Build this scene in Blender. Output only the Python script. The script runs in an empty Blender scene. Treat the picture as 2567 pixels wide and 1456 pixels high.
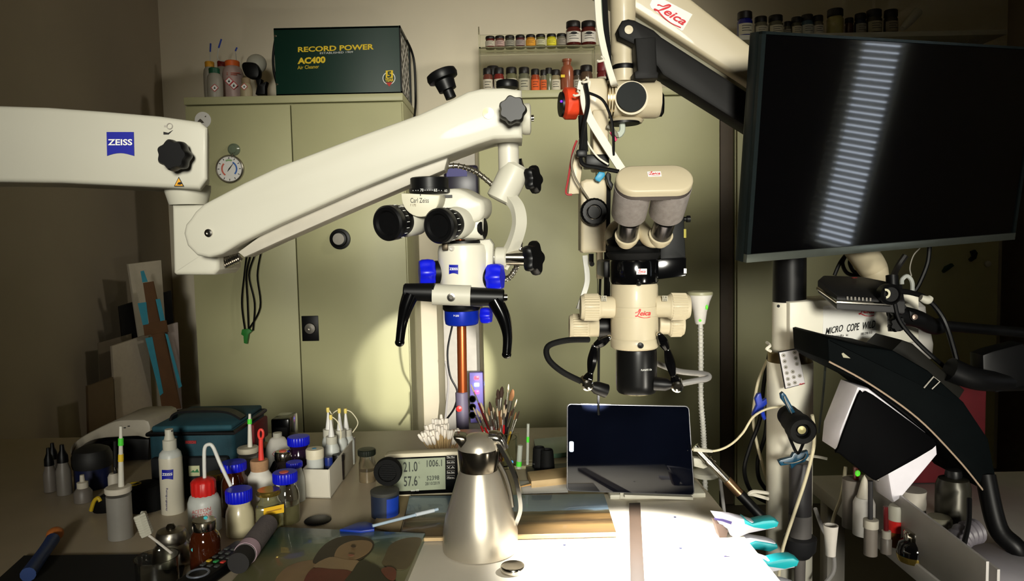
import bpy, bmesh, math, random
from mathutils import Vector, Matrix
random.seed(7)
sc = bpy.context.scene
COL = sc.collection
pi = math.pi

# ------------------------------------------------------------------ camera, world, lights, exposure
FPX, W, H = 1854.0, 2567.0, 1456.0
CAM = Vector((0, 0, 1.29))
TILT, ROLL = math.radians(3.95), math.radians(-1.2)
RC = Matrix.Rotation(pi/2 - TILT, 3, 'X') @ Matrix.Rotation(ROLL, 3, 'Z')
cd = bpy.data.cameras.new('camera'); cam = bpy.data.objects.new('camera', cd); COL.objects.link(cam)
cd.sensor_fit = 'HORIZONTAL'; cd.sensor_width = 36.0; cd.lens = FPX / W * 36.0
cd.clip_start = 0.02; cd.clip_end = 60
cam.matrix_world = Matrix.Translation(CAM) @ RC.to_4x4()
sc.camera = cam
sc.view_settings.view_transform = 'Standard'; sc.view_settings.look = 'None'
sc.view_settings.gamma = 1.0; sc.view_settings.use_curve_mapping = False
sc.view_settings.exposure = 0.0
wd = bpy.data.worlds.new('world'); sc.world = wd; wd.use_nodes = True
wd.node_tree.nodes['Background'].inputs[0].default_value = (0.55, 0.6, 0.7, 1)
wd.node_tree.nodes['Background'].inputs[1].default_value = 0.05

def aim(o, target):
    o.rotation_euler = (Vector(target) - o.location).to_track_quat('-Z', 'Y').to_euler()
def spot(name, loc, target, watts, angle, blend, radius, col):
    l = bpy.data.lights.new(name, 'SPOT'); l.energy = watts; l.spot_size = math.radians(angle); l.spot_blend = blend
    l.shadow_soft_size = radius; l.color = col
    o = bpy.data.objects.new(name, l); COL.objects.link(o); o.location = loc; aim(o, target); return o
# added main lamp, unseen behind the camera, its soft cone fading at the sides
ADDED_REAR, ADDED_REAR_AIM = Vector((0.36, -3.40, 1.95)), Vector((-0.12, 3.2, 1.16))
spot('added_rear_light', ADDED_REAR, ADDED_REAR_AIM, 1480, 28.5, 1.0, 0.50, (1.0, 0.97, 0.85))
# small added lamp, out of view, throwing light up at arms and cupboards
ADDED_LOW = Vector((0.80, 0.60, 0.82))
spot('added_low_light', ADDED_LOW, (-0.12, 3.2, 1.50), 14, 92, 1.0, 0.045, (1.0, 0.95, 0.82))
# added ceiling lamp, unseen, brightening the rear wall and air cleaner side
ADDED_HIGH = Vector((1.25, 2.20, 2.62))
spot('added_ceiling_light', ADDED_HIGH, (-0.50, 3.75, 2.05), 42, 95, 1.0, 0.10, (1.0, 0.94, 0.82))

# ------------------------------------------------------------------ pixel <-> place helpers
def ray(px, py):
    return RC @ Vector(((px - W/2)/FPX, -(py - H/2)/FPX, -1.0))
def P(px, py, Y):                      # the point seen at a pixel that lies Y metres into the room
    d = ray(px, py); return CAM + d * (Y / d.y)
TZ = 0.74                              # bench top height
def T(px, py, z=TZ):                   # the point of a level surface seen at a pixel
    d = ray(px, py); return CAM + d * ((z - CAM.z) / d.z)
RCT = RC.transposed()
def K(p):                              # picture pixels per metre at a point
    return FPX / -(RCT @ (Vector(p) - CAM)).z
def pts(l, Y): return [P(x, y, Y) for x, y in l]

# ------------------------------------------------------------------ materials
def lin(c):
    return tuple((v/255/12.92 if v/255 <= .04045 else ((v/255 + .055)/1.055)**2.4) for v in c) + (1.0,)
MATS = {}
def M(name, rgb, rough=.5, metal=0.0, trans=0.0, coat=0.0, var=.08, scale=30.0, emit=0.0, bump=0.0, ior=1.45, alpha=1.0, spec=.5, ecol=None):
    if name in MATS: return MATS[name]
    m = bpy.data.materials.new(name); m.use_nodes = True; nt = m.node_tree; b = nt.nodes['Principled BSDF']
    tc = nt.nodes.new('ShaderNodeTexCoord'); nz = nt.nodes.new('ShaderNodeTexNoise')
    nz.inputs['Scale'].default_value = scale; nz.inputs['Detail'].default_value = 4
    nt.links.new(tc.outputs['Object'], nz.inputs['Vector'])
    mx = nt.nodes.new('ShaderNodeMix'); mx.data_type = 'RGBA'
    c = lin(rgb)
    mx.inputs[6].default_value = tuple(max(0, v*(1-var*2)) for v in c[:3]) + (1,)
    mx.inputs[7].default_value = tuple(min(1, v*(1+var)) for v in c[:3]) + (1,)
    nt.links.new(nz.outputs['Fac'], mx.inputs[0]); nt.links.new(mx.outputs[2], b.inputs['Base Color'])
    b.inputs['Roughness'].default_value = rough; b.inputs['Metallic'].default_value = metal
    b.inputs['Transmission Weight'].default_value = trans; b.inputs['Coat Weight'].default_value = coat
    b.inputs['Specular IOR Level'].default_value = spec; b.inputs['IOR'].default_value = ior; b.inputs['Alpha'].default_value = alpha
    if emit:
        b.inputs['Emission Color'].default_value = lin(ecol or rgb); b.inputs['Emission Strength'].default_value = emit
    if bump:
        bp = nt.nodes.new('ShaderNodeBump'); bp.inputs['Strength'].default_value = bump; bp.inputs['Distance'].default_value = .002
        n2 = nt.nodes.new('ShaderNodeTexNoise'); n2.inputs['Scale'].default_value = scale*8; n2.inputs['Detail'].default_value = 3
        nt.links.new(tc.outputs['Object'], n2.inputs['Vector'])
        nt.links.new(n2.outputs['Fac'], bp.inputs['Height']); nt.links.new(bp.outputs[0], b.inputs['Normal'])
    MATS[name] = m
    return m
cab_m = M('cabinet_enamel', (182, 180, 138), .45, var=.03, scale=6, bump=.05)
cab_d = M('seam_shadow_gap', (40, 38, 30), .8)
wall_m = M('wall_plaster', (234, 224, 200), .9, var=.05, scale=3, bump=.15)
wallL_m = M('wall_plaster_dimmed', (150, 138, 118), .9, var=.06, scale=3, bump=.15)  # darker copy of the plaster: side shade put into the wall colour
floor_m = M('floor_vinyl', (96, 90, 80), .6, var=.15, scale=5)
bench_m = M('bench_laminate', (176, 162, 138), .38, var=.10, scale=9)
white_m = M('white_enamel', (188, 185, 170), .5, coat=.04, var=.02, scale=12)
warmw_m = M('cream_enamel', (190, 178, 150), .45, coat=.06, var=.02, scale=12)
grey_m = M('grey_enamel', (165, 160, 150), .5, var=.04)
black_m = M('black_plastic', (9, 9, 10), .42, var=.2, spec=.28)
blackg_m = M('black_gloss', (6, 6, 7), .14, coat=.2, var=.2, spec=.35)
rubber_m = M('black_rubber', (13, 13, 13), .75, var=.2, bump=.2, spec=.2)
chrome_m = M('chrome', (205, 200, 190), .14, 1.0, var=.03)
steel_m = M('brushed_steel', (170, 165, 155), .32, 1.0, var=.08, scale=60)
paper_m = M('white_paper', (238, 236, 230), .8, var=.015)
blue_m = M('blue_plastic', (10, 22, 205), .35, var=.1)
logo_m = M('logo_blue', (14, 24, 150), .5, var=.03)
ink_m = M('black_ink', (18, 16, 18), .7, var=.05)
inkw_m = M('white_ink', (240, 240, 235), .7, var=.02)
redink_m = M('red_ink', (205, 22, 40), .6, var=.04)
yel_m = M('yellow_print', (240, 205, 40), .6, var=.03)
glass_m = M('clear_glass', (245, 246, 240), .04, trans=1.0, ior=1.45, var=.0)
acryl_m = M('clear_acrylic', (244, 246, 238), .05, trans=1.0, ior=1.12, var=.0)
frost_m = M('frosted_plastic', (225, 228, 222), .4, trans=.35, var=.03)
amber_m = M('amber_glass', (60, 24, 8), .08, coat=.5, var=.1)
cork_m = M('cork', (176, 136, 100), .85, var=.2, scale=90)
red_m = M('red_plastic', (205, 32, 28), .4, var=.08)
orange_m = M('orange_plastic', (226, 96, 36), .45, var=.1)
teal_m = M('teal_plastic', (30, 176, 186), .4, var=.06)
wood_m = M('pale_wood', (196, 168, 124), .65, var=.15, scale=25)

# ------------------------------------------------------------------ mesh builder
def catmull(p, n=6, closed=False):
    p = [Vector(q) for q in p]; out = []; m = len(p)
    if m < 3 and not closed:
        return p
    rng = range(m if closed else m-1)
    for i in rng:
        if closed: a, b, c, d = p[(i-1) % m], p[i], p[(i+1) % m], p[(i+2) % m]
        else: a, b, c, d = p[max(i-1, 0)], p[i], p[i+1], p[min(i+2, m-1)]
        for k in range(n):
            t = k/n
            out.append(.5*((2*b) + (c-a)*t + (2*a-5*b+4*c-d)*t*t + (3*b-a-3*c+d)*t**3))
    if not closed: out.append(p[-1])
    return out
def frame(ax):
    ax = Vector(ax).normalized(); u = ax.orthogonal().normalized() if abs(ax.z) > .99 else Vector((0, 0, 1)).cross(ax).normalized()
    return u, ax.cross(u).normalized(), ax
class B:
    def __init__(s): s.v = []; s.f = []
    def add(s, vs, fs):
        o = len(s.v); s.v += [Vector(q) for q in vs]; s.f += [tuple(i+o for i in f) for f in fs]; return s
    def addbm(s, bm):
        bm.verts.index_update(); s.add([v.co.copy() for v in bm.verts], [[v.index for v in f.verts] for f in bm.faces]); bm.free(); return s
    def box(s, c, size, bev=0.0, rot=None, seg=2):
        bm = bmesh.new(); bmesh.ops.create_cube(bm, size=1.0)
        for v in bm.verts: v.co = Vector((v.co.x*size[0], v.co.y*size[1], v.co.z*size[2]))
        if bev: bmesh.ops.bevel(bm, geom=list(bm.edges), offset=bev, segments=seg, profile=.5, affect='EDGES')
        for v in bm.verts:
            co = v.co.copy()
            if rot is not None: co = rot @ co
            v.co = co + Vector(c)
        return s.addbm(bm)
    def prism(s, p, vec, bev=0.0, seg=2):
        p = [Vector(q) for q in p]; vec = Vector(vec); bm = bmesh.new()
        a = [bm.verts.new(q) for q in p]; b = [bm.verts.new(q + vec) for q in p]; n = len(p)
        bm.faces.new(a); bm.faces.new(b[::-1])
        for i in range(n): bm.faces.new((a[i], b[i], b[(i+1) % n], a[(i+1) % n]))
        bmesh.ops.recalc_face_normals(bm, faces=list(bm.faces))
        if bev:
            rim = [e for e in bm.edges if len(e.link_faces) == 2 and any(len(f.verts) == n and f.verts[0] in a + b and (all(v in a for v in f.verts) or all(v in b for v in f.verts)) for f in e.link_faces)]
            bmesh.ops.bevel(bm, geom=rim, offset=bev, segments=seg, profile=.5, affect='EDGES')
        return s.addbm(bm)
    def lathe(s, prof, o=(0, 0, 0), ax=(0, 0, 1), seg=28, wob=None):
        u, w, a = frame(ax); o = Vector(o); vs = []; fs = []; n = len(prof)
        for r, h in prof:
            for k in range(seg):
                t = 2*pi*k/seg; rr = max(r, 1e-5)*(wob(t) if wob else 1)
                vs.append(o + a*h + (u*math.cos(t) + w*math.sin(t))*rr)
        for i in range(n-1):
            for k in range(seg):
                k2 = (k+1) % seg; fs.append((i*seg+k, i*seg+k2, (i+1)*seg+k2, (i+1)*seg+k))
        if prof[0][0] > 1e-4: fs.append(tuple(range(seg))[::-1])
        if prof[-1][0] > 1e-4: fs.append(tuple((n-1)*seg+k for k in range(seg)))
        return s.add(vs, fs)
    def tube(s, path, r, seg=10, n=6, smooth=True, closed=False):
        path = [Vector(q) for q in path]
        rs = r if isinstance(r, (list, tuple)) else [r]*len(path)
        if smooth and (len(path) > 2):
            r4 = catmull([Vector((q, 0, 0)) for q in rs], n, closed); path = catmull(path, n, closed); rs = [q.x for q in r4]
        m = len(path); vs = []; fs = []; ref = None
        for i, q in enumerate(path):
            if closed: t = (path[(i+1) % m] - path[(i-1) % m])
            else: t = path[min(i+1, m-1)] - path[max(i-1, 0)]
            t = t.normalized() if t.length > 1e-9 else Vector((0, 0, 1))
            if ref is None: ref = t.orthogonal().normalized()
            ref = (ref - t*ref.dot(t)); ref = ref.normalized() if ref.length > 1e-6 else t.orthogonal().normalized()
            w = t.cross(ref)
            for k in range(seg):
                a = 2*pi*k/seg; vs.append(q + (ref*math.cos(a) + w*math.sin(a))*max(rs[i], 1e-5))
        for i in range(m if closed else m-1):
            j = (i+1) % m
            for k in range(seg):
                k2 = (k+1) % seg; fs.append((i*seg+k, i*seg+k2, j*seg+k2, j*seg+k))
        if not closed: fs += [tuple(range(seg))[::-1], tuple((m-1)*seg+k for k in range(seg))]
        return s.add(vs, fs)
    def cyl(s, a, b, r, r2=None, seg=24, bev=.0):
        a, b = Vector(a), Vector(b); L = (b-a).length; r2 = r if r2 is None else r2
        if bev: pr = [(r-bev, 0), (r, bev), (r2, L-bev), (r2-bev, L)]
        else: pr = [(r, 0), (r2, L)]
        return s.lathe(pr, a, b-a, seg)
    def band(s, path, wvec, th, n=6, smooth=True):         # flat strap: path of points, width vector(s), thickness
        path = [Vector(q) for q in path]
        if smooth: path = catmull(path, n)
        m = len(path); vs = []; fs = []
        for i, q in enumerate(path):
            t = (path[min(i+1, m-1)] - path[max(i-1, 0)]).normalized(); w = Vector(wvec)
            w = (w - t*w.dot(t)); w = w.normalized()*Vector(wvec).length; nn = t.cross(w).normalized()*th*.5
            for a in (w*.5+nn, -w*.5+nn, -w*.5-nn, w*.5-nn): vs.append(q+a)
        for i in range(m-1):
            for k in range(4): fs.append((i*4+k, i*4+(k+1) % 4, i*4+4+(k+1) % 4, i*4+4+k))
        fs += [(3, 2, 1, 0), tuple((m-1)*4+k for k in range(4))]
        return s.add(vs, fs)
    def ball(s, c, r, sx=1, sy=1, sz=1, seg=20):
        pr = [(r*math.sin(pi*i/12), -r*math.cos(pi*i/12)) for i in range(13)]
        b = B().lathe(pr, (0, 0, 0), (0, 0, 1), seg); c = Vector(c)
        return s.add([Vector((v.x*sx, v.y*sy, v.z*sz)) + c for v in b.v], b.f)
    def mesh(s, name, org=(0, 0, 0), ang=38):
        me = bpy.data.meshes.new(name); o = Vector(org)
        me.from_pydata([tuple(v - o) for v in s.v], [], s.f)
        bm = bmesh.new(); bm.from_mesh(me); bmesh.ops.remove_doubles(bm, verts=list(bm.verts), dist=2e-6)
        bmesh.ops.recalc_face_normals(bm, faces=list(bm.faces)); bm.to_mesh(me); bm.free()
        me.polygons.foreach_set('use_smooth', [len(p.vertices) < 7 for p in me.polygons]); me.set_sharp_from_angle(angle=math.radians(ang)); me.update()
        return me
def link(name, me, mat, parent=None):
    o = bpy.data.objects.new(name, me); COL.objects.link(o)
    if mat is not None and me is not None and not me.materials: me.materials.append(mat)
    if parent is not None: o.parent = parent
    return o
def tag(o, label, cat, group=None):
    o['label'] = label; o['category'] = cat
    if group: o['group'] = group
    return o
class Thing:
    """an Empty at the thing's base; parts are given in room coordinates unless local"""
    def __init__(s, name, label, cat, loc, group=None, local=False):
        s.o = bpy.data.objects.new(name, None); COL.objects.link(s.o); s.o.location = loc; s.o.empty_display_size = .02
        tag(s.o, label, cat, group); s.org = Vector((0, 0, 0)) if local else Vector(loc)
    def part(s, name, b, mat, parent=None, label=None, ang=38):
        o = link(name, b.mesh(name, s.org, ang), mat, parent or s.o)
        if label: o['label'] = label
        return o
def solid(name, b, mat, label, cat, group=None, loc=None, ang=38):    # a thing that is one mesh
    loc = Vector(loc) if loc is not None else b.v[0]
    o = link(name, b.mesh(name, loc, ang), mat); o.location = loc; return tag(o, label, cat, group)
def struct(name, b, mat, parent=None):
    o = link(name, b.mesh(name), mat, parent)
    if parent is None: o['kind'] = 'structure'
    return o
# lathe profile given in picture pixels: (half width, row) pairs at column cx and depth Y
def prof(cx, Y, l, z0=None, base=0.0):
    out = []
    for i, (hw, py) in enumerate(l):
        q = P(cx, py, Y); z = q.z
        if i == 0 and z0 is not None: z = z0
        elif z0 is not None: z = max(z, z0 + .0006*i)
        out.append((hw / K(q), z - base))
    return out
def stand(cx, pyb, hw, z=TZ):          # where a round thing whose front foot shows at (cx, pyb) stands
    p = T(cx, pyb, z); r = hw / K(p); Y = p.y + r; return Vector((p.x*Y/p.y, Y, z))
def sup(hw, py): return (hw, py)
# lettering: flat print mapped onto a four-cornered patch (top-left, top-right, bottom-right, bottom-left)
def txt_mesh(s, weight=0.0, shear=0.0, space=1.0):
    c = bpy.data.curves.new('lettering', 'FONT'); c.body = s; c.size = 1; c.offset = weight; c.shear = shear; c.space_character = space
    c.resolution_u = 3
    o = bpy.data.objects.new('lettering', c); me = bpy.data.meshes.new_from_object(o)
    v = [q.co.copy() for q in me.vertices]; f = [tuple(p.vertices) for p in me.polygons]
    bpy.data.objects.remove(o); bpy.data.meshes.remove(me); bpy.data.curves.remove(c); return v, f
def mapquad(v, quad, off=.0008, wrap=None, bb=None):
    x0 = min(q.x for q in v); x1 = max(q.x for q in v); y0 = min(q.y for q in v); y1 = max(q.y for q in v)
    if bb: x0, x1, y0, y1 = bb
    tl, tr, br, bl = [Vector(q) for q in quad]; n = (tr-tl).cross(bl-tl).normalized()
    if n.dot(tl - CAM) > 0: n = -n
    out = []
    for q in v:
        a = (q.x-x0)/max(x1-x0, 1e-9); b = (q.y-y0)/max(y1-y0, 1e-9)
        w = (bl*(1-a) + br*a)*(1-b) + (tl*(1-a) + tr*a)*b
        if wrap:
            cx, cy, r = wrap; w.y = cy - math.sqrt(max(1e-8, r*r - (w.x-cx)**2)); out.append(w - Vector((0, off, 0)))
        else: out.append(w + n*off)
    return out
def write(th, s, quad, mat, parent=None, weight=0.0, shear=0.0, space=1.0, off=.0008, wrap=None, name='lettering'):
    v, f = txt_mesh(s, weight, shear, space)
    return th.part(name, B().add(mapquad(v, quad, off, wrap), f), mat, parent)
def rect(x0, y0, x1, y1, Y): return pts([(x0, y0), (x1, y0), (x1, y1), (x0, y1)], Y)
SCRIPT = [[(.03, .54), (.05, .62), (.12, .64), (.18, .68), (.24, .84), (.29, .95), (.33, .93), (.31, .80), (.24, .58), (.18, .40), (.12, .27), (.05, .22), (.04, .28), (.11, .30), (.24, .20), (.45, .10), (.7, .07), (.96, .14)]]
def script_logo(th, quad, mat, parent=None, off=.001, wrap=None, wt=.055):     # flowing red signature: swashed capital, slanted small letters
    vs = []; fs = []
    for st in SCRIPT:
        p = catmull([Vector((x, y, 0)) for x, y in st], 5); o = len(vs); m = len(p)
        for i, q in enumerate(p):
            w = wt*(.7 + .5*abs(math.sin(i*.2)))*.5; d = (p[min(i+1, m-1)] - p[max(i-1, 0)]).normalized(); nrm = Vector((-d.y, d.x, 0))*w
            vs += [q + nrm, q - nrm]
        for i in range(m-1): fs.append((o+2*i, o+2*i+1, o+2*i+3, o+2*i+2))
    v, f = txt_mesh('eica', .018, .28, .98); o = len(vs)
    x0 = min(q.x for q in v); x1 = max(q.x for q in v); y0 = min(q.y for q in v); y1 = max(q.y for q in v)
    vs += [Vector((.30 + .68*(q.x-x0)/(x1-x0), .30 + .46*(q.y-y0)/(y1-y0), 0)) for q in v]; fs += [tuple(i+o for i in g) for g in f]
    return th.part('signature_logo', B().add(mapquad(vs, quad, off, wrap, bb=(0, 1, 0, 1)), fs), mat, parent)
def patch(th, name, quad, mat, parent=None, off=.0005, th_=.0004, label=None):
    q = [Vector(a) for a in quad]; n = (q[1]-q[0]).cross(q[3]-q[0]).normalized()
    if n.dot(q[0]-CAM) > 0: n = -n
    return th.part(name, B().prism([a + n*off for a in q], -n*th_), mat, parent, label)
def blue_logo(th, x0, y0, x1, y1, Y, parent, off=.0015, wrap=None):     # blue square with a bowed foot and white capitals
    w, h = x1-x0, y1-y0
    o = [(x0, y0), (x1, y0), (x1+w*.02, y1)] + [(x1-w*k/8, y1 - h*.12*math.sin(pi*k/8)) for k in range(1, 8)] + [(x0+w*.02, y1)]
    if wrap:
        cx, cy, r = wrap; vs = []
        for i in range(13):
            x = x0 + w*i/12
            for q in pts([(x, y0), (x, y1 - h*.12*math.sin(pi*i/12))], Y): vs.append(Vector((q.x, cy - math.sqrt(max(1e-9, r*r-(q.x-cx)**2)) - .0008, q.z)))
        lg = th.part('logo_plate', B().add(vs, [(2*i, 2*i+2, 2*i+3, 2*i+1) for i in range(12)]), logo_m, parent)
    else: lg = th.part('logo_plate', B().prism([q - Vector((0, off, 0)) for q in pts(o, Y)], (0, .0006, 0)), logo_m, parent)
    write(th, 'ZEISS', rect(x0+w*.06, y0+h*.30, x1-w*.04, y0+h*.56, Y), inkw_m, lg, weight=.025, off=off+.0008 if not wrap else .0016, wrap=wrap)
    return lg
def star(b, c, ax, r, th, lobes=7, amp=.075):           # lobed clamping knob
    wob = lambda t: 1 + amp*math.cos(lobes*t)
    return b.lathe([(r*.8, 0), (r*.95, th*.12), (r, th*.4), (r*.97, th*.8), (r*.86, th)], c, ax, lobes*8, wob)

# ================================================================== THE ROOM
CY = 3.43                                            # cupboard fronts
CT = P(735, 238, CY).z                               # cupboard tops
WB, WL, WR, WF, ZC = 3.92, -1.80, 2.60, -4.0, 2.75
struct('floor', B().box(((WL+WR)/2, (WB+WF)/2, -.03), (WR-WL+.2, WB-WF+.2, .06)), floor_m)
struct('ceiling', B().box(((WL+WR)/2, (WB+WF)/2, ZC+.03), (WR-WL+.2, WB-WF+.2, .06)), wall_m)
struct('wall_back', B().box(((WL+WR)/2, WB+.05, ZC/2), (WR-WL+.2, .1, ZC)), wall_m)
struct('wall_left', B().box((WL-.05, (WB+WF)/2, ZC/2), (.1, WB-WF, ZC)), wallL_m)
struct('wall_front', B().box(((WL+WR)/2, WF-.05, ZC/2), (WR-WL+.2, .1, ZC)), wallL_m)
struct('baseboard_left', B().box((WL+.008, (WB+WF)/2, .05), (.016, WB-WF, .1), .004), white_m)
# window with a venetian blind in the right wall, mirrored in the television
w0, w1, wz0, wz1 = 0.56, 0.80, 0.75, 2.50
wb = B()
wb.box((WR+.05, (WF+w0)/2, ZC/2), (.1, w0-WF, ZC)); wb.box((WR+.05, (w1+WB)/2, ZC/2), (.1, WB-w1, ZC))
wb.box((WR+.05, (w0+w1)/2, wz0/2), (.1, w1-w0, wz0)); wb.box((WR+.05, (w0+w1)/2, (wz1+ZC)/2), (.1, w1-w0, ZC-wz1))
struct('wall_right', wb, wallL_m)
win = struct('window_1', B().box((WR+.07, (w0+w1)/2, (wz0+wz1)/2), (.01, w1-w0, wz1-wz0)), M('evening_window_light', (200, 210, 225), .3, emit=10.0, var=.02))
fb = B()
for y in (w0+.02, w1-.02): fb.box((WR+.045, y, (wz0+wz1)/2), (.05, .04, wz1-wz0), .004)
for z in (wz0+.02, wz1-.02): fb.box((WR+.045, (w0+w1)/2, z), (.05, w1-w0, .04), .004)
struct('window_frame', fb, white_m, win)
slat_m = M('blind_slat', (196, 190, 170), .5, trans=.25)
bl = Thing('venetian_blind', 'white slatted venetian blind hanging in the window', 'blind', (WR-.02, (w0+w1)/2, wz1))
bl.part('headrail', B().box((WR-.02, (w0+w1)/2, wz1+.01), (.04, w1-w0, .03), .003), white_m)
sl = B().box((0, 0, 0), (.027, w1-w0-.01, .0015), rot=Matrix.Rotation(math.radians(52), 3, 'Y')).mesh('slat')
for k in range(int((wz1-wz0)/.028)):
    o = link('slat', sl, slat_m, bl.o); o.location = (0, 0, -.03 - k*.028)

# body of the added low lamp, below the view
tl = Thing('added_low_lamp', 'small black clip lamp on a stub stem turned up at the cupboards', 'lamp', (ADDED_LOW.x, ADDED_LOW.y-.06, .0))
aimv = (Vector((-0.12, 3.2, 1.50)) - ADDED_LOW).normalized()
tl.part('lamp_head', B().lathe([(.02, -.12), (.05, -.11), (.056, -.05), (.058, -.049), (.05, -.11), (.0, -.11)], ADDED_LOW, aimv, 24), black_m)
tl.part('stem', B().cyl((ADDED_LOW.x, ADDED_LOW.y-.09, .02), ADDED_LOW - aimv*.11, .012), chrome_m)
tl.part('base', B().lathe([(.13, 0), (.13, .015), (.02, .03)], (ADDED_LOW.x, ADDED_LOW.y-.09, 0)), black_m)
sl_ = Thing('added_rear_lamp', 'black round lamp added on a slim stand behind the camera', 'lamp', (ADDED_REAR.x, ADDED_REAR.y-.1, 0))
sav = (ADDED_REAR_AIM - ADDED_REAR).normalized()
sl_.part('lamp_head', B().lathe([(.05, -.30), (.25, -.28), (.62, -.05), (.63, -.05), (.25, -.285), (.0, -.29)], ADDED_REAR, sav, 32), black_m)
sl_.part('stem', B().cyl((ADDED_REAR.x, ADDED_REAR.y-.2, .02), ADDED_REAR - sav*.30, .014), black_m)
sl_.part('base', B().lathe([(.2, 0), (.2, .02), (.02, .03)], (ADDED_REAR.x, ADDED_REAR.y-.2, .001)), black_m)
cl = Thing('added_ceiling_lamp', 'round white ceiling lamp bowl', 'lamp', (ADDED_HIGH.x, ADDED_HIGH.y, ZC))
cl.part('shade', B().lathe([(.05, 0), (.06, -.03), (.03, -.05)], (ADDED_HIGH.x, ADDED_HIGH.y, ZC)), white_m)

# ------------------------------------------------------------------ cupboards
def cupboard(label, xl, xr, seam_px, depth, side=True, top=None, cols=True):
    top = CT if top is None else top
    c = Thing('steel_cupboard', label, 'cupboard', ((xl+xr)/2, CY+depth/2, 0))
    c.part('body', B().box(((xl+xr)/2, CY+.012+depth/2, (top-.035)/2), (xr-xl, depth-.024, top-.035), .003), cab_m)
    c.part('top_panel', B().box(((xl+xr)/2, CY+depth/2, top-.0175), (xr-xl+.006, depth, .035), .004), cab_m)
    return c
xl, xr = P(474, 500, CY).x, P(1016, 500, CY).x
c1 = cupboard('tall steel cupboard carrying the green air cleaner', xl, xr, 735, .46)
sx = P(738, 500, CY).x
for a, b in ((xl+.004, sx-.0025), (sx+.0025, xr-.004)):
    c1.part('door', B().box(((a+b)/2, CY+.006, (CT-.04+.08)/2), (b-a, .018, CT-.045-.08), .003), cab_m)
def dial(th, px, py, r, name='combination_dial'):
    p = P(px, py, CY-.004); d = th.part(name, B().lathe([(r, 0), (r*.98, .012), (r*.75, .014), (r*.72, .030), (r*.62, .032), (0, .032)], p, (0, -1, 0), 40), black_m)
    th.part('dial_cap', B().lathe([(r*.55, 0), (r*.55, .004), (0, .004)], p - Vector((0, .0325, 0)), (0, -1, 0), 28), steel_m, d); return d
dial(c1, 853, 599, .048)
p = P(778, 823, CY-.003)
lk = c1.part('lock_plate', B().box(p, (.078, .006, .118), .002), black_m)
c1.part('lock_rose', B().lathe([(.026, 0), (.024, .008), (.008, .009), (.008, .002), (0, .002)], p - Vector((0, .003, 0)), (0, -1, 0)), steel_m, lk)
# right-hand neighbour
xl2, xr2 = P(1201, 500, CY).x, P(1806, 500, CY).x
c2 = cupboard('wide steel cupboard under the clear rack of pigment jars', xl2, xr2, 1500, .46)
sx = P(1500, 900, CY).x
for a, b in ((xl2+.004, sx-.0025), (sx+.0025, xr2-.004)):
    c2.part('door', B().box(((a+b)/2, CY+.006, (CT-.04+.08)/2), (b-a, .018, CT-.045-.08), .003), cab_m)
xl3, xr3 = P(1846, 500, CY).x, P(2508, 500, CY).x
c3 = cupboard('steel cupboard behind the television with clips stuck on its door', xl3, xr3, None, .46)
c3.part('door', B().box(((xl3+xr3)/2, CY+.006, (CT-.04+.08)/2), (xr3-xl3-.008, .018, CT-.125), .003), cab_m)
# dark filler strip between the cupboards
solid('filler_strip', B().box(((xr2+xl3)/2, CY+.05, CT/2-.02), (xl3-xr2-.012, .05, CT-.05), .004), M('brown_filler', (84, 72, 58), .6), 'brown filler strip in the gap between two steel cupboards', 'filler strip')
# pale board standing in the gap between the first two cupboards
bx0, bx1 = P(1108, 700, CY+.25).x, P(1198, 700, CY+.25).x
solid('standing_board', B().box(((bx0+bx1)/2, CY+.27, .95), (bx1-bx0, .02, 1.9), .003), M('pale_board', (206, 200, 190), .7), 'pale narrow board standing in the gap between the cupboards', 'board')

# ------------------------------------------------------------------ stuck on the cupboard doors
p = P(578, 424, CY-.004)
g = Thing('thermometer', 'round white dial thermometer stuck on the cupboard door', 'thermometer', p)
g.part('case', B().lathe([(.064, 0), (.064, .014), (.060, .018), (.057, .014), (0, .012)], p, (0, -1, 0), 40), steel_m)
fc = g.part('dial_face', B().lathe([(.056, 0), (0, .0004)], p - Vector((0, .0145, 0)), (0, -1, 0), 40), paper_m)
def arcpatch(c, r0, r1, a0, a1, y, n=10):
    o = [c + Vector((r1*math.cos(a0+(a1-a0)*k/n), y, r1*math.sin(a0+(a1-a0)*k/n))) for k in range(n+1)]
    i = [c + Vector((r0*math.cos(a1-(a1-a0)*k/n), y, r0*math.sin(a1-(a1-a0)*k/n))) for k in range(n+1)]
    return o + i
D = math.radians
g.part('red_scale', B().prism(arcpatch(p, .030, .037, D(135), D(235), -.0160), (0, .0006, 0)), M('dial_red', (215, 110, 90), .6), fc)
g.part('green_scale', B().prism(arcpatch(p, .036, .043, D(70), D(112), -.0160), (0, .0006, 0)), M('dial_green', (140, 180, 120), .6), fc)
g.part('blue_scale', B().prism(arcpatch(p, .030, .037, D(-45), D(60), -.0160), (0, .0006, 0)), M('dial_blue', (60, 110, 190), .6), fc)
g.part('needle', B().prism([p + Vector(q) for q in ((-.010, -.0168, -.014), (-.002, -.0168, .002), (.024, -.0168, .030), (.002, -.0168, -.002))], (0, .0006, 0)), ink_m, fc)
for k in range(12):
    a = 2*pi*k/12; g.part('scale_mark', B().box(p + Vector((.049*math.cos(a), -.0162, .049*math.sin(a))), (.008, .0006, .003), rot=Matrix.Rotation(-a, 3, 'Y')), ink_m, fc)
p = P(587, 375, CY-.004)
h = Thing('suction_hook', 'clear round suction hook above the dial thermometer', 'hook', p)
h.part('cup', B().lathe([(.028, 0), (.027, .008), (.018, .016), (.017, .022), (0, .024)], p, (0, -1, 0)), M('greenish_clear', (150, 165, 140), .15, trans=.5))
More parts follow.
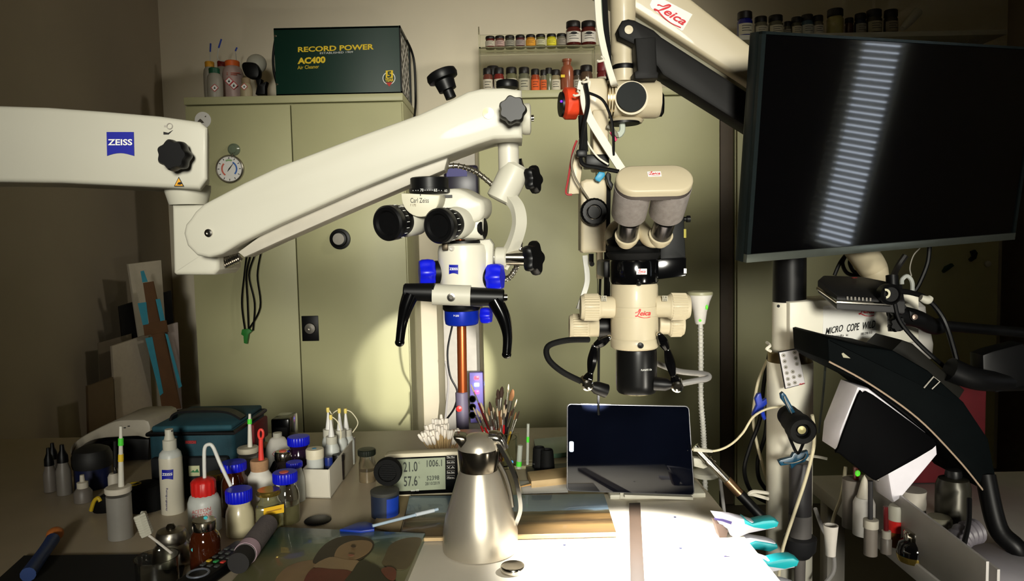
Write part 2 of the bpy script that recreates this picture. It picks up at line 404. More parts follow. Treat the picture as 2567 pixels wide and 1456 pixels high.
h.part('hook', B().tube([p + Vector((0, -.015, -.02)), p + Vector((-.004, -.025, -.034)), p + Vector((-.006, -.012, -.036))], .0022), steel_m)
p = P(509, 301, CY-.004)
h = Thing('paper_disc', 'round white paper disc with a dark sketch on cupboard door', 'sticker', p)
h.part('disc', B().lathe([(.037, 0), (.037, .003), (0, .003)], p, (0, -1, 0), 36), paper_m)
h.part('sketch', B().prism([p + Vector(q) for q in ((-.024, -.0036, -.006), (-.012, -.0036, .006), (-.004, -.0036, .0), (.006, -.0036, -.012), (-.004, -.0036, -.014), (-.016, -.0036, -.014))], (0, .0005, 0)), M('sketch_grey', (90, 84, 74), .8))
h.part('sketch', B().prism([p + Vector(q) for q in ((.008, -.0036, .014), (.016, -.0036, .020), (.016, -.0036, .012))], (0, .0005, 0)), MATS['sketch_grey'])
# loop of black lace with a green peg
b = B(); Y = CY-.03
for off in (0, 9, 20):
    b.tube([P(618+off, 640, Y), P(612+off*.6, 690, Y), P(606+off*1.6, 760, Y), P(614+off, 828, Y)], .004, 6)
b.tube([P(655, 628, Y), P(645, 690, Y), P(652, 770, Y), P(620, 830, Y)], .004, 6)
lc = Thing('hanging_lace', 'loops of black lace hanging on cupboard door, pinched by green peg', 'lace', P(625, 640, CY-.03))
lc.part('lace', b, black_m)
lc.part('peg', B().prism(pts([(606, 826), (622, 824), (631, 830), (622, 838), (618, 862), (611, 860), (610, 842), (604, 838)], Y-.01), (0, .02, 0), .002), M('green_peg', (38, 120, 44), .5))
lc.part('hook', B().cyl(P(632, 638, CY-.0045), P(632, 638, Y-.02), .006), steel_m)
# clips and magnet on the third cupboard
solid('magnet_clip', B().prism(pts([(2365, 680), (2372, 668), (2388, 660), (2393, 666), (2380, 676), (2368, 684)], CY-.02), (0, .018, 0), .002), M('dark_green_clip', (26, 58, 36), .5), 'dark green spring clip held on cupboard door beside white magnet', 'clip')
solid('magnet_clip', B().prism(pts([(2432, 650), (2440, 642), (2436, 630), (2446, 626), (2452, 634), (2448, 648), (2436, 656)], CY-.02), (0, .018, 0), .002), black_m, 'black spring clip held on cupboard door above white magnet', 'clip')
p = P(2475, 661, CY-.004); solid('round_magnet', B().lathe([(.014, 0), (.014, .008), (.010, .011), (0, .012)], p, (0, -1, 0)), white_m, 'round white button magnet on the cupboard door', 'magnet', loc=p)

# ------------------------------------------------------------------ air cleaner
AY = CY + .03
ac = Thing('air_cleaner', 'dark green box-shaped air cleaner with pleated filter on top of cupboard', 'air cleaner', P(850, 235, AY+.15))
fx0, fx1, az1 = P(692, 235, AY).x, P(1003, 150, AY).x, P(840, 67, AY).z
az0 = CT + .0015
AD = .34
green_m = M('dark_green_enamel', (2, 46, 34), .42, var=.04)
case = B(); th_ = .012
case.box(((fx0+fx1)/2, AY+.006, (az0+az1)/2), (fx1-fx0, th_, az1-az0), .003)
case.box(((fx0+fx1)/2, AY+AD-.006, (az0+az1)/2), (fx1-fx0, th_, az1-az0), .003)
case.box(((fx0+fx1)/2, AY+AD/2, az1-.006), (fx1-fx0, AD, th_), .003); case.box(((fx0+fx1)/2, AY+AD/2, az0+.006), (fx1-fx0, AD, th_), .003)
ac.part('case', case, green_m)
f = ac.part('filter', B().box((fx1-.010, AY+AD/2, (az0+az1)/2), (.012, AD-.024, az1-az0-.024)), M('filter_fabric', (246, 243, 236), .9, var=.08, scale=40))
mesh_b = B()
def diamond(b, n=6):
    y0, y1, z0, z1 = AY+.014, AY+AD-.014, az0+.014, az1-.014
    for k in range(-n, n+1):
        for sgn in (1, -1):
            pa = []; 
            for t in (0.0, 1.0):
                pa.append(t)
            # line u - sgn*v = k/n*... clipped to the unit square
            c = k/n*1.0
            u0, u1 = max(0, c), min(1, 1+c)
            if u1-u0 < .02: continue
            q = []
            for u in (u0, u1):
                v = (u-c) if sgn > 0 else 1-(u-c)
                q.append(Vector((fx1-.003, y0+(y1-y0)*u, z0+(z1-z0)*v)))
            b.tube(q, .0022, 5, smooth=False)
diamond(mesh_b, 4)
ac.part('wire_grid', mesh_b, M('grid_wire', (120, 116, 108), .5, .6), f)
b = B()
for y in (AY+.006, AY+AD-.006): b.box((fx1+.002, y, (az0+az1)/2), (.006, .012, az1-az0))
for z in (az0+.006, az1-.006): b.box((fx1+.002, AY+AD/2, z), (.006, AD, .012))
ac.part('edge_trim', b, black_m)
b = B()
b.tube([(fx1+.004, AY+.22, az1-.01), (fx1+.02, AY+.27, az1-.05), (fx1+.03, AY+.29, az1-.12), (fx1+.03, AY+.29, az0+.02), (fx1+.032, AY+.2, az0-.08)], .006, 8)
ac.part('power_cord', b, black_m)
ac.part('side_handle', B().tube([(fx0, AY+.02, az1-.05), (fx0-.012, AY+.02, az1-.12), (fx0-.012, AY+.02, az0+.12), (fx0, AY+.02, az0+.06)], .006, 8), black_m)
for px, py in ((690, 90), (694, 211)):
    ac.part('screw', B().lathe([(.006, 0), (.004, .003), (0, .0035)], P(px, py, AY), (0, -1, 0), 14), chrome_m)
def Q(a, b, c, d, Y): return pts([a, b, c, d], Y)
write(ac, 'RECORD POWER', Q((747, 118), (937, 110), (937, 124), (747, 131), AY), yel_m, weight=.03)
write(ac, 'ESTABLISHED 1909', Q((802, 131), (885, 128), (885, 132.5), (802, 136), AY), inkw_m)
write(ac, 'AC400', Q((746, 145), (816, 141), (816, 158), (746, 161), AY), yel_m, weight=.05)
write(ac, 'Air Cleaner', Q((746, 165), (800, 162), (800, 171), (746, 174), AY), yel_m)
bd = ac.part('guarantee_badge', B().prism([P(975 + 16*math.cos(a), 196 + 16*math.sin(a), AY-.001) for a in [2*pi*k/24 for k in range(24)]], (0, .0006, 0)), inkw_m)
ac.part('badge_inner', B().prism([P(975 + 14*math.cos(a), 196 + 14*math.sin(a), AY-.0018) for a in [2*pi*k/24 for k in range(24)]], (0, .0006, 0)), green_m, bd)
ac.part('badge_tab', B().prism(pts([(967, 177), (985, 176), (985, 195), (967, 196)], AY-.0022), (0, .0006, 0)), yel_m, bd)
write(ac, '5', Q((971, 179), (981, 178), (981, 194), (971, 195), AY-.0025), green_m, bd, weight=.05)
write(ac, 'YEAR', Q((965, 197), (987, 196), (987, 204), (965, 205), AY-.0025), yel_m, bd, weight=.03)
ac.part('badge_point', B().prism(pts([(967, 207), (984, 206), (976, 217)], AY-.0022), (0, .0006, 0)), M('badge_red', (190, 50, 34), .6), bd)

# ------------------------------------------------------------------ wash bottles on the first cupboard
def hazard(th, px, py, s, Y, parent, pic):
    d = lambda k: [(px, py-k), (px+k, py), (px, py+k), (px-k, py)]
    a = th.part('hazard_diamond', B().prism(pts(d(s), Y), (0, .0005, 0)), redink_m, parent)
    th.part('hazard_field', B().prism(pts(d(s*.82), Y-.0006), (0, .0005, 0)), inkw_m, a)
    if pic == 'flame': sh = [(-.25, .35), (-.32, .05), (-.1, -.15), (0, -.45), (.15, -.1), (.3, .05), (.25, .35)]
    else: sh = [(-.35, .4), (-.3, .05), (-.12, -.02), (-.16, -.3), (0, -.42), (.16, -.3), (.12, -.02), (.3, .05), (.35, .4)]
    th.part('hazard_symbol', B().prism(pts([(px+s*.7*x, py+s*.7*y) for x, y in sh], Y-.0012), (0, .0005, 0)), ink_m, a)
def wash(label, cx, Y, hw, ptop, cap_m, body_m, straw=None, haz=(), capt=None):
    base = P(cx, 238, Y); base.z = CT
    t = Thing('wash_bottle', label, 'bottle', base)
    t.part('bottle_body', B().lathe(prof(cx, Y, [(hw*.92, 238), (hw, 234), (hw, ptop+22), (hw*.9, ptop+12), (hw*.62, ptop+4)], CT, CT), base), body_m)
    t.part('screw_cap', B().lathe(prof(cx, Y, [(hw*.68, ptop+5), (hw*.7, ptop-7), (hw*.62, ptop-9), (0, ptop-9)], None, CT), base, seg=40, wob=lambda a: 1+.02*math.cos(20*a)), cap_m)
    if straw:
        s = t.part('straw', B().tube([P(cx, ptop-8, Y), P(straw[0][0], straw[0][1]+30, Y), P(*straw[0], Y)], .0022, 6), frost_m)
        t.part('straw_tip', B().tube([P(*straw[0], Y-.001), P(*straw[1], Y-.001)], .004, 8, smooth=False), M('tip_blue', (24, 60, 170), .5), s)
    for px, py, s, k in haz: hazard(t, px, py, s, P(cx, py, Y).y - hw/K(base) - .002, None, k)
    return t
frA = M('bottle_grey', (170, 164, 150), .45, trans=.15); frB = M('bottle_pink', (196, 168, 160), .45, trans=.15)
wash('grey wash bottle with yellow cap behind the green-capped one', 529, CY+.24, 16, 164, M('cap_yellow', (222, 158, 40), .5), frA, ((527, 130), (528, 109)))
wash('wash bottle with dark red cap behind the orange-capped one', 560, CY+.30, 16, 163, M('cap_red', (130, 24, 20), .5), frA, ((590, 128), (594, 119)))
wash('small white bottle with green screw cap and one flame diamond', 540, CY+.08, 19, 180, M('cap_green', (16, 84, 54), .5), frA, None, ((538, 220, 10, 'flame'),))
w = wash('pinkish wash bottle with orange cap and two hazard diamonds', 586, CY+.20, 25, 162, M('cap_orange', (240, 110, 40), .5), frB, ((548, 120), (555, 98)), ((574, 203, 11, 'flame'), (586, 214, 11, 'figure')))
for yy in (182, 186): patch(w, 'print_line', rect(568, yy, 602 - (yy-182)*2, yy+2, CY+.153), M('print_rust', (176, 80, 60), .7))
wash('short beige bottle with hazard mark below the face mask', 618, CY+.08, 15, 205, M('cap_beige', (150, 130, 100), .6), M('bottle_beige', (170, 156, 124), .5), None, ((612, 217, 9, 'flame'),))
Y = CY+.19; base = P(640, 238, Y); base.z = CT
h = Thing('head_torch', 'white and black goggle lamp on a black stand beside the air cleaner', 'torch', base)
h.part('dome', B().ball(P(643, 160, Y), 25/K(base), 1, .8, .95), white_m)
h.part('visor', B().prism([q for q in catmull(pts([(606, 160), (616, 155), (640, 158), (648, 172), (648, 188), (640, 196), (618, 192), (608, 176)], Y-.055), 3, True)], (0, .05, 0), .006), black_m)
h.part('stand_column', B().prism(pts([(640, 196), (655, 198), (652, 210), (668, 204), (664, 218), (664, 236), (640, 236), (644, 215)], Y-.02), (0, .04, 0), .003), black_m)
h.part('foot', B().box((base.x, Y, CT+.008), (.09, .08, .016), .004), black_m)

# ------------------------------------------------------------------ clear rack of pigment jars
RY = CY+.10
rk = Thing('jar_rack', 'clear acrylic two-tier rack of pigment jars on the cupboard', 'rack', P(1356, 215, RY))
rx0, rx1 = P(1204, 215, RY).x, P(1548, 215, RY).x
zt = P(1356, 118, RY).z; ztop = P(1300, 78, RY+.06).z
rk.part('shelf', B().box(((rx0+rx1)/2, RY+.04, zt-.004), (rx1-rx0, .13, .008)), acryl_m)
rk.part('shelf_front', B().box(((rx0+rx1)/2, RY-.026, zt-.016), (rx1-rx0, .004, .022)), acryl_m)
rk.part('back_panel', B().box(((rx0+rx1)/2, RY+.11, (CT+ztop)/2+.004), (rx1-rx0, .005, ztop-CT-.01)), acryl_m)
rk.part('divider', B().box((P(1490.5, 200, RY).x, RY+.04, (CT+zt)/2-.004), (.004, .12, zt-CT-.012)), acryl_m)
for x in (rx0, rx1): rk.part('end_panel', B().box((x, RY+.04, (CT+ztop)/2), (.005, .15, ztop-CT-.004)), acryl_m)
lid_m = M('jar_lid', (26, 22, 20), .45, var=.15)
def jar(label, cx, Y, hw, z0, pt, content, lab=None, lidh=.26, group=None, name='pigment_jar', lidm=None, textlines=3, square=False, pb=None):
    base = P(cx, pb or 200, Y); base.z = z0
    t = Thing(name, label, 'jar', base, group)
    k = K(base); r = hw/k; hgt = P(cx, pt, Y).z - z0; lh = hgt*lidh
    t.part('glass', B().lathe([(r*.9, .0004), (r, .006), (r, hgt-lh-.012), (r*.84, hgt-lh-.002), (r*.84, hgt-lh)], base, seg=24), M('jar_'+('%d_%d_%d' % content), content, .2, coat=.4, var=.15))
    t.part('lid', B().lathe([(r*.92, hgt-lh), (r*.95, hgt-lh+.003), (r*.93, hgt-.003), (r*.86, hgt), (0, hgt)], base, seg=30, wob=lambda a: 1+.012*math.cos(15*a)), lidm or lid_m)
    if lab:
        v = []; n = 10; h0, h1 = hgt*.10, hgt-lh-hgt*.20
        for i in range(n+1):
            a = -pi/2 - 1.15 + 2.3*i/n
            for hh in (h0, h1): v.append(base + Vector(((r+.0008)*math.cos(a), (r+.0008)*math.sin(a), hh)))
        lb = t.part('paper_label', B().add(v, [(2*i, 2*i+2, 2*i+3, 2*i+1) for i in range(n)]), M('label_%d_%d_%d' % lab, lab, .75, var=.04))
        for q in range(textlines):
            zz = base.z + h1 - (h1-h0)*(.25+.22*q); x0 = base.x - r*.62; x1 = base.x + r*(.62 - .3*(q % 2))
            v = []
            for i in range(7):
                x = x0+(x1-x0)*i/6; y = base.y - math.sqrt(max(1e-9, (r+.0014)**2-(x-base.x)**2)); v += [(x, y, zz), (x, y, zz+hgt*.022)]
            t.part('print_line', B().add(v, [(2*i, 2*i+2, 2*i+3, 2*i+1) for i in range(6)]), ink_m, lb)
    return t
LW = (196, 188, 168)
row = [(1231, 'white-labelled little jar of maroon pigment at the end of the upper rack shelf', (96, 34, 30), LW), (1255, 'pink-labelled little jar of brown pigment on upper rack shelf', (110, 70, 60), (190, 160, 150)),
       (1280, 'little jar of grey pigment with grey label on upper rack shelf', (70, 66, 56), (150, 146, 130)), (1306, 'little jar of plum pigment with patterned label on upper rack shelf', (84, 40, 44), (160, 146, 140)),
       (1332, 'orange-labelled little jar on the upper rack shelf', (190, 130, 40), (226, 160, 50)), (1357, 'little jar of olive pigment with cream label beside yellow-labelled jar', (110, 108, 60), (200, 196, 160)),
       (1384, 'bright yellow-labelled little jar on the upper rack shelf', (200, 190, 40), (232, 220, 60)), (1409, 'little jar of grey paste half behind the tall labelled jars', (120, 114, 100), (150, 142, 128))]
for i, (cx, lb, c, l) in enumerate(row): jar(lb, cx, RY, 12.5, zt, 92 - i*.9, c, l, .24)
for cx, lb in ((1439, 'big brown pigment jar with white label beside the yellow-labelled jar'), (1477, 'big brown pigment jar with white label at the white strap')):
    j = jar(lb, cx, RY-.005, 19, zt, 55, (84, 30, 24), (222, 216, 204), .26)
    j.part('oval_emblem', B().prism([P(cx + 8*math.cos(a), 82 + 3.4*math.sin(a), RY-.0445) for a in [2*pi*q/20 for q in range(20)]], (0, .001, 0)), ink_m)
low = [(1223, 20, 'jar with lined label at the air cleaner end of the lower rack row', (110, 60, 48), LW, 12.5, 172), (1251, 0, 'jar of red pigment with lined label on lower rack row', (120, 40, 34), LW, 13, 171), (1282, 0, 'jar of olive pigment with lined label on lower rack row', (110, 108, 78), LW, 14, 170),
       (1314, 0, 'jar of grey-green pigment with plain label on lower rack row', (104, 104, 84), (176, 172, 150), 14, 170), (1342, 0, 'orange-labelled jar with black lid on lower rack row', (160, 70, 40), (222, 96, 40), 11, 174),
       (1363, 0, 'narrow jar with small orange label between clear jars', (120, 112, 92), (214, 100, 46), 9, 176), (1376, 0, 'slim clear-green jar with black lid on lower rack row', (112, 116, 88), None, 9, 171), (1393, 0, 'jar of beige powder with white label beside the brown bottle', (150, 136, 104), (206, 198, 176), 12, 176),
       (1447, 0, 'jar of dark powder with white label next to brown bottle', (78, 70, 58), (170, 164, 150), 10, 176), (1470, 0, 'wide dark jar with black lid near the brown bottle', (90, 70, 54), None, 16, 165)]
for cx, _, lb, c, l, hw, pt in low: jar(lb, cx, RY-.01, hw, CT, pt, c, l, .24)
jar('stout jar with black lid behind the lined-label jars', 1236, RY+.07, 16, CT, 167, (60, 50, 40), None, .3)
jar('maroon-lidded jar with white label behind the white strap', 1511, RY-.01, 15, CT, 158, (110, 36, 36), LW, .30, lidm=M('lid_maroon', (120, 34, 40), .45))
base = P(1422, 212, RY); base.z = CT
t = Thing('pigment_bottle', 'uncapped bottle of brown-orange pigment in the lower rack row', 'bottle', base)
t.part('glass', B().lathe(prof(1422, RY, [(16, 213), (17, 208), (17, 180), (15, 170), (10, 164), (10, 156), (12, 154), (12, 149), (9, 149)], CT, CT), base), M('brown_pigment', (150, 84, 58), .25, coat=.4, var=.12))
patch(t, 'yellow_tag', rect(1406, 187, 1416, 194, RY-.034), yel_m)

# ------------------------------------------------------------------ wall shelf with jars, upper right
SY = CY+.20; zs = P(1900, 96, SY).z
sx0, sx1 = P(1842, 96, SY).x, P(2500, 96, SY).x
ws = Thing('wall_shelf', 'long white wall shelf of jars behind the television', 'shelf', ((sx0+sx1)/2, WB, zs))
ws.part('board', B().box(((sx0+sx1)/2, (SY-.07+WB)/2, zs-.012), (sx1-sx0, WB-SY+.07, .024), .002), white_m)
for x in (sx0+.1, sx1-.1): ws.part('bracket', B().prism([(x-.01, WB-.002, zs-.024), (x-.01, SY, zs-.024), (x-.01, WB-.002, zs-.2)], (.02, 0, 0)), grey_m)
wj = [(1867, 19, 31, 'blue glass jar with white label at the end of the wall shelf', (16, 24, 120), (200, 194, 170)), (1907, 16, 43, 'grey jar with cream label next to blue jar on wall shelf', (110, 104, 84), (190, 182, 158)), (1944, 18, 40, 'jar with wide cream label third along the wall shelf', (104, 100, 80), (200, 192, 164)),
      (1974, 10, 55, 'low jar with grey label between taller wall shelf jars', (90, 86, 70), (150, 144, 124)), (1996, 13, 44, 'small jar with white oval label on wall shelf', (80, 78, 62), (196, 188, 160)), (2023, 15, 38, 'jar of blue-grey pigment with white label on wall shelf', (70, 96, 110), (180, 180, 168)),
      (2050, 13, 40, 'jar with tall white label beside the big yellowish jar', (90, 84, 70), (200, 194, 178)), (2093, 20, 24, 'big jar of pale yellow powder with blue foot on wall shelf', (170, 160, 100), None), (2128, 11, 46, 'small jar of red-brown pigment on wall shelf', (80, 40, 30), None),
      (2156, 14, 35, 'dark blue jar with white band on wall shelf', (34, 44, 70), (150, 148, 140)), (2190, 19, 26, 'large dark jar with beige label on wall shelf', (60, 56, 44), (150, 142, 116)), (2232, 17, 26, 'large dark jar with beige label beneath the white tube', (56, 52, 42), (140, 130, 110))]
for cx, hw, pt, lb, c, l in wj: jar(lb, cx, SY - (.0 if hw > 12 else -.02), hw, zs, pt, c, l, .28, textlines=3, pb=95)
q = P(2260, 60, SY); solid('paint_tube', B().tube([P(2262, 72, SY-.05), P(2278, 55, SY-.03), P(2300, 30, SY)], [.012, .02, .024], 12), white_m, 'white crumpled tube lying over the jars on wall shelf', 'tube', loc=P(2262, 72, SY))

# ================================================================== MICROSCOPE ON THE WHITE SPRING ARM
ZY = 1.13
z = Thing('operating_microscope', 'white articulated-arm microscope with blue knobs and black drop handles', 'microscope', P(0, 365, ZY+.06))
def smooth_poly(l, Y, n=4): return catmull(pts(l, Y), n, True)
# carrier arm from the left
top = [(-260, 262), (-100, 262), (0, 264), (120, 268), (260, 278), (400, 290), (502, 304), (521, 320)]
bot = [(521, 448), (502, 474), (320, 466), (150, 458), (0, 456), (-260, 458)]
carrier = z.part('carrier_arm', B().prism(pts(top + bot, ZY), (-.038, .10, 0), .007, 3), white_m)
blue_logo(z, 268, 331, 336, 391, ZY, carrier, .0012)
k = z.part('clamp_knob', star(B(), P(448, 392, ZY-.012), (0, -1, 0), 37/K(P(448, 392, ZY)), .026), black_m, carrier)
z.part('knob_stem', B().cyl(P(448, 392, ZY-.014), P(448, 392, ZY+.01), .012), black_m, carrier)
wy = M('warning_yellow', (224, 160, 30), .5)
z.part('warning_triangle', B().prism(pts([(448, 443), (461, 467), (436, 467)], ZY-.001), (0, .0006, 0)), ink_m, carrier)
z.part('warning_field', B().prism(pts([(448, 446.5), (458.5, 465.5), (438, 465.5)], ZY-.0016), (0, .0006, 0)), wy, carrier)
z.part('warning_symbol', B().prism(pts([(444, 462), (447, 457), (453, 456), (456, 461), (451, 463)], ZY-.0022), (0, .0006, 0)), ink_m, carrier)
def lockmark(th, x, y, s, Y, parent):
    th.part('lock_symbol', B().tube([P(x+s*math.cos(a), y+s*math.sin(a), Y-.001) for a in [2*pi*i/16 for i in range(16)]], .0008, 6, smooth=False, closed=True), grey_m, parent)
    th.part('lock_arrow', B().prism(pts([(x-2.2*s, y+2*s), (x-.5*s, y+2.4*s), (x+1.2*s, y+1.4*s), (x-.4*s, y+3.0*s), (x-2.2*s, y+3.0*s)], Y-.001), (0, .0006, 0)), ink_m, parent)
    th.part('lock_bar', B().prism(pts([(x-2.0*s, y-.3*s), (x-1.0*s, y-.3*s), (x-1.0*s, y+.3*s), (x-2.0*s, y+.3*s)], Y-.001), (0, .0006, 0)), grey_m, parent)
lockmark(z, 425, 316, 7, ZY, carrier); lockmark(z, 1214, 246, 7, ZY, None)
# elbow
ec = P(472, 500, ZY+.055)
z.part('elbow_collar', B().lathe(prof(470, ZY+.055, [(44, 514), (46, 510), (54, 480), (55, 466)], None, ec.z), ec, seg=36), white_m)
z.part('elbow_housing', B().prism(pts([(430, 514), (520, 513), (575, 520), (578, 600), (548, 642), (548, 676), (536, 689), (440, 689), (434, 684)], ZY+.03), (0, .10, 0), .006, 3), white_m)
z.part('elbow_spring', B().tube([P(546, 664, ZY+.06), P(575, 650, ZY+.06), P(604, 636, ZY+.06)], .009, 10), steel_m)
sp = B()
for i in range(12):
    c = P(550+i*4.6, 662-i*2.2, ZY+.06); sp.tube([c + Vector((0, .011*math.cos(a), .011*math.sin(a))) for a in [2*pi*j/10 for j in range(10)]], .0016, 5, smooth=False, closed=True)
z.part('elbow_coil', sp, chrome_m)
# spring arm
arm = [(476, 548), (488, 530), (508, 512), (526, 502), (610, 458), (700, 416), (900, 340), (1050, 286), (1130, 250), (1172, 229), (1206, 221), (1262, 219), (1308, 225), (1310, 346), (1238, 348), (1196, 361), (1124, 388), (1040, 418), (900, 474), (700, 562), (600, 610), (556, 637), (524, 646), (492, 640), (468, 616), (459, 585), (464, 562)]
sa = z.part('spring_arm', B().prism(pts(arm, ZY-.012), (0, .10, 0), .006, 3), white_m)
z.part('arm_channel', B().prism(pts([(1126, 384), (1114, 426), (900, 517), (700, 605), (612, 645), (596, 632), (700, 556), (900, 468)], ZY+.012), (0, .05, 0), .002), M('channel_grey', (176, 170, 156), .5))
z.part('pivot_screw', B().lathe([(.006, 0), (.006, .003), (.003, .0035), (.003, .001), (0, .001)], P(524, 584, ZY-.012), (0, -1, 0), 16), chrome_m, sa)
z.part('slotted_screw', B().lathe([(.0085, 0), (.0085, .002), (0, .003)], P(1224, 284, ZY-.012), (0, -1, 0), 20), M('nickel', (190, 180, 150), .3, .8), sa)
z.part('clamp_knob', star(B(), P(1285, 281, ZY-.026), (0, -1, 0), 33/K(P(1285, 281, ZY)), .028), black_m, sa)
z.part('knob_stem', B().cyl(P(1285, 281, ZY-.028), P(1285, 281, ZY), .014), black_m, sa)
z.part('side_boss', B().lathe([(.022, 0), (.024, .004), (.024, .012), (.020, .014)], P(1308, 299, ZY+.03), (1, 0, 0)), white_m, sa)
z.part('side_pin', B().cyl(P(1320, 297, ZY+.03), P(1338, 296, ZY+.03), .005), chrome_m, sa)
c = P(1272, 221, ZY+.04); z.part('top_cap', B().lathe([(.017, 0), (.0175, .002), (.0175, .009), (.016, .011), (0, .011)], c), black_m, sa)
a0, a1 = P(1131, 246, ZY+.03), P(1112, 200, ZY+.03); ax = (a1-a0).normalized()
tk = z.part('brake_knob', B().lathe([(.0085, 0), (.0085, .012), (.014, .013), (.016, .028), (.023, .030), (.0245, .036), (.023, .042), (.019, .044), (0, .044)], a0, ax, 32, wob=lambda t: 1), black_m, sa)
# drop tube, tilt joint and yoke
JY = ZY+.05
dc = P(1274, 350, JY)
z.part('drop_tube', B().lathe(prof(1274, JY, [(26, 440), (26, 348)], None, dc.z), dc, seg=36), M('satin_grey_enamel', (196, 192, 178), .4, var=.03))
z.part('tilt_joint', B().lathe([(.018, 0), (.023, .003), (.0235, .05), (.022, .06), (.016, .065)], P(1252, 505, JY), P(1292, 425, JY)-P(1252, 505, JY), 36), white_m)
z.part('joint_cap', B().lathe([(.010, 0), (.014, .003), (.014, .007), (0, .009)], P(1300, 420, JY+.01), (1, -.1, .1)), blackg_m)
kb = B().cyl(P(1302, 452, JY), P(1326, 450, JY), .006); z.part('knob_stem', kb, chrome_m)
z.part('star_knob', star(B(), P(1326, 451, JY), (1, -.55, .1), .0205, .015, 5, .16), black_m)
yk = [P(1275, 492, JY-.01), P(1296, 520, JY-.02), P(1302, 560, JY-.025), P(1290, 605, JY-.02), P(1272, 640, JY-.01), P(1256, 668, JY-.01)]
z.part('yoke', B().band(yk, (.017, .010, 0), .012, 6), white_m)
z.part('yoke_ring', B().cyl(P(1242, 645, JY-.01), P(1270, 645, JY-.012), .0165, seg=32, bev=.002), white_m)
z.part('axis_shaft', B().cyl(P(1222, 645, JY-.01), P(1318, 646, JY-.012), .0125, seg=32, bev=.001), chrome_m)
z.part('axis_collar', B().cyl(P(1312, 646, JY-.012), P(1326, 646, JY-.012), .011, seg=24), black_m)
z.part('star_knob', star(B(), P(1326, 648, JY-.012), (1, -.55, .1), .025, .016, 5, .16), black_m)
def conduit(th, path, r, name='metal_conduit', mat=None, step=.006):
    c = catmull(path, 10); o = th.part(name, B().tube(c, r*.86, 10, smooth=False), mat or steel_m); b = B(); acc = 0
    for i in range(1, len(c)-1):
        acc += (c[i]-c[i-1]).length
        if acc > step:
            acc = 0; u, w, a = frame(c[i+1]-c[i-1]); b.tube([c[i] + (u*math.cos(t)+w*math.sin(t))*r*.92 for t in [2*pi*j/10 for j in range(10)]], r*.2, 5, smooth=False, closed=True)
    th.part('conduit_rings', b, mat or chrome_m, o); return o
conduit(z, [P(1112, 418, ZY+.06), P(1150, 416, ZY+.06), P(1195, 432, ZY+.055), P(1242, 470, ZY+.05)], .0046)
conduit(z, [P(1296, 560, JY+.03), P(1304, 610, JY+.035), P(1298, 660, JY+.03), P(1276, 696, JY+.02), P(1256, 694, JY+.01)], .0046, step=.004)
# binocular head
BY = ZY-.02
ka = K(P(1100, 560, BY))
face = [(1005, 484), (1103, 488)] + [(1054 + 49*math.cos(a), 490 + 54*math.sin(a)) for a in [D(8+164*i/14) for i in range(15)]]
fp = z.part('name_plate', B().prism(pts(face, BY-.018), (.006, .03, 0), .002), M('plate_grey_white', (196, 192, 170), .45, var=.02))
write(z, 'Carl Zeiss', rect(1029, 496, 1075, 508, BY-.018), ink_m, fp, off=.001)
write(z, 'f 170', rect(1029, 511, 1043, 517, BY-.018), M('ink_brown', (110, 92, 70), .7), fp, off=.001)
patch(z, 'index_mark', rect(1053, 485, 1055, 491, BY-.018), ink_m, fp, off=.001)
dc = P(1077, 483, BY+.008)
dl = z.part('pupil_dial', B().lathe([(.0295, 0), (.0305, .001), (.0305, .006), (.0285, .0065), (.0285, .021), (.0265, .0225), (0, .0225)], dc, seg=48, wob=lambda t: 1+.004*math.cos(24*t)), black_m)
for s_, x0, x1 in (('70', 1054, 1062), ('65', 1088, 1096), ('60', 1113, 1119)):
    write(z, s_, rect(x0, 473, x1, 480, BY-.02), inkw_m, dl, wrap=(dc.x, dc.y, .0306))
for px in (1034, 1042, 1048, 1066, 1072, 1078, 1084, 1100, 1106):
    q = P(px, 477, BY-.02); q.y = dc.y - math.sqrt(max(1e-8, .0306**2-(q.x-dc.x)**2)) - .0005; z.part('scale_dot', B().ball(q, .0006, seg=6), inkw_m, dl)
hb = z.part('binocular_body', B().prism(smooth_poly([(1020, 492), (1105, 476), (1150, 474), (1190, 494), (1211, 506), (1212, 538), (1196, 556), (1160, 562), (1120, 566), (1060, 560), (1018, 530)], BY+.012, 3), (.012, .055, .004), .006, 3), white_m)
z.part('body_slot', B().box(P(1122, 492, BY+.010), (.014, .004, .004)), black_m, hb)
z.part('body_screw', B().lathe([(.0022, 0), (.0022, .002), (0, .002)], P(1107, 495, BY+.010), (0, -1, 0), 12), black_m, hb)
eax = Vector((.46, .88, .10)).normalized()
def eyepiece(px, py, Yf):
    c = P(px, py, Yf); r = 45/K(c)
    e = z.part('eyepiece', B().lathe([(r*.62, .004), (r*.72, .0005), (r*.9, 0), (r, .003), (r, .013), (r*.96, .0145), (r*.98, .016), (r*.98, .024), (r*.84, .026), (r*.80, .050), (r*.78, .06)], c, eax, 48), black_m)
    z.part('ocular_lens', B().lathe([(r*.64, .006), (0, .006)], c, eax, 32), blackg_m, e)
    z.part('tube_seat', B().lathe([(r*.86, .040), (r*.95, .044), (r*.95, .075), (r*.7, .085)], c, eax, 36), white_m, e)
    u, w, a = frame(eax)
    for i in range(18):
        t = 2*pi*i/18; q = c + a*.0195 + (u*math.cos(t)+w*math.sin(t))*r*.985; z.part('dioptre_mark', B().tube([q - a*.003, q + a*.003], .0005, 4, smooth=False), inkw_m, e)
eyepiece(968, 560, BY-.035); eyepiece(1097, 567, BY-.030)
z.part('prism_neck', B().prism(pts([(1136, 600), (1150, 556), (1180, 545), (1211, 540), (1210, 600)], BY+.018), (.004, .05, 0), .008, 3), white_m)
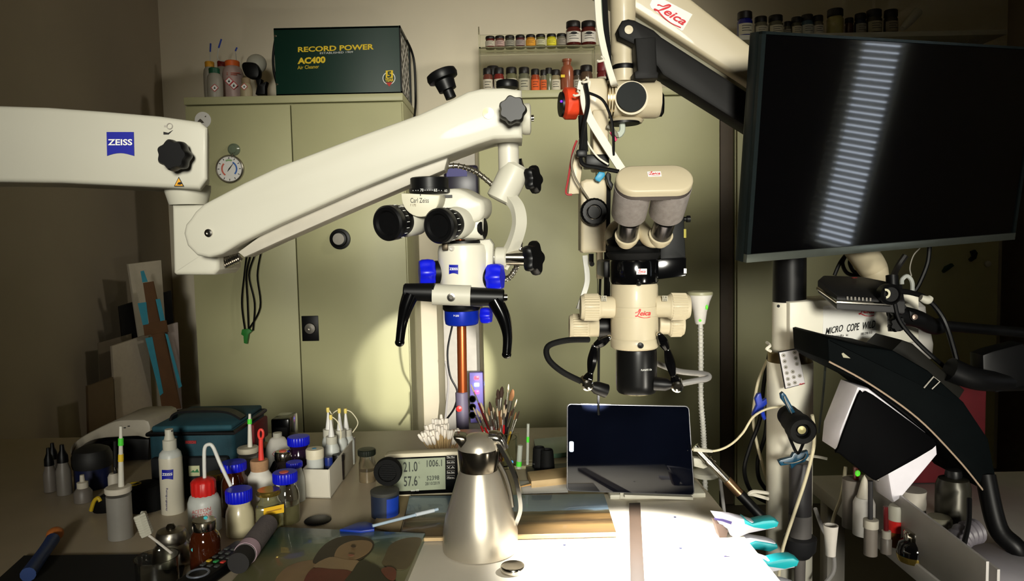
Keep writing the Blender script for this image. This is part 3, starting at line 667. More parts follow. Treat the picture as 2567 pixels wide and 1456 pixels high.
z.part('neck_disc', B().lathe([(.016, 0), (.018, .002), (.018, .006), (.015, .008), (0, .008)], P(1203, 572, BY+.035), (1, -.3, 0)), black_m)
bc = P(1162, 690, BY+.045)
z.part('seal_ring', B().lathe(prof(1162, BY+.045, [(50, 611), (50, 605), (46, 602)], None, bc.z), bc, seg=40), black_m)
bcl = z.part('scope_body', B().lathe(prof(1162, BY+.045, [(44, 768), (52, 762), (58, 745), (60, 700), (63, 655), (63, 630), (60, 615), (52, 610)], None, bc.z), bc, seg=48), M('pearl_enamel', (214, 210, 194), .32, coat=.4, var=.02))
z.part('rear_block', B().prism(pts([(1200, 600), (1228, 598), (1238, 612), (1236, 690), (1220, 720), (1200, 720)], BY+.03), (.0, .05, 0), .006), white_m)
rb = 60/K(bc)
blue_logo(z, 1124, 664, 1148, 688, BY, bcl, wrap=(bc.x, bc.y, 62.6/K(bc)))
z.part('body_bolt', B().lathe([(.004, 0), (.004, .003), (.002, .003), (.002, .001), (0, .001)], P(1133, 622, BY+.008), (0, -1, 0), 14), chrome_m)
z.part('body_catch', B().box(P(1116, 618, BY+.006), (.009, .006, .011), .001), M('bronze_dark', (70, 62, 48), .4, .7))
def zoomknob(px, py, sg, r=.021):
    c = P(px, py, BY+.04); kk = z.part('zoom_knob', star(B(), c, (sg, -.22, 0), r, .024, 6, .08), blue_m)
    q = c - Vector((sg, -.22, 0)).normalized()*.010
    kc = z.part('knob_collar', B().lathe([(r*.8, 0), (r*.85, .001), (r*.85, .010), (r*.8, .0105)], q, (sg, -.22, 0)), black_m, kk)
    return kk
zoomknob(1090, 682, -1); zoomknob(1222, 694, 1)
hl = B().cyl(P(1085, 738, BY-.01), P(1180, 741, BY-.01), 25/K(bc), seg=36)
z.part('grip_bar', hl, white_m)
z.part('bar_screw', B().lathe([(.006, 0), (.006, .002), (.0035, .0022), (.003, .0005), (0, .0005)], P(1131, 745, BY-.0265), (0, -1, 0), 20), chrome_m)
for (x0, y0), (x1, y1), hp in (((1092, 733), (1012, 731), [(1030, 738), (1018, 770), (1008, 812), (1002, 858)]), ((1176, 743), (1264, 745), [(1240, 752), (1262, 795), (1272, 840), (1270, 888)])):
    g = z.part('grip_clamp', B().cyl(P(x0, y0, BY-.01), P(x1, y1, BY-.01), 23/K(bc), 20/K(bc), seg=28, bev=.002), black_m)
    z.part('drop_handle', B().tube([P(*q, BY-.012-.003*i) for i, q in enumerate(hp)], [.0125, .0105, .0075, .0066], 14), blackg_m, g)
    q = P(*hp[-1], BY-.021); z.part('handle_tip', B().ball(q, .0072, 1, 1, .9), blackg_m, g)
z.part('bar_end', B().cyl(P(1264, 745, BY-.01), P(1272, 745, BY-.01), .006), chrome_m)
lc_ = P(1157, 780, BY+.04)
z.part('lens_collar', B().lathe(prof(1157, BY+.04, [(44, 777), (47, 773), (47, 762), (44, 760)], None, lc_.z), lc_, seg=40), black_m)
lr = z.part('focus_ring', B().lathe(prof(1156, BY+.04, [(36, 814), (41, 811), (43, 800), (43, 778)], None, lc_.z), lc_, seg=40), M('blue_anodised', (16, 44, 170), .3, .3, var=.06))
write(z, 'f=200', rect(1135, 791, 1149, 796, BY), inkw_m, lr, wrap=(lc_.x, lc_.y, 43.3/K(lc_)))
z.part('focus_knob', star(B(), P(1206, 790, BY+.03), (1, -.2, 0), .0125, .016, 6, .08), blue_m)
z.part('front_lens', B().lathe(prof(1156, BY+.04, [(35, 814), (0, 816)], None, lc_.z), lc_), blackg_m)

# ================================================================== MICROSCOPE WITH CREAM BODY ON THE BLACK-SPRUNG BOOM
LY = 1.27
L = Thing('stereo_microscope', 'cream stereo microscope hanging from a white boom on a floor column', 'microscope', (P(1980, 900, 1.5).x, 1.5, 0))
GY = 1.46
bm_ = L.part('boom', B().prism(pts([(1440, -70), (1650, -70), (1748, 8), (1900, 127), (2030, 228), (2030, 312), (1900, 226), (1546, -2)], GY+.02), (0, .09, 0), .008, 3), warmw_m)
L.part('boom_rail', B().prism(pts([(1556, 12), (1900, 240), (1900, 262), (1545, 22)], GY+.045), (0, .05, 0), .002), M('rail_shadow', (120, 116, 96), .5))  # olive-grey rail along the boom's lower edge
st = L.part('maker_sticker', B().prism(pts([(1640, -14), (1736, 36), (1712, 76), (1708, 77), (1632, 20), (1629, 12)], GY+.019), (0, .0008, 0)), paper_m, bm_)
script_logo(L, pts([(1658, -2), (1732, 42), (1706, 76), (1632, 30)], GY+.0188), redink_m, st)
L.part('head_tube', B().lathe(prof(1562, GY, [(28, 206), (28, 140), (31, 132), (32, -60)], None, 1.5), (P(1562, 100, GY).x, GY, 1.5), seg=32), warmw_m)
L.part('tube_ring', B().lathe(prof(1564, GY, [(29, 176), (29.5, 174), (29.5, 166), (29, 164)], None, 1.5), (P(1564, 170, GY).x, GY, 1.5), seg=32), black_m)
gs = L.part('gas_spring', B().prism(pts([(1560, 50), (1576, 46), (1592, 49), (1640, 74), (1660, 92), (1900, 246), (1950, 278), (1950, 366), (1890, 330), (1662, 188), (1650, 170), (1604, 118), (1570, 102), (1552, 92), (1548, 72)], GY-.05), (0, .06, 0), .006), M('black_spring_cover', (13, 12, 11), .6, var=.15, spec=.25))
L.part('pivot_pin', B().lathe([(.008, 0), (.008, .002), (0, .0025)], P(1576, 75, GY-.05), (0, -1, 0), 20), warmw_m, gs)
L.part('spring_fork', B().prism(pts([(1592, 95), (1644, 92), (1648, 178), (1652, 182), (1650, 196), (1592, 198), (1590, 180), (1598, 176)], GY-.062), (0, .05, 0), .004), MATS['black_spring_cover'], gs)
hx0, hx1 = P(1517, 250, GY-.01), P(1652, 250, GY-.01); rr = 46/K(hx0)
L.part('swivel_housing', B().lathe([(rr*.9, 0), (rr, .004), (rr, (hx1-hx0).length-.006), (rr*.93, (hx1-hx0).length)], hx0, hx1-hx0, 40), warmw_m)
ring = B()
for i in range(3): ring.cyl(P(1517+i*7, 250, GY-.01), P(1522.5+i*7, 250, GY-.01), rr*1.01, seg=40, bev=.0008)
L.part('brass_ring', ring, M('worn_brass', (150, 132, 96), .3, .9))
L.part('swivel_block', B().box((P(1483, 0, GY).x, GY-.005, P(1483, 250, GY).z), (66/K(hx0), .07, 90/K(hx0)), .008), warmw_m)
pc = P(1583, 243, GY-.052)
L.part('swivel_boss', B().lathe([(42/K(pc), 0), (42/K(pc), .03)], P(1583, 245, GY-.048), (0, 1, 0), 36), warmw_m)
L.part('swivel_disc', B().lathe([(37.5/K(pc), 0), (37/K(pc), .003), (0, .0035)], pc, (0, -1, 0), 40), M('disc_black_green', (8, 14, 14), .6, spec=.2))
L.part('end_cap', B().lathe([(.024, 0), (.024, .005), (.018, .009), (0, .009)], P(1652, 261, GY-.01), (1, -.12, 0)), black_m)
L.part('under_boss', B().lathe([(.03, 0), (.034, .006), (.02, .016)], P(1570, 310, GY), (0, 0, 1)), warmw_m)
L.part('under_plate', B().lathe([(.032, 0), (.032, .004)], P(1562, 312, GY-.01), (0, 0, 1)), black_m)
L.part('hook_strap', B().tube([P(1558, 298, GY-.02), P(1560, 325, GY-.02), P(1552, 338, GY-.02), P(1545, 335, GY-.02)], .006, 8), M('pale_rubber', (180, 188, 176), .5))
og = L.part('orange_knob', B().lathe([(.020, 0), (.021, .003), (.021, .012), (.0285, .0145), (.0295, .018), (.0295, .036), (.024, .040)], P(1462, 260, GY-.03), (-1, -.18, 0), 40, wob=lambda t: 1+.03*math.cos(8*t)), M('signal_orange', (216, 66, 34), .4, var=.06))
L.part('knob_face', B().lathe([(.024, 0), (.023, .006), (0, .007)], P(1412, 262, GY-.032), (-1, -.18, 0)), black_m, og)
L.part('indicator_light', B().ball(P(1407, 254, GY-.05), .0022), M('violet_led', (90, 30, 230), .4, emit=3.0), og)
# vertical focus column
FYc = 1.44
L.part('upper_column', B().box((P(1498, 0, FYc).x, FYc, (P(1498, 280, FYc).z+P(1498, 430, FYc).z)/2), (40/K(P(1498, 300, FYc)), .05, P(1498, 280, FYc).z-P(1498, 430, FYc).z), .004), warmw_m)
L.part('column_band', B().box(P(1494, 406, FYc-.004), (.045, .05, .024), .003), black_m)
L.part('focus_drive', B().prism(pts([(1456, 455), (1470, 448), (1522, 448), (1520, 632), (1462, 634), (1456, 628)], FYc-.03), (0, .06, 0), .006, 3), warmw_m)
fk = L.part('focus_knob', B().lathe([(.024, 0), (.026, .002), (.026, .020), (.022, .024), (.014, .024), (.013, .021), (.012, .0245), (0, .0245)], P(1487, 532, FYc-.03), (0, -1, 0), 48, wob=lambda t: 1+.012*math.cos(24*t)), black_m)
L.part('knob_ring', B().tube([P(1487, 532, FYc-.0545) + Vector((.0125*math.cos(t), 0, .0125*math.sin(t))) for t in [2*pi*i/24 for i in range(24)]], .0006, 5, smooth=False, closed=True), steel_m, fk)
L.part('lock_lever', B().tube([P(1482, 636, FYc-.01), P(1482, 655, FYc-.01), P(1484, 662, FYc-.02)], .005, 8), black_m)
L.part('slide_rail', B().box(P(1503, 660, FYc), (.012, .02, .06), .002), warmw_m)
cb = B().tube([P(1524, 440, FYc-.02), P(1522, 560, FYc-.02), P(1522, 690, FYc-.02), P(1521, 760, FYc-.02)], .006, 8); L.part('cable_sleeve', cb, rubber_m)
L.part('arm_link', B().box(P(1525, 672, LY+.07), (.03, .10, .03), .004), black_m)
# body of the microscope
bc = P(1590, 780, LY); kL = K(bc)
def LL(name, cx, l, mat, parent=None, Y=LY, seg=48): return L.part(name, B().lathe(prof(cx, Y, l, None, bc.z), (P(cx, 780, Y).x, Y, bc.z), seg=seg), mat, parent)
body = LL('zoom_body', 1590, [(54, 872), (59, 868), (60, 862), (60, 848), (58.5, 846), (59, 842), (59, 791), (60, 790), (60, 767), (59, 766), (59, 716), (56, 709)], warmw_m)
script_logo(L, rect(1582, 768, 1622, 792, LY), redink_m, body, wrap=(bc.x, LY, 60.6/kL))
LL('cover_ring', 1590, [(58, 710), (61, 704), (61, 656), (58, 650), (40, 648)], blackg_m)
stk = L.part('small_sticker', B().add(mapquad([Vector((x, y, 0)) for x in [i/8 for i in range(9)] for y in (0, 1)], rect(1585, 671, 1611, 685, LY), .0004, (bc.x, LY, 61.2/kL)), [(2*i, 2*i+2, 2*i+3, 2*i+1) for i in range(8)]), paper_m)
script_logo(L, rect(1588, 671, 1608, 685, LY), redink_m, stk, wrap=(bc.x, LY, 61.3/kL))
L.part('lock_screw', B().ball(P(1602, 709, LY-.043), .005), black_m); L.part('lock_screw', B().lathe([(.0048, 0), (.0048, .006), (0, .007)], P(1605, 865, LY-.041), (0, -1, 0)), black_m)
L.part('camera_slab', B().prism(pts([(1640, 650), (1722, 645), (1721, 692), (1640, 702)], LY-.01), (0, .07, 0), .004), blackg_m)
L.part('camera_tower', B().prism(pts([(1655, 560), (1680, 545), (1715, 540), (1722, 692), (1655, 690)], LY+.015), (0, .07, 0), .004), M('satin_black', (9, 11, 11), .5, spec=.2))
L.part('tower_knob', B().lathe([(.004, 0), (.004, .004), (.006, .005), (.006, .011), (0, .012)], P(1714, 549, LY+.03), (1, 0, 0)), black_m)
patch(L, 'yellow_tag', rect(1714, 574, 1720, 596, LY+.0145), M('tag_olive', (150, 140, 40), .6)); patch(L, 'white_tag', rect(1714, 673, 1721, 685, LY-.0105), paper_m)
bl_ = []
for i, (hw, py) in enumerate([(58, 650), (66, 640), (68, 634), (62, 630), (67, 624), (69, 617), (60, 612), (64, 606), (66, 600), (52, 592), (48, 576), (30, 560)]): bl_.append((hw, py))
LL('bellows', 1589, bl_, rubber_m)
# tilted binocular tubes under the padded eye cover
tau = D(50); ua = Vector((0, -math.sin(tau), math.cos(tau)))
def eye_tube(px0, py0, hx):
    c = P(px0, py0, 1.20)
    e = L.part('eye_tube', B().lathe([(.016, 0), (.0165, .001), (.0165, .04)], c, ua + Vector((hx, 0, 0)), 32), M('gunmetal_tube', (60, 58, 60), .22, .9))
    L.part('tube_cup', B().lathe([(.006, -.018), (.014, -.014), (.0185, -.004), (.0195, .004), (.0165, .0045)], c, ua + Vector((hx, 0, 0)), 32), warmw_m, e)
    return e
e1 = eye_tube(1571, 594, .0); e2 = eye_tube(1656, 592, .04)
L.part('tube_arm', B().tube([P(1602, 566, LY+.05), P(1612, 580, 1.25), P(1630, 600, 1.215), P(1652, 602, 1.205)], [.014, .014, .013, .012], 12), warmw_m)
L.part('tube_arm', B().tube([P(1600, 568, LY+.05), P(1592, 580, 1.25), P(1580, 596, 1.215), P(1572, 602, 1.205)], [.014, .014, .013, .012], 12), warmw_m)
L.part('prism_dome', B().ball(P(1558, 592, LY+.03), .028, 1.05, .9, 1.1), warmw_m)
felt_m = M('grey_felt', (150, 142, 138), .95, var=.2, scale=120, bump=.8)
pcv = P(1640, 452, 1.10)
def stad(hw, rr, n=14): 
    o = []
    for i in range(n+1): a = -pi/2 + pi*i/n; o.append((hw-rr + rr*math.cos(a), rr*math.sin(a)))
    for i in range(n+1): a = pi/2 + pi*i/n; o.append((-(hw-rr) + rr*math.cos(a), rr*math.sin(a)))
    out = []
    for x, y in o:
        if y < 0: y += .006*math.exp(-(x/.012)**2)      # pinched waist on the near side
        out.append((x, y))
    return out
uX, uY = Vector((1, 0, 0)), Vector((0, math.cos(tau), math.sin(tau)))
hw = 97/K(pcv); rr = hw*.48
def ring(hwx, r, h): return [pcv + uX*x + uY*y + ua*h for x, y in stad(hwx, r)]
def loft(levels):
    b = B(); n = len(levels[0])
    vs = [q for lv in levels for q in lv]; fs = []
    for i in range(len(levels)-1):
        for k in range(n): fs.append((i*n+k, i*n+(k+1) % n, (i+1)*n+(k+1) % n, (i+1)*n+k))
    fs += [tuple(range(n))[::-1], tuple((len(levels)-1)*n+k for k in range(n))]
    return b.add(vs, fs)
cov = L.part('eye_cover', loft([ring(hw, rr, -.006), ring(hw, rr, .001), ring(hw*.985, rr*.97, .004), ring(hw*.93, rr*.88, .0055), ring(hw*.3, rr*.3, .0062)]), warmw_m, ang=60)
L.part('cover_band', loft([ring(hw*1.0, rr*1.01, -.013), ring(hw*1.0, rr*1.01, -.0055)]), M('band_brown', (70, 62, 58), .6), cov)
cst = L.part('small_sticker', B().prism([pcv + uX*x + uY*y + ua*.0068 for x, y in ((-.010, .001), (.010, .001), (.010, .011), (-.010, .011))], ua*.0004), paper_m, cov)
script_logo(L, [pcv + uX*x + uY*y + ua*.0074 for x, y in ((-.009, .0105), (.009, .0105), (.009, .0015), (-.009, .0015))], redink_m, cov)
for sx in (-1, 1):
    c = pcv + uX*(sx*hw*.51) - ua*.012
    L.part('felt_sleeve', B().lathe([(hw*.45, -.062), (hw*.475, -.060), (hw*.50, .0)], c, ua, 40), felt_m, cov)
# magnification knobs
def knurl(px0, px1, py, hwy, Y, sg, r0=1.0):
    a, b_ = P(px0, py, Y), P(px1, py, Y); r = hwy/K(a); ln = (b_-a).length
    k_ = L.part('magnification_knob', B().lathe([(r*.80, 0), (r*.86, ln*.03), (r*.86, ln*.38), (r*.94, ln*.42), (r, ln*.46), (r, ln*.92), (r*.9, ln)], a, b_-a, 96), warmw_m)
    rb_ = B(); u, w, ax_ = frame(b_-a)
    for i in range(28):
        t = 2*pi*i/28; d_ = (u*math.cos(t)+w*math.sin(t))*r*1.0; rb_.tube([a+ax_*ln*.48+d_, a+ax_*ln*.90+d_*.985], r*.085, 5, smooth=False)
    L.part('knob_ribs', rb_, warmw_m, k_); return k_
k1 = knurl(1540, 1455, 770, 32, LY-.008, -1); k2 = knurl(1640, 1727, 768, 32, LY-.008, 1)
knurl(1510, 1427, 818, 30, LY+.05, -1); knurl(1650, 1713, 812, 30, LY+.05, 1)
for x0, kk in ((1507, k1), (1660, k2)):
    sc_ = patch(L, 'scale_window', rect(x0, 741, x0+14, 755, LY-.0285), M('scale_grey', (150, 144, 124), .5), kk); write(L, '1.6', rect(x0+3, 742, x0+11, 747, LY-.0295), ink_m, kk); write(L, '2.5', rect(x0+3, 749, x0+11, 754, LY-.0295), ink_m, kk)
L.part('rear_link', B().cyl(P(1500, 818, LY+.05), P(1540, 818, LY+.05), .02), black_m)
# objective
ob = LL('objective', 1594, [(46, 982), (50, 976), (51, 960), (51, 884), (50, 874)], M('satin_black_metal', (18, 18, 18), .3, .3))
LL('front_lens', 1594, [(0, 986), (30, 985), (44, 983), (47, 979)], M('lens_glass', (120, 110, 70), .05, .6), ob)
write(L, 'PLANAPO 1.0x', rect(1598, 916, 1626, 920.5, LY), inkw_m, ob, wrap=(P(1594, 780, LY).x, LY, 51.4/kL))
# light guides
def guide(l, nz):
    ps = [P(x, y, LY-.03) for x, y in l]; rad = [.0085, .0065, .0075]
    for i in range(len(ps)-1): L.part('guide_arm', B().tube([ps[i], ps[i]*.5+ps[i+1]*.5, ps[i+1]], [.005, .0085, .005], 8), blackg_m)
    for q in ps[:-1]: L.part('guide_joint', B().ball(q, .005), chrome_m)
    e = ps[-1]; L.part('guide_clamp', B().lathe([(.010, 0), (.010, .022), (.007, .024), (.007, .020), (0, .020)], e + Vector((0, .012, .004)), (.15 if nz[0] > l[-1][0] else -.15, -1, -.25)), chrome_m)
    L.part('guide_nozzle', B().lathe([(.006, 0), (.007, .012), (.011, .020), (.012, .040), (.009, .040)], e, P(*nz, LY-.02)-e, 20), black_m)
guide([(1527, 846), (1490, 868), (1480, 935), (1468, 962)], (1520, 980)); guide([(1652, 838), (1672, 876), (1688, 942), (1700, 966)], (1650, 962))
L.part('light_fibre', B().tube([P(1476, 851, LY+.02), P(1420, 853, LY), P(1374, 868, LY-.01), P(1375, 900, LY-.02), P(1410, 932, LY-.025), P(1462, 958, LY-.02)], .0052, 10), rubber_m)
L.part('light_fibre', B().tube([P(1646, 910, LY+.05), P(1700, 930, LY+.03), P(1768, 938, LY), P(1774, 948, LY-.01), P(1745, 954, LY-.02), P(1704, 962, LY-.022)], .0052, 10), M('grey_cable', (126, 124, 122), .4))
# power cable running down and straps
L.part('thin_cord', B().tube([P(1505, 690, FYc), P(1502, 800, FYc), P(1500, 1000, FYc), P(1501, 1040, FYc)], .0025, 6), black_m)
tape_m = M('white_strap', (222, 216, 200), .55, var=.03)
L.part('cable_strap', B().band([P(1497, -20, GY-.07), P(1502, 60, GY-.07), P(1515, 130, GY-.07), P(1535, 200, GY-.07), P(1542, 215, GY-.05)], (.012, .004, 0), .003), tape_m)
L.part('cable_strap', B().band([P(1456, 226, GY-.075), P(1460, 208, GY-.075), P(1470, 206, GY-.07), P(1464, 240, GY-.078), P(1475, 290, GY-.075), P(1510, 350, GY-.07), P(1550, 412, GY-.07), P(1562, 430, GY-.06)], (.014, .003, .006), .003), tape_m)
for x, y in ((1470, 202), (1448, 236), (1508, 150)): L.part('cable_tie', B().tube([P(x, y-8, GY-.085), P(x+6, y, GY-.09), P(x-6, y+4, GY-.088), P(x-10, y+2, GY-.085)], .0022, 6), tape_m)
L.part('cable_bundle', B().tube([P(1514, -20, GY-.045), P(1518, 60, GY-.045), P(1524, 130, GY-.04), P(1528, 200, GY-.04)], .006, 8), rubber_m)
L.part('cable_bundle', B().tube([P(1506, -20, GY-.045), P(1512, 60, GY-.045), P(1520, 140, GY-.04)], .003, 8), M('green_grey_cable', (90, 104, 90), .5))
L.part('black_lead', B().tube([P(1474, 232, GY-.08), P(1510, 250, GY-.085), P(1530, 290, GY-.08), P(1537, 330, GY-.08), P(1538, 390, GY-.07)], .0026, 6), black_m)
L.part('black_lead', B().tube([P(1468, 210, GY-.085), P(1474, 260, GY-.085), P(1462, 320, GY-.08), P(1456, 385, GY-.07), P(1462, 412, GY-.07), P(1500, 420, GY-.07), P(1552, 430, GY-.075)], .004, 8), black_m)
L.part('black_lead', B().tube([P(1460, 290, GY-.06), P(1462, 340, GY-.06), P(1464, 380, GY-.06)], .008, 8), rubber_m)
L.part('lead_plug', B().box(P(1458, 385, GY-.07), (.02, .016, .014), .003), black_m)
L.part('white_cord', B().tube([P(1467, 345, GY-.06), P(1480, 370, GY-.06), P(1500, 395, GY-.06), P(1525, 412, GY-.06)], .0018, 6), tape_m)
L.part('grey_cord', B().tube([P(1458, 340, GY-.065), P(1434, 400, GY-.065), P(1440, 440, GY-.065), P(1460, 475, GY-.065), P(1480, 505, GY-.06)], .002, 6), M('grey_cord', (120, 112, 96), .5))
L.part('tool_sleeve', B().prism(pts([(1442, 380), (1456, 384), (1460, 420), (1452, 486), (1424, 488), (1430, 440)], GY-.04), (0, .014, 0), .003), warmw_m)
L.part('red_cord', B().tube([P(1446, 352, GY-.05), P(1436, 380, GY-.05), P(1424, 450, GY-.05), P(1419, 484, GY-.05), P(1434, 488, GY-.05)], .002, 6), M('red_cord', (160, 40, 44), .5))
L.part('hanging_clip', B().prism(pts([(1522, 312), (1534, 314), (1550, 334), (1552, 344), (1546, 345), (1530, 326), (1520, 320)], GY-.06), (0, .012, 0), .002), M('clip_grey', (110, 106, 90), .5))
L.part('magenta_tag', B().prism(pts([(1528, 332), (1534, 329), (1548, 350), (1543, 355)], GY-.07), (0, .006, 0), .001), M('magenta', (190, 24, 90), .5))
L.part('blue_peg', B().prism(pts([(1491, 446), (1502, 430), (1516, 432), (1517, 440), (1504, 456), (1494, 452)], FYc-.05), (0, .014, 0), .002), M('peg_blue', (30, 136, 176), .45))
L.part('black_peg', B().prism(pts([(1518, 440), (1524, 430), (1532, 436), (1530, 450), (1538, 462), (1534, 476), (1524, 462)], FYc-.05), (0, .014, 0), .002), black_m)
L.part('paper_sleeve', B().band([P(1466, 640, FYc), P(1472, 700, FYc), P(1462, 740, FYc), P(1450, 775, FYc)], (.010, .003, 0), .002), M('pale_grey_sleeve', (190, 190, 184), .5))
col_m = M('column_white', (232, 227, 210), .45, var=.02)
# column of the floor stand
PY = 1.50
px_ = P(1980, 900, PY).x
def pole(name, l, mat, parent=None, cx=1980, seg=40, z0=None):
    pr = [((hw_)/K(P(cx, py, PY)), P(cx, py, PY).z) for hw_, py in l]
    if z0 is not None: pr[0] = (pr[0][0], z0)
    return L.part(name, B().lathe(pr, (P(cx, 900, PY).x, PY, 0), seg=seg), mat, parent)
pole('column', [(56, 1456), (55, 905)], col_m, z0=.0)
L.part('stand_foot', B().lathe([(.115, 0), (.115, .03), (.06, .07)], (px_, PY, .001)), grey_m)
pole('column_ring', [(53, 908), (53, 884), (50, 880)], M('worn_brass', (150, 132, 96)))
pole('column_sleeve', [(42, 884), (42, 756)], col_m, cx=1979)
pole('column_extension', [(40, 757), (40, 640)], black_m, cx=1978)
L.part('cross_arm', B().prism(pts([(1979, 757), (2020, 754), (2306, 735), (2306, 852), (2300, 858), (2180, 872), (2020, 886), (1979, 886)], PY-.045), (0, .09, 0), .006), col_m)
L.part('arm_foot', B().prism(pts([(2075, 870), (2234, 852), (2234, 880), (2080, 892)], PY-.03), (0, .06, 0), .003), black_m)
pl = L.part('arm_label', B().prism(pts([(2064, 768), (2072, 766), (2196, 757), (2196, 840), (2192, 844), (2066, 862), (2062, 856)], PY-.0458), (0, .0006, 0)), paper_m)
script_logo(L, pts([(2152, 764), (2192, 764), (2192, 794), (2152, 794)], PY-.0465), redink_m, pl)
write(L, 'MICRO', pts([(2071, 822), (2114, 813), (2112, 830), (2069, 839)], PY-.0465), ink_m, pl, weight=.01, shear=.12)
write(L, 'COPE', pts([(2124, 813), (2155, 808), (2153, 827), (2122, 832)], PY-.0465), ink_m, pl, weight=.01, shear=.12)
write(L, 'WILD', pts([(2163, 808), (2195, 802), (2193, 821), (2161, 826)], PY-.0465), ink_m, pl, weight=.01, shear=.12)
write(L, 'Leica Service-Ko   kt', pts([(2070, 841), (2126, 836), (2126, 842), (2070, 847)], PY-.0465), ink_m, pl)
write(L, '085/298 010', pts([(2158, 834), (2186, 830), (2186, 836), (2158, 840)], PY-.0465), ink_m, pl)
L.part('drill_hole', B().lathe([(.003, 0), (.003, .001), (0, .001)], P(1951, 767, PY-.043), (0, -1, 0)), black_m)

# light of the cream microscope: straight down through its objective
spot('objective_light', P(1594, 996, LY), T(1600, 1402), 29, 90, .5, .012, (1.0, .97, .90))
# one fibre guide wastes its beam past the objective on to the cupboards
spot('fibre_light', P(1646, 992, LY-.01), P(1068, 940, CY), 300, 17, .35, .008, (1.0, .96, .88))

# ================================================================== TELEVISION AND WHAT HANGS ROUND THE COLUMN
TL_, BL_, BR_ = P(1908, 78, 1.275), P(1868, 658, 1.335), P(2540, 600, 1.61); TR_ = BR_ - (BL_ - TL_)
tn = (TR_-TL_).cross(BL_-TL_).normalized()
if tn.dot(TL_-CAM) > 0: tn = -tn
def tv(u, v, d=0): return TL_ + (TR_-TL_)*u + (BL_-TL_)*v + tn*d
t = Thing('television', 'black flat television screen mirroring a blind, turned on the column', 'television', tv(.5, 1, -.03))
t.part('back_shell', B().prism([tv(0, 0, -.004), tv(1, 0, -.004), tv(1, 1, -.004), tv(0, 1, -.004)], -tn*.026, .003), M('tv_shell', (20, 26, 26), .3))
t.part('screen', B().prism([tv(.014, .014, .001), tv(.986, .014, .001), tv(.986, .962, .001), tv(.014, .962, .001)], -tn*.004), M('tv_glass', (3, 3, 4), .06, coat=.6, var=.0))
t.part('lower_bezel', B().prism([tv(0, .962, .004), tv(1, .962, .004), tv(1, 1, .004), tv(0, 1, .004)], -tn*.010, .001), M('bezel_silver', (120, 126, 118), .3, .8))
for a, b_ in ((0, .012), (.988, 1)): t.part('side_bezel', B().prism([tv(a, 0, .003), tv(b_, 0, .003), tv(b_, .962, .003), tv(a, .962, .003)], -tn*.008), M('bezel_dark', (36, 44, 44), .25, .6))
t.part('upper_bezel', B().prism([tv(0, 0, .003), tv(1, 0, .003), tv(1, .012, .003), tv(0, .012, .003)], -tn*.008), MATS['bezel_dark'])
t.part('wall_plate', B().prism([tv(.3, .3, -.03), tv(.7, .3, -.03), tv(.7, .95, -.03), tv(.3, .95, -.03)], -tn*.03, .003), black_m)
t.part('mount_post', B().tube([tv(.42, .9, -.07), P(2180, 660, 1.56), P(2195, 690, 1.56), P(2203, 724, 1.54)], [.03, .030, .026, .02], 16), warmw_m)
# media box on a clamp arm
bx = Thing('media_box', 'flat black media box with silver rim under the television', 'media box', P(2160, 760, 1.42))
bx.part('case', B().prism([P(2050, 700, 1.40), P(2098, 742, 1.34), P(2268, 752, 1.34), P(2262, 712, 1.42), P(2160, 692, 1.46), P(2062, 690, 1.46)], (0, 0, -.026), .004), M('box_black', (22, 21, 22), .5))
bx.part('silver_rim', B().tube([P(2050, 722, 1.40), P(2098, 756, 1.338), P(2232, 763, 1.336)], .0034, 8, smooth=False), chrome_m)
for i in range(7): bx.part('vent_slot', B().box(P(2124+i*9.6, 747+i*.6, 1.338), (.003, .002, .006)), M('vent_grey', (120, 116, 108), .5))
bx.part('red_light', B().ball(P(2142, 696, 1.44), .003, 2, 1, .4), M('dull_red', (120, 30, 26), .5))
sw = bx.part('side_camera', B().lathe([(.018, 0), (.019, .006), (.019, .02), (.015, .024), (.013, .020), (0, .020)], P(2220, 736, 1.345), (0, -1, 0)), black_m)
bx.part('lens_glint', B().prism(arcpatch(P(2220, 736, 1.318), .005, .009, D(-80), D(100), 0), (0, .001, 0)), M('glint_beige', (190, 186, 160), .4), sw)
clm = Thing('clamp_arm', 'black tubular clamp arm with toothed knob beside white squirt bottle', 'clamp arm', P(2560, 835, 1.45))
clm.part('arm_tube', B().cyl(P(2350, 815, 1.42), P(2640, 840, 1.45), .010), black_m)
clm.part('arm_joint', B().tube([P(2238, 780, 1.38), P(2262, 790, 1.39), P(2300, 800, 1.40), P(2340, 818, 1.42), P(2370, 812, 1.42)], [.014, .018, .017, .016, .014], 12), black_m)
clm.part('toothed_knob', star(B(), P(2241, 810, 1.36), (0, -1, 0), .014, .016, 7, .12), black_m)
clm.part('toothed_knob', star(B(), P(2240, 768, 1.37), (0, -1, 0), .016, .016, 7, .12), black_m)
clm.part('lever', B().prism(pts([(2280, 778), (2296, 784), (2306, 796), (2290, 806), (2282, 796)], 1.37), (0, .012, 0), .002), black_m)
clm.part('lever_screw', B().lathe([(.0055, 0), (.005, .003), (0, .004)], P(2292, 794, 1.368), (0, -1, 0)), M('rosy_steel', (150, 130, 120), .3, .7))
clm.part('vertical_stub', B().cyl(P(2236, 690, 1.40), P(2242, 830, 1.38), .011), black_m)
solid('usb_cable', B().tube([P(2248, 728, 1.36), P(2290, 735, 1.37), P(2325, 750, 1.38), P(2365, 800, 1.38), P(2392, 880, 1.36), P(2410, 960, 1.34)], .0048, 8), black_m, 'black cable with white plug curving down past the clamp arm', 'cable')
solid('thin_black_cable', B().tube([P(2243, 760, 1.34), P(2258, 808, 1.34), P(2310, 868, 1.34), P(2380, 930, 1.34)], .004, 8), black_m, 'thinner black cable sagging over the clamp arm joint', 'cable')
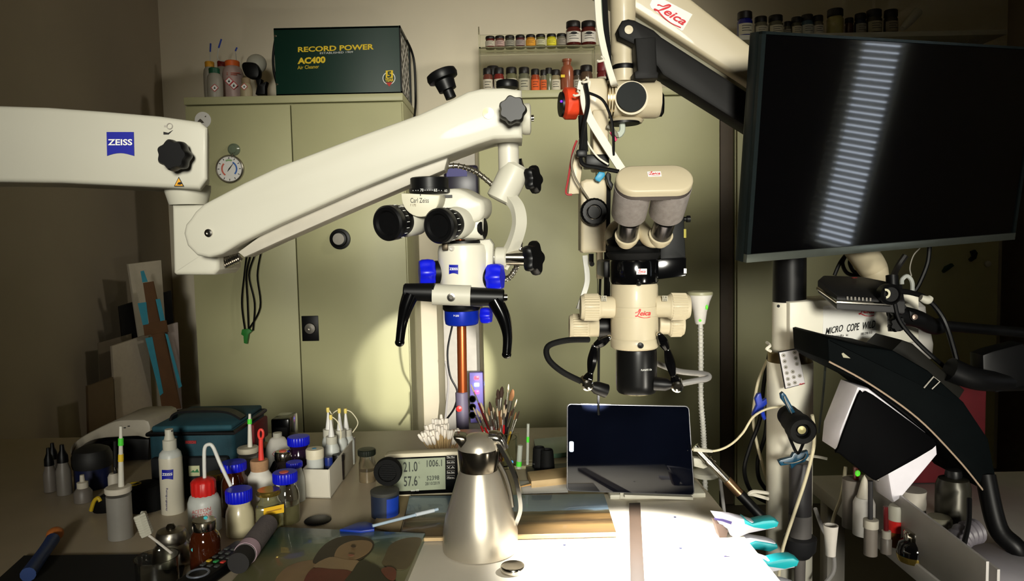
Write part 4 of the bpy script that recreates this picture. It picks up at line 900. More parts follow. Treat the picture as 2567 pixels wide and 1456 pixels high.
solid('cable_plug', B().tube([P(2308, 746, 1.365), P(2325, 752, 1.365), P(2334, 744, 1.365)], [.006, .008, .005], 10), white_m, 'white plastic plug on the black cable by squirt bottle', 'plug')
solid('television_cable', B().tube([P(2330, 618, 1.62), P(2325, 660, 1.62), P(2305, 710, 1.62), P(2290, 735, 1.62)], .0048, 8), black_m, 'thick black cable dropping from behind the television', 'cable')
solid('coiled_cable', B().tube([P(2092, 690, 1.62), P(2105, 660, 1.62), P(2120, 640, 1.62), P(2112, 660, 1.62), P(2125, 685, 1.62), P(2160, 690, 1.62), P(2170, 665, 1.62), P(2150, 650, 1.62), P(2130, 655, 1.62), P(2140, 680, 1.62), P(2165, 684, 1.62)], .0042, 8), black_m, 'coil of black cable tucked under the television', 'cable')
solid('monitor_strut', B().tube([P(2270, 640, 1.62), P(2250, 670, 1.62), P(2236, 700, 1.6)], .007, 8), M('strut_black', (26, 24, 22), .4), 'short black strut slanting beneath the television', 'strut')
sb = P(2295, 890, 1.60); 
q = Thing('squirt_bottle', 'white squirt bottle with hooked straw hanging behind the clamp arm', 'bottle', P(2295, 900, 1.60))
q.part('bottle_body', B().lathe(prof(2294, 1.60, [(38, 895), (40, 860), (32, 820), (26, 800), (24, 790), (22, 768), (8, 755)], None, 0), (P(2294, 830, 1.60).x, 1.60, 0)), M('squirt_white', (190, 186, 180), .5))
q.part('straw', B().tube([P(2285, 755, 1.60), P(2287, 710, 1.60), P(2275, 692, 1.60), P(2262, 700, 1.60), P(2261, 712, 1.60)], .0045, 8), frost_m)
q.part('hanging_wire', B().tube([P(2285, 692, 1.60), P(2281, 670, 1.60), P(2290, 640, 1.60), P(2306, 622, 1.60)], .0012, 5), grey_m)
# magnifier lamp: black shade arm and white lamp box with dark panel
ml = Thing('arm_lamp', 'big black hooded lamp arm slanting over the side bench', 'lamp', P(2480, 1250, 1.22))
hood = [(2074, 848), (2082, 846), (2160, 866), (2240, 878), (2330, 930), (2420, 1010), (2480, 1100), (2500, 1200), (2470, 1230), (2400, 1150), (2300, 1050), (2200, 975), (2100, 925), (2078, 905)]
ml.part('hood', B().prism(pts(hood, 1.24), (.0, .16, .0), .006), M('hood_black', (5, 8, 9), .7, var=.15, spec=.04))
ml.part('hood_edge', B().tube([P(2078, 906, 1.236), P(2180, 962, 1.236), P(2300, 1048, 1.236), P(2400, 1150, 1.236), P(2464, 1228, 1.236)], .0016, 6), M('edge_tan', (150, 130, 110), .5))
ml.part('ballast_box', B().prism(pts([(2224, 890), (2262, 852), (2290, 862), (2420, 978), (2400, 1010), (2330, 960), (2262, 906)], 1.30), (0, .10, 0), .004), M('box_olive_black', (18, 17, 13), .6, spec=.15))
wk = ml.part('recycling_mark', B().tube([P(2316, 972, 1.238), P(2340, 944, 1.238), P(2356, 956, 1.238), P(2336, 975, 1.238)], .0012, 5, smooth=False), grey_m)
ml.part('hood_slot', B().prism(pts([(2110, 886), (2114, 884), (2132, 898), (2114, 896)], 1.2385), (0, .002, 0)), M('slot_pale', (150, 146, 124), .6))
ml.part('arm', B().tube([P(2380, 925, 1.3), P(2450, 950, 1.3), P(2540, 955, 1.32), P(2640, 950, 1.34)], [.022, .02, .018, .018], 12), black_m)
ml.part('arm_bracket', B().prism(pts([(2464, 890), (2490, 880), (2567, 860), (2600, 960), (2500, 985), (2466, 960)], 1.30), (0, .04, 0), .004), black_m)
ml.part('arm_post', B().tube([P(2470, 1190, 1.25), P(2500, 1320, 1.22), P(2545, 1370, 1.2), P(2560, 1400, 1.2)], .016, 10), black_m)
lb = Thing('lamp_box', 'white lamp box with dark rounded panel hanging under the black hood', 'lamp box', P(2220, 1200, 1.26))
bxp = [(2150, 968), (2180, 974), (2322, 1084), (2350, 1116), (2352, 1140), (2260, 1250), (2242, 1262), (2236, 1250), (2224, 1180), (2100, 1130), (2105, 1080)]
lb.part('white_housing', B().prism(pts(bxp, 1.255), (0, .07, 0), .006), M('lamp_white', (228, 224, 232), .35, trans=.1))
lb.part('dark_panel', B().prism(catmull(pts([(2152, 990), (2165, 985), (2190, 990), (2330, 1092), (2344, 1106), (2338, 1126), (2210, 1198), (2196, 1204), (2180, 1196), (2106, 1138), (2101, 1124)], 1.249), 3, True), (0, .007, 0), .002), M('dark_panel_black', (4, 4, 5), .6, spec=.03))
lb.part('screw', B().ball(P(2201, 1203, 1.248), .002), chrome_m)
lb.part('hinge', B().tube([P(2186, 973, 1.27), P(2256, 1024, 1.27), P(2310, 1068, 1.27)], .003, 8), black_m)
# remote taped to the column
rm = [P(1952, 882, 1.435), P(2000, 873, 1.435), P(2019, 962, 1.435), P(1969, 975, 1.435)]
r = Thing('remote_card', 'thin white remote control card with round buttons on the column', 'remote', P(1985, 975, 1.44))
r.part('back', B().prism(rm, (0, .006, 0), .001), ink_m)
cen = sum(rm, Vector())/4
fpn = r.part('face', B().prism([cen + (v-cen)*.955 - Vector((0, .0005, 0)) for v in rm], (0, .001, 0)), M('card_white', (216, 212, 214), .5, var=.02))
def rq(u, v, d=.001): return (rm[0]*(1-u)+rm[1]*u)*(1-v) + (rm[3]*(1-u)+rm[2]*u)*v - Vector((0, d, 0))
for u, v in ((.2, .11), (.78, .09), (.2, .27), (.78, .25), (.2, .43), (.78, .41), (.2, .59), (.5, .59), (.2, .75), (.5, .74), (.8, .74), (.2, .90), (.5, .89)):
    c = rq(u, v); rd = r.part('button', B().lathe([(.0038, 0), (.0038, .0008), (.0030, .0009), (.0030, .0003), (0, .0003)], c, (0, -1, 0), 16), grey_m, fpn)
    r.part('button_symbol', B().box(c - Vector((0, .0008, 0)), (.0024, .0006, .0016)), ink_m, rd)
script_logo(r, [rq(.66, .94), rq(.95, .93), rq(.95, .99), rq(.66, 1.0)], redink_m, fpn)
# things tied round the column
def spring_peg(label, l, Y, mat, th=.012, name='spring_peg', wire=None):
    t = Thing(name, label, 'clamp', P(*l[0], Y)); t.part('jaw', B().prism(pts(l, Y), (0, th, 0), .002), mat)
    if wire: t.part('spring', B().tube([P(x, y, Y-.003) for x, y in wire], .0012, 5), steel_m)
    return t
dteal = M('dark_teal_plastic', (20, 66, 92), .3, var=.08)
spring_peg('dark teal plastic peg pinched on the top of black tube by remote', [(1958, 988), (1964, 983), (1971, 990), (1998, 1040), (2000, 1052), (1992, 1054), (1975, 1020), (1960, 1000)], 1.37, dteal, wire=[(1966, 993), (1972, 1010), (1990, 1046)])
spring_peg('dark teal plastic peg lying across the hanging black cylinder', [(1952, 1156), (1960, 1152), (1985, 1146), (1990, 1136), (2010, 1134), (2026, 1130), (2028, 1144), (2018, 1158), (1998, 1164), (1985, 1176), (1982, 1164), (1958, 1168)], 1.40, dteal, wire=[(1965, 1160), (1990, 1160), (2015, 1150), (2022, 1138)])
spring_peg('bright blue plastic peg holding the cables at the column', [(1900, 988), (1908, 985), (1912, 1005), (1922, 998), (1924, 1012), (1914, 1022), (1922, 1050), (1916, 1054), (1906, 1030), (1892, 1046), (1886, 1042), (1898, 1016), (1894, 1000)], 1.46, M('royal_blue', (24, 52, 170), .4))
tb = Thing('eyepiece_tube', 'ribbed black rubber eyepiece tube strapped to the column', 'eyepiece', P(2005, 1070, 1.38))
ax = (P(2012, 1080, 1.33)-P(1975, 1040, 1.43)).normalized()
tb.part('tube', B().lathe([(.018, 0), (.021, .002), (.021, .012), (.019, .013), (.0215, .015), (.0215, .028), (.020, .03), (.023, .033), (.023, .07), (.026, .074), (.026, .098), (.022, .104), (.014, .104), (.013, .09), (0, .09)], P(1975, 1040, 1.43), ax, 36), rubber_m)
tb.part('lens_cap', B().lathe([(.0075, .093), (.0075, .096), (0, .097)], P(1975, 1040, 1.43), ax, 20), M('brass_pale', (190, 180, 130), .4, .5))
tb.part('strap', B().tube([P(1972, 1075, 1.385), P(1985, 1110, 1.40), P(2000, 1136, 1.40), P(2014, 1110, 1.38), P(2026, 1080, 1.36)], .003, 6), black_m)
hc = Thing('hanging_cylinder', 'dark grey cylinder with pale band and funnel foot hanging beside the column', 'cylinder', P(2010, 1400, 1.42))
CYL = P(2006, 1250, 1.415)
def hcp(name, l, m): return hc.part(name, B().lathe(prof(2006, 1.415, l, None, 0), (CYL.x, 1.415, 0), seg=32), m)
hcp('sleeve', [(27, 1290), (27, 1165), (24, 1158), (0, 1157)], M('charcoal_tube', (52, 50, 52), .45))
hcp('pale_band', [(27.5, 1345), (27.5, 1288)], M('band_grey', (104, 100, 98), .5))
hcp('funnel', [(18, 1398), (24, 1394), (38, 1376), (40, 1346), (34, 1342)], M('funnel_dark', (40, 40, 42), .4))
hcp('tail', [(12, 1500), (14, 1397)], M('tail_grey', (120, 114, 110), .5))
cream_c = M('cream_cable', (212, 202, 170), .45)
def cable(name, label, l, r_, mat): return solid(name, B().tube([P(*q) for q in l], r_, 8), mat, label, 'cable')
cable('charger_cable', 'cream charging cable running from the tablet up over the column', [(1735, 1126, 1.49), (1790, 1130, 1.49), (1830, 1115, 1.48), (1862, 1085, 1.46), (1888, 1045, 1.45), (1925, 1024, 1.43), (1965, 1018, 1.43)], .0024, cream_c)
solid('charger_plug', B().tube([P(1738, 1126, 1.488), P(1760, 1128, 1.488), P(1786, 1131, 1.488)], [.0045, .0045, .003], 8), white_m, 'white charging plug pushed into the side of the tablet', 'plug')
cable('cream_cable', 'cream cable hanging in front of the hanging cylinder', [(2036, 1040, 1.34), (2040, 1070, 1.345), (2040, 1120, 1.355), (2020, 1200, 1.365), (1990, 1290, 1.37), (1960, 1385, 1.37), (1950, 1470, 1.37)], .0032, cream_c)
cable('cream_cable', 'cream cable falling behind the black cable loops', [(1925, 900, 1.56), (1900, 960, 1.56), (1888, 1040, 1.56), (1895, 1100, 1.56), (1910, 1160, 1.56), (1925, 1215, 1.56)], .0032, cream_c)
cable('black_cable', 'black cable looping down between column and cupboard', [(1930, 880, 1.56), (1915, 960, 1.56), (1905, 1050, 1.55), (1880, 1120, 1.55), (1866, 1180, 1.55), (1885, 1235, 1.56), (1925, 1260, 1.58)], .0045, black_m)
cable('black_cable', 'second black cable loop hugging the column', [(1925, 1010, 1.58), (1918, 1090, 1.58), (1900, 1150, 1.58), (1903, 1200, 1.58), (1925, 1232, 1.58)], .0045, black_m)
cable('pale_blue_cable', 'thin pale cable dropping from the cross arm', [(2070, 884, 1.56), (2068, 930, 1.56), (2062, 1000, 1.56), (2056, 1050, 1.55), (2052, 1085, 1.54)], .0026, M('pale_blue', (176, 190, 190), .5))
cable('white_cable', 'white cable loop at the foot of the column', [(2044, 1275, 1.45), (2060, 1320, 1.47), (2085, 1370, 1.45), (2090, 1430, 1.42), (2060, 1470, 1.4)], .004, M('pale_grey_cable', (190, 186, 184), .5))
cable('white_cable', 'white cable dropping behind the teal clamps', [(1805, 1200, 1.62), (1815, 1280, 1.62), (1818, 1340, 1.62), (1800, 1400, 1.62)], .004, MATS['pale_grey_cable'])
cable('white_cable', 'cream cable running from red cloth down into the white tube holder', [(2120, 1170, 1.45), (2110, 1240, 1.43), (2092, 1290, 1.40), (2085, 1318, 1.38)], .0036, cream_c)
solid('cable_tie', B().tube([P(1925, 1250, 1.455), P(1890, 1240, 1.44), P(1878, 1238, 1.43), P(1890, 1232, 1.43), P(1925, 1236, 1.45)], .0036, 6), tape_m, 'white looped cable tie sticking out of the column towards the tablet', 'cable tie')
solid('cable_tie', B().tube([P(2030, 1143, 1.45), P(2050, 1145, 1.44), P(2074, 1150, 1.43)], .003, 6), tape_m, 'white ribbed cable tie end sticking out of the column towards the lamp box', 'cable tie')
solid('cable_tie', B().tube([P(1922, 858, 1.46), P(1930, 866, 1.44), P(1922, 874, 1.44), P(1932, 880, 1.45)], .003, 6), tape_m, 'white cable tie knotted above the brass ring', 'cable tie')
# chrome gooseneck holding the tablet
gn = Thing('tablet_gooseneck', 'chrome and black tubular arm slanting up behind the tablet', 'arm', P(1900, 1290, 1.50))
A_, B_ = P(1742, 1118, 1.52), P(1904, 1290, 1.48)
def lerp(a, b, t): return a + (b-a)*t
gn.part('chrome_tube', B().cyl(lerp(A_, B_, .0), lerp(A_, B_, .55), .0085), chrome_m)
gn.part('copper_joint', B().cyl(lerp(A_, B_, .50), lerp(A_, B_, .72), .0098, bev=.001), M('copper_worn', (170, 136, 104), .3, .9))
gn.part('black_tube', B().cyl(lerp(A_, B_, .70), lerp(A_, B_, 1.06), .0105), black_m)
gn.part('collar', B().cyl(lerp(A_, B_, .20), lerp(A_, B_, .25), .0105), chrome_m)
sp_ = P(1762, 1160, 1.53); gn.part('white_clip', B().prism(pts([(1738, 1148), (1762, 1150), (1796, 1158), (1790, 1166), (1764, 1176), (1740, 1170)], 1.53), (0, .02, 0), .003), white_m)
# flexible white desk lamp
fl = Thing('gooseneck_light', 'white trumpet-shaped lamp on a ribbed gooseneck beside the cream microscope', 'lamp', P(1768, 1240, 1.66))
fc_ = P(1755, 760, 1.62)
fl.part('trumpet', B().lathe(prof(1754, 1.62, [(11, 812), (13, 808), (17, 780), (24, 755), (31, 738), (30, 732)], None, fc_.z), fc_, seg=36), M('trumpet_white', (196, 192, 186), .4))
fl.part('rim', B().lathe(prof(1754, 1.62, [(31, 739), (31.5, 735), (30, 731), (20, 729), (0, 730)], None, fc_.z), fc_, seg=36), M('rim_olive', (150, 148, 120), .4))
fl.part('green_dot', B().ball(P(1755, 803, 1.608), .0032, 1, .3, 1), M('green_sticker', (90, 235, 40), .5)); fl.part('green_dot', B().ball(P(1772, 770, 1.602), .0045, .6, .3, 1.2), MATS['green_sticker'])
gp = [P(1756, 810, 1.62), P(1757, 900, 1.63), P(1757, 1000, 1.64), P(1763, 1080, 1.65), P(1766, 1150, 1.66), P(1768, 1240, 1.66)]
conduit(fl, gp, .0062, 'gooseneck', M('ribbed_white', (186, 184, 176), .5), .006)
fl.part('foot', B().lathe([(.03, 0), (.03, .01), (.008, .02)], (P(1768, 1240, 1.66).x, 1.66, TZ+.001)), white_m)

# ================================================================== BENCHES
XR = .412
bt = Thing('work_bench', 'long beige laminate work bench crowded with bottles and tools', 'bench', ((WL+XR)/2, 1.54, 0))
bt.part('top', B().box(((WL+.03+XR)/2, (.97+2.13)/2, TZ-.015), (XR-WL-.03, 1.16, .03), .003), bench_m)
for x in (WL+.10, XR-.06):
    for y in (1.03, 2.07): bt.part('leg', B().box((x, y, (TZ-.03)/2), (.05, .05, TZ-.03), .003), grey_m)
sbn = Thing('side_bench', 'narrow white-topped side bench beyond the microscope column', 'bench', (1.1, 1.4, 0))
sbn.part('top', B().box((1.17, 1.32, TZ-.015), (1.02, .66, .03), .003), M('side_top', (196, 192, 188), .5, var=.04))
for x in (.70, 1.62):
    for y in (1.03, 1.60): sbn.part('leg', B().box((x, y, (TZ-.03)/2), (.04, .04, TZ-.03), .003), grey_m)
lbn = Thing('low_shelf', 'low shelf against the side wall carrying leaning boards', 'shelf', (-1.6, 2.95, 0))
LZ = P(330, 1058, 3.2).z
lbn.part('shelf_top', B().box(((WL+xl)/2+.02, 2.85, LZ-.015), (xl-WL-.05, 1.1, .03), .003), wood_m)
for x in (WL+.05, xl-.04):
    for y in (2.36, 3.34): lbn.part('leg', B().box((x, y, (LZ-.03)/2), (.04, .04, LZ-.03), .003), wood_m)
# boards leaning on the side wall
def leaning(name, label, cat, c4, mat, Y0, th=.012):
    q = [P(x, y, Y0 + (x-330)*.002) for x, y in c4]
    for i in (2, 3): q[i].z = max(q[i].z, LZ+.001)
    n = (q[1]-q[0]).cross(q[3]-q[0]).normalized()
    if n.dot(q[0]-CAM) > 0: n = -n
    return q, n
def lean(name, label, cat, c4, mat, Y0, th=.012):
    q, n = leaning(name, label, cat, c4, mat, Y0, th); return solid(name, B().prism(q, -n*th, .001), mat, label, cat, loc=q[3]), q, n
canvas_m = M('raw_canvas', (176, 164, 146), .9, var=.06, scale=60)
lean('canvas_board', 'white stretched canvas board leaning on the side wall', 'canvas', [(281, 868), (372, 838), (384, 1056), (292, 1056)], canvas_m, 3.14)
lean('narrow_panel', 'narrow white panel rising above the black board', 'panel', [(322, 662), (404, 652), (430, 1040), (380, 1050)], M('panel_white', (186, 176, 158), .9), 3.215)
lean('black_board', 'black board behind the cross-shaped wood on the side wall', 'panel', [(300, 768), (430, 728), (450, 1040), (330, 1050)], M('panel_black', (14, 12, 10), .7), 3.265)
lean('hardboard_sheet', 'brown hardboard panel at the foot of the side wall', 'panel', [(221, 968), (284, 945), (290, 1080), (224, 1092)], M('hardboard', (96, 78, 54), .8), 3.06)
lean('grey_sheet', 'grey backing sheet behind the white canvas board', 'sheet', [(246, 860), (330, 836), (340, 1050), (254, 1050)], M('sheet_grey', (110, 98, 80), .8), 3.235, .004)
lean('white_strip', 'white strip panel showing beside the wooden cross', 'panel', [(420, 816), (446, 808), (458, 1040), (436, 1045)], M('strip_white', (170, 156, 150), .9), 3.185)
cr = Thing('wooden_cross', 'brown wooden cross edged with blue masking tape among the leaning boards', 'wooden cross', P(430, 1056, 3.1))
def quadp(l, d=0): return [P(x, y, 3.09 + (x-330)*.002 - d) for x, y in l]
brown = M('cross_brown', (98, 66, 40), .75, var=.15, scale=20); tape = M('masking_blue', (56, 150, 180), .7, var=.1)
cr.part('upright', B().prism(quadp([(358, 709), (382, 705), (452, 1024), (406, 1028)]), (.0, .012, 0), .001), brown)
cr.part('crosspiece', B().prism(quadp([(358, 812), (414, 803), (420, 832), (362, 842)], .003), (0, .012, 0), .001), brown)
for l in ([(364, 848), (381, 844), (409, 985), (401, 992)], [(414, 836), (420, 838), (456, 968), (448, 973)], [(345, 760), (366, 757), (372, 812), (358, 815)], [(390, 750), (401, 749), (413, 802), (402, 805)], [(352, 680), (360, 678), (370, 706), (357, 708)], [(407, 1024), (422, 1022), (424, 1050), (410, 1052)]):
    cr.part('masking_tape', B().prism(quadp(l, .006), (0, .002, 0)), tape)

# ================================================================== ON THE BENCH
def RB(name, label, cat, cx, pyb, hw, group=None, z=TZ):
    b = stand(cx, pyb, hw, z); t = Thing(name, label, cat, b, group); t.b = b; t.Y = b.y; t.cx = cx; t.z0 = z
    return t
def lp(t, name, l, mat, parent=None, seg=32, foot=False, cx=None, wob=None):
    pr = prof(cx or t.cx, t.Y, l, t.z0 if foot else None, t.z0)
    if foot: pr[0] = (pr[0][0], .0006)
    o = t.b if cx is None else Vector((P(cx, l[0][1], t.Y).x, t.Y, t.z0))
    return t.part(name, B().lathe(pr, o, seg=seg, wob=wob), mat, parent)
rib = lambda a: 1+.018*math.cos(30*a)
# --- spray bottle
t = RB('spray_bottle', 'clear spray bottle of cloudy cleaner with blue logo and white pump', 'bottle', 435, 1292, 27)
lp(t, 'bottle_body', [(25, 1292), (27, 1286), (27, 1146), (25, 1134), (18, 1126), (13, 1124)], frost_m, foot=True)
lp(t, 'liquid', [(25.4, 1288), (27.4, 1284), (27.4, 1146), (26.8, 1143)], M('cloudy_liquid', (200, 194, 176), .35, var=.05))
pm = lp(t, 'pump_collar', [(16, 1126), (16.5, 1122), (16.5, 1102), (13, 1100), (11, 1092), (10, 1090), (10, 1075)], white_m)
t.part('nozzle', B().cyl(P(431, 1080, t.Y-.008), P(431, 1080, t.Y-.0095), .0018), ink_m, pm)
r_ = 27.6/K(t.b); blue_logo(t, 418, 1169, 445, 1194, t.Y, None, wrap=(t.b.x, t.Y, r_))
write(t, 'Reinigungsspray', pts([(434, 1214), (434, 1270), (428, 1270), (428, 1214)], t.Y), M('purple_print', (52, 40, 110), .7), wrap=(t.b.x, t.Y, r_), off=.0012)
# --- red-capped wash bottle
t = RB('wash_bottle', 'soft wash bottle with red cap and bent white spout, lettered in red', 'bottle', 516, 1342, 39)
lp(t, 'bottle_body', [(36, 1342), (39, 1336), (39, 1256), (34, 1242), (26, 1236)], frost_m, foot=True)
lp(t, 'screw_cap', [(28, 1238), (29, 1232), (29, 1206), (24, 1200), (12, 1197), (0, 1197)], red_m, wob=lambda a: 1+.03*math.cos(14*a), seg=56)
t.part('spout', B().tube([P(513, 1202, t.Y), P(512, 1160, t.Y), P(513, 1124, t.Y), P(522, 1114, t.Y), P(534, 1120, t.Y), P(552, 1162, t.Y), P(579, 1219, t.Y-.01)], .0036, 10), M('spout_white', (220, 220, 214), .4))
r_ = 39.3/K(t.b)
write(t, 'ACETON', pts([(497, 1266), (540, 1259), (540, 1268), (497, 1275)], t.Y), M('rose_print', (205, 90, 90), .7), wrap=(t.b.x, t.Y, r_)); write(t, 'ACETONE', pts([(497, 1277), (543, 1270), (543, 1280), (497, 1287)], t.Y), MATS['rose_print'], wrap=(t.b.x, t.Y, r_))
# --- amber bottle with silver cap
t = RB('amber_bottle', 'brown glass bottle with silver cap and turquoise dots in front of red-capped bottle', 'bottle', 518, 1444, 37)
lp(t, 'bottle_body', [(34, 1444), (37, 1438), (37, 1352), (33, 1338), (27, 1330), (27, 1322)], amber_m, foot=True)
cp = lp(t, 'silver_cap', [(27, 1326), (28.5, 1323), (28.5, 1303), (26, 1301), (0, 1301)], chrome_m)
for x, y, s in ((515, 1298, 5), (486, 1378, 7)):
    t.part('turquoise_dot', B().prism([P(x + s*math.cos(a), y + s*.8*math.sin(a), t.Y-(.021 if y < 1300 else .022)) for a in [2*pi*k/14 for k in range(14)]], (0, .002, 0)), M('turquoise', (70, 190, 200), .5))
# --- blue-capped laboratory bottles
def lab(label, cx, pyb, hw, capt, caph, caphw, mat, sticker=None, fill=None, group=None, necky=None):
    t = RB('lab_bottle', label, 'bottle', cx, pyb, hw, group); e_ = caphw*.30; cb = capt + caph - e_
    lp(t, 'bottle_body', [(hw*.92, pyb), (hw, pyb-6), (hw, cb+34), (hw*.94, cb+22), (hw*.78, cb+10), (caphw*.86, cb+4), (caphw*.86, cb-2)], mat, foot=True)
    if fill: lp(t, 'contents', [(hw*.9, pyb-1), (hw*.955, pyb-6), (hw*.955, fill[0]), (0, fill[0])], fill[1])
    c = lp(t, 'screw_cap', [(caphw*.96, cb), (caphw, cb-3), (caphw, capt+e_+4), (caphw*.95, capt+e_+1), (0, capt+e_)], blue_m, wob=rib, seg=90)
    if sticker: 
        z_ = P(cx, capt+e_, t.Y).z; t.part('round_sticker', B().lathe([(.009, 0), (.009, .0008), (0, .0008)], Vector((t.b.x, t.Y-.006, z_+.0002)), seg=20), sticker, c)
    return t
coral = M('coral_sticker', (236, 110, 86), .6)
lab('brown laboratory bottle with blue cap behind the cream-filled one', 592, 1300, 34, 1147, 40, 31, amber_m)
lab('laboratory bottle of cream emulsion with ribbed blue cap', 604, 1350, 34, 1214, 50, 32, M('cream_fill', (206, 196, 160), .3, coat=.5, var=.05))
lab('clear laboratory bottle with blue cap and coral sticker', 720, 1318, 32, 1172, 44, 30, glass_m, coral, (1262, M('pale_oil', (196, 190, 140), .1, trans=.6)))
lab('dark laboratory bottle with big blue cap standing beside white bin', 753, 1218, 26, 1084, 38, 27, M('dark_violet_glass', (36, 18, 40), .12, coat=.5))
lab('tall clear bottle half hidden behind the coral-stickered bottle', 742, 1262, 24, 1150, 26, 20, frost_m)
# --- corked white bottle with red dropper
t = RB('corked_bottle', 'white bottle with cork and long red loop-handled dropper', 'bottle', 656, 1290, 33)
lp(t, 'bottle_body', [(30, 1290), (33, 1284), (33, 1210), (31, 1194), (24, 1184), (21, 1178)], M('opaque_white', (226, 222, 212), .4), foot=True)
lp(t, 'cork', [(20, 1182), (21, 1178), (22.5, 1156), (21, 1152), (0, 1152)], cork_m)
rd = t.part('dropper', B().tube([P(655, 1156, t.Y), P(654, 1125, t.Y), P(654, 1100, t.Y)], [.0062, .0048, .0045], 10), M('coral_red', (226, 62, 52), .45))
t.part('dropper_loop', B().tube([P(654 + 6*math.cos(a), 1088 + 12*math.sin(a), t.Y) for a in [2*pi*k/14 for k in range(14)]], .0026, 8, smooth=False, closed=True), MATS['coral_red'], rd)
# --- jar with lid and marked straw
def strawjar(label, cx, pyb, hw, lidt, lidb, lhw, stop, marks, body, lidm):
    t = RB('straw_jar', label, 'jar', cx, pyb, hw)
    lp(t, 'jar_body', [(hw*.9, pyb), (hw, pyb-6), (hw, lidb)], body, foot=True)
    lp(t, 'lid', [(lhw*.96, lidb-7), (lhw, lidb-10), (lhw, lidt+12), (lhw*.93, lidt+10), (0, lidt+9)], lidm)
    s = t.part('tapered_straw', B().tube([P(cx, lidt+10, t.Y), P(cx-1, (lidt+stop)/2, t.Y), P(cx-1, stop, t.Y)], [.0056, .0042, .0028], 10), M('straw_white', (214, 210, 196), .5))
    for y0, y1, m in marks: t.part('colour_band', B().cyl(P(cx-1, y0, t.Y), P(cx-1, y1, t.Y), .0050, .0047), m, s)
    return t
gband = M('green_band', (80, 220, 60), .5); yband = M('yellow_band', (226, 190, 50), .5)
strawjar('frosted beaker with cream lid and green-and-yellow banded straw', 304, 1358, 29, 1209, 1240, 31, 1068, ((1116, 1098, gband), (1156, 1138, yband)), M('cloudy_plastic', (170, 166, 158), .35, trans=.45), M('lid_cream', (206, 198, 182), .5))
strawjar('small cloudy jar with lid and green-dotted straw by the tool bag', 627, 1248, 24, 1110, 1140, 26, 1037, ((1062, 1050, gband),), M('cloudy_plastic', (170, 166, 158)), M('lid_chalk', (186, 178, 158), .6))
# --- square bottle with gold lid
t = RB('square_bottle', 'square glass bottle with gold lid and yellow label', 'bottle', 678, 1338, 33)
b_ = t.b; k_ = K(b_); hw_ = 33/k_; zt_ = P(678, 1258, t.Y).z
t.part('bottle_body', B().box((b_.x, b_.y, TZ+(zt_-TZ)/2), (hw_*2, hw_*2, zt_-TZ-.001), .008, Matrix.Rotation(.35, 3, 'Z')), M('greenish_glass', (190, 186, 140), .08, trans=.7, coat=.4))
lp(t, 'shoulder', [(30, 1262), (22, 1250), (20, 1236)], MATS['greenish_glass'])
lp(t, 'gold_lid', [(29, 1238), (30, 1235), (30, 1229), (27, 1226), (0, 1227)], M('brass_lid', (196, 168, 84), .25, .9))
patch(t, 'yellow_label', pts([(661, 1274), (712, 1263), (712, 1284), (661, 1293)], t.Y-hw_*1.28), M('label_yellow', (236, 186, 24), .6))
patch(t, 'print_line', pts([(668, 1282), (706, 1273), (706, 1276), (668, 1285)], t.Y-hw_*1.29), M('print_brown', (170, 120, 30), .7))
# --- dark bottle with silver lid and coral dot, white-domed bottle, brown ball stopper
t = RB('round_jar', 'dark jar with silver lid and coral dot behind the blue caps', 'jar', 714, 1232, 34)
lp(t, 'jar_body', [(30, 1232), (34, 1226), (34, 1172), (26, 1156), (21, 1152)], M('smoked_glass', (34, 28, 28), .1, coat=.4), foot=True)
lp(t, 'silver_lid', [(20, 1152), (21, 1149), (21, 1134), (18, 1130), (0, 1129)], chrome_m)
t.part('coral_dot', B().lathe([(.008, 0), (.008, .001), (0, .001)], Vector((t.b.x, t.Y-.002, P(714, 1129, t.Y).z)), seg=18), coral)
t = RB('solvent_bottle', 'white-shouldered solvent bottle with hazard mark behind the silver lid', 'bottle', 700, 1196, 32)
lp(t, 'bottle_body', [(30, 1196), (32, 1190), (32, 1140), (28, 1116), (18, 1098), (10, 1094)], M('opaque_white', (226, 222, 212)), foot=True)
lp(t, 'cap', [(11, 1096), (11, 1084), (0, 1083)], white_m)
hazard(t, 690, 1138, 8, t.Y-32/K(t.b)-.001, None, 'flame')
t = RB('corked_vial', 'little vial with round brown stopper beside the red dropper', 'vial', 666, 1178, 10)
lp(t, 'vial_body', [(9, 1178), (10, 1174), (10, 1126), (7, 1122)], glass_m, foot=True)
t.part('stopper', B().ball(Vector((t.b.x, t.Y, P(666, 1115, t.Y).z)), 9/K(t.b)), cork_m)
t = RB('brown_jar', 'brown jar with brass lid half hidden behind red-capped bottle', 'jar', 545, 1270, 26)
lp(t, 'jar_body', [(24, 1270), (26, 1264), (26, 1205), (20, 1196)], amber_m, foot=True)
lp(t, 'brass_lid', [(24, 1199), (25, 1196), (25, 1188), (22, 1184), (0, 1184)], MATS['brass_lid'])
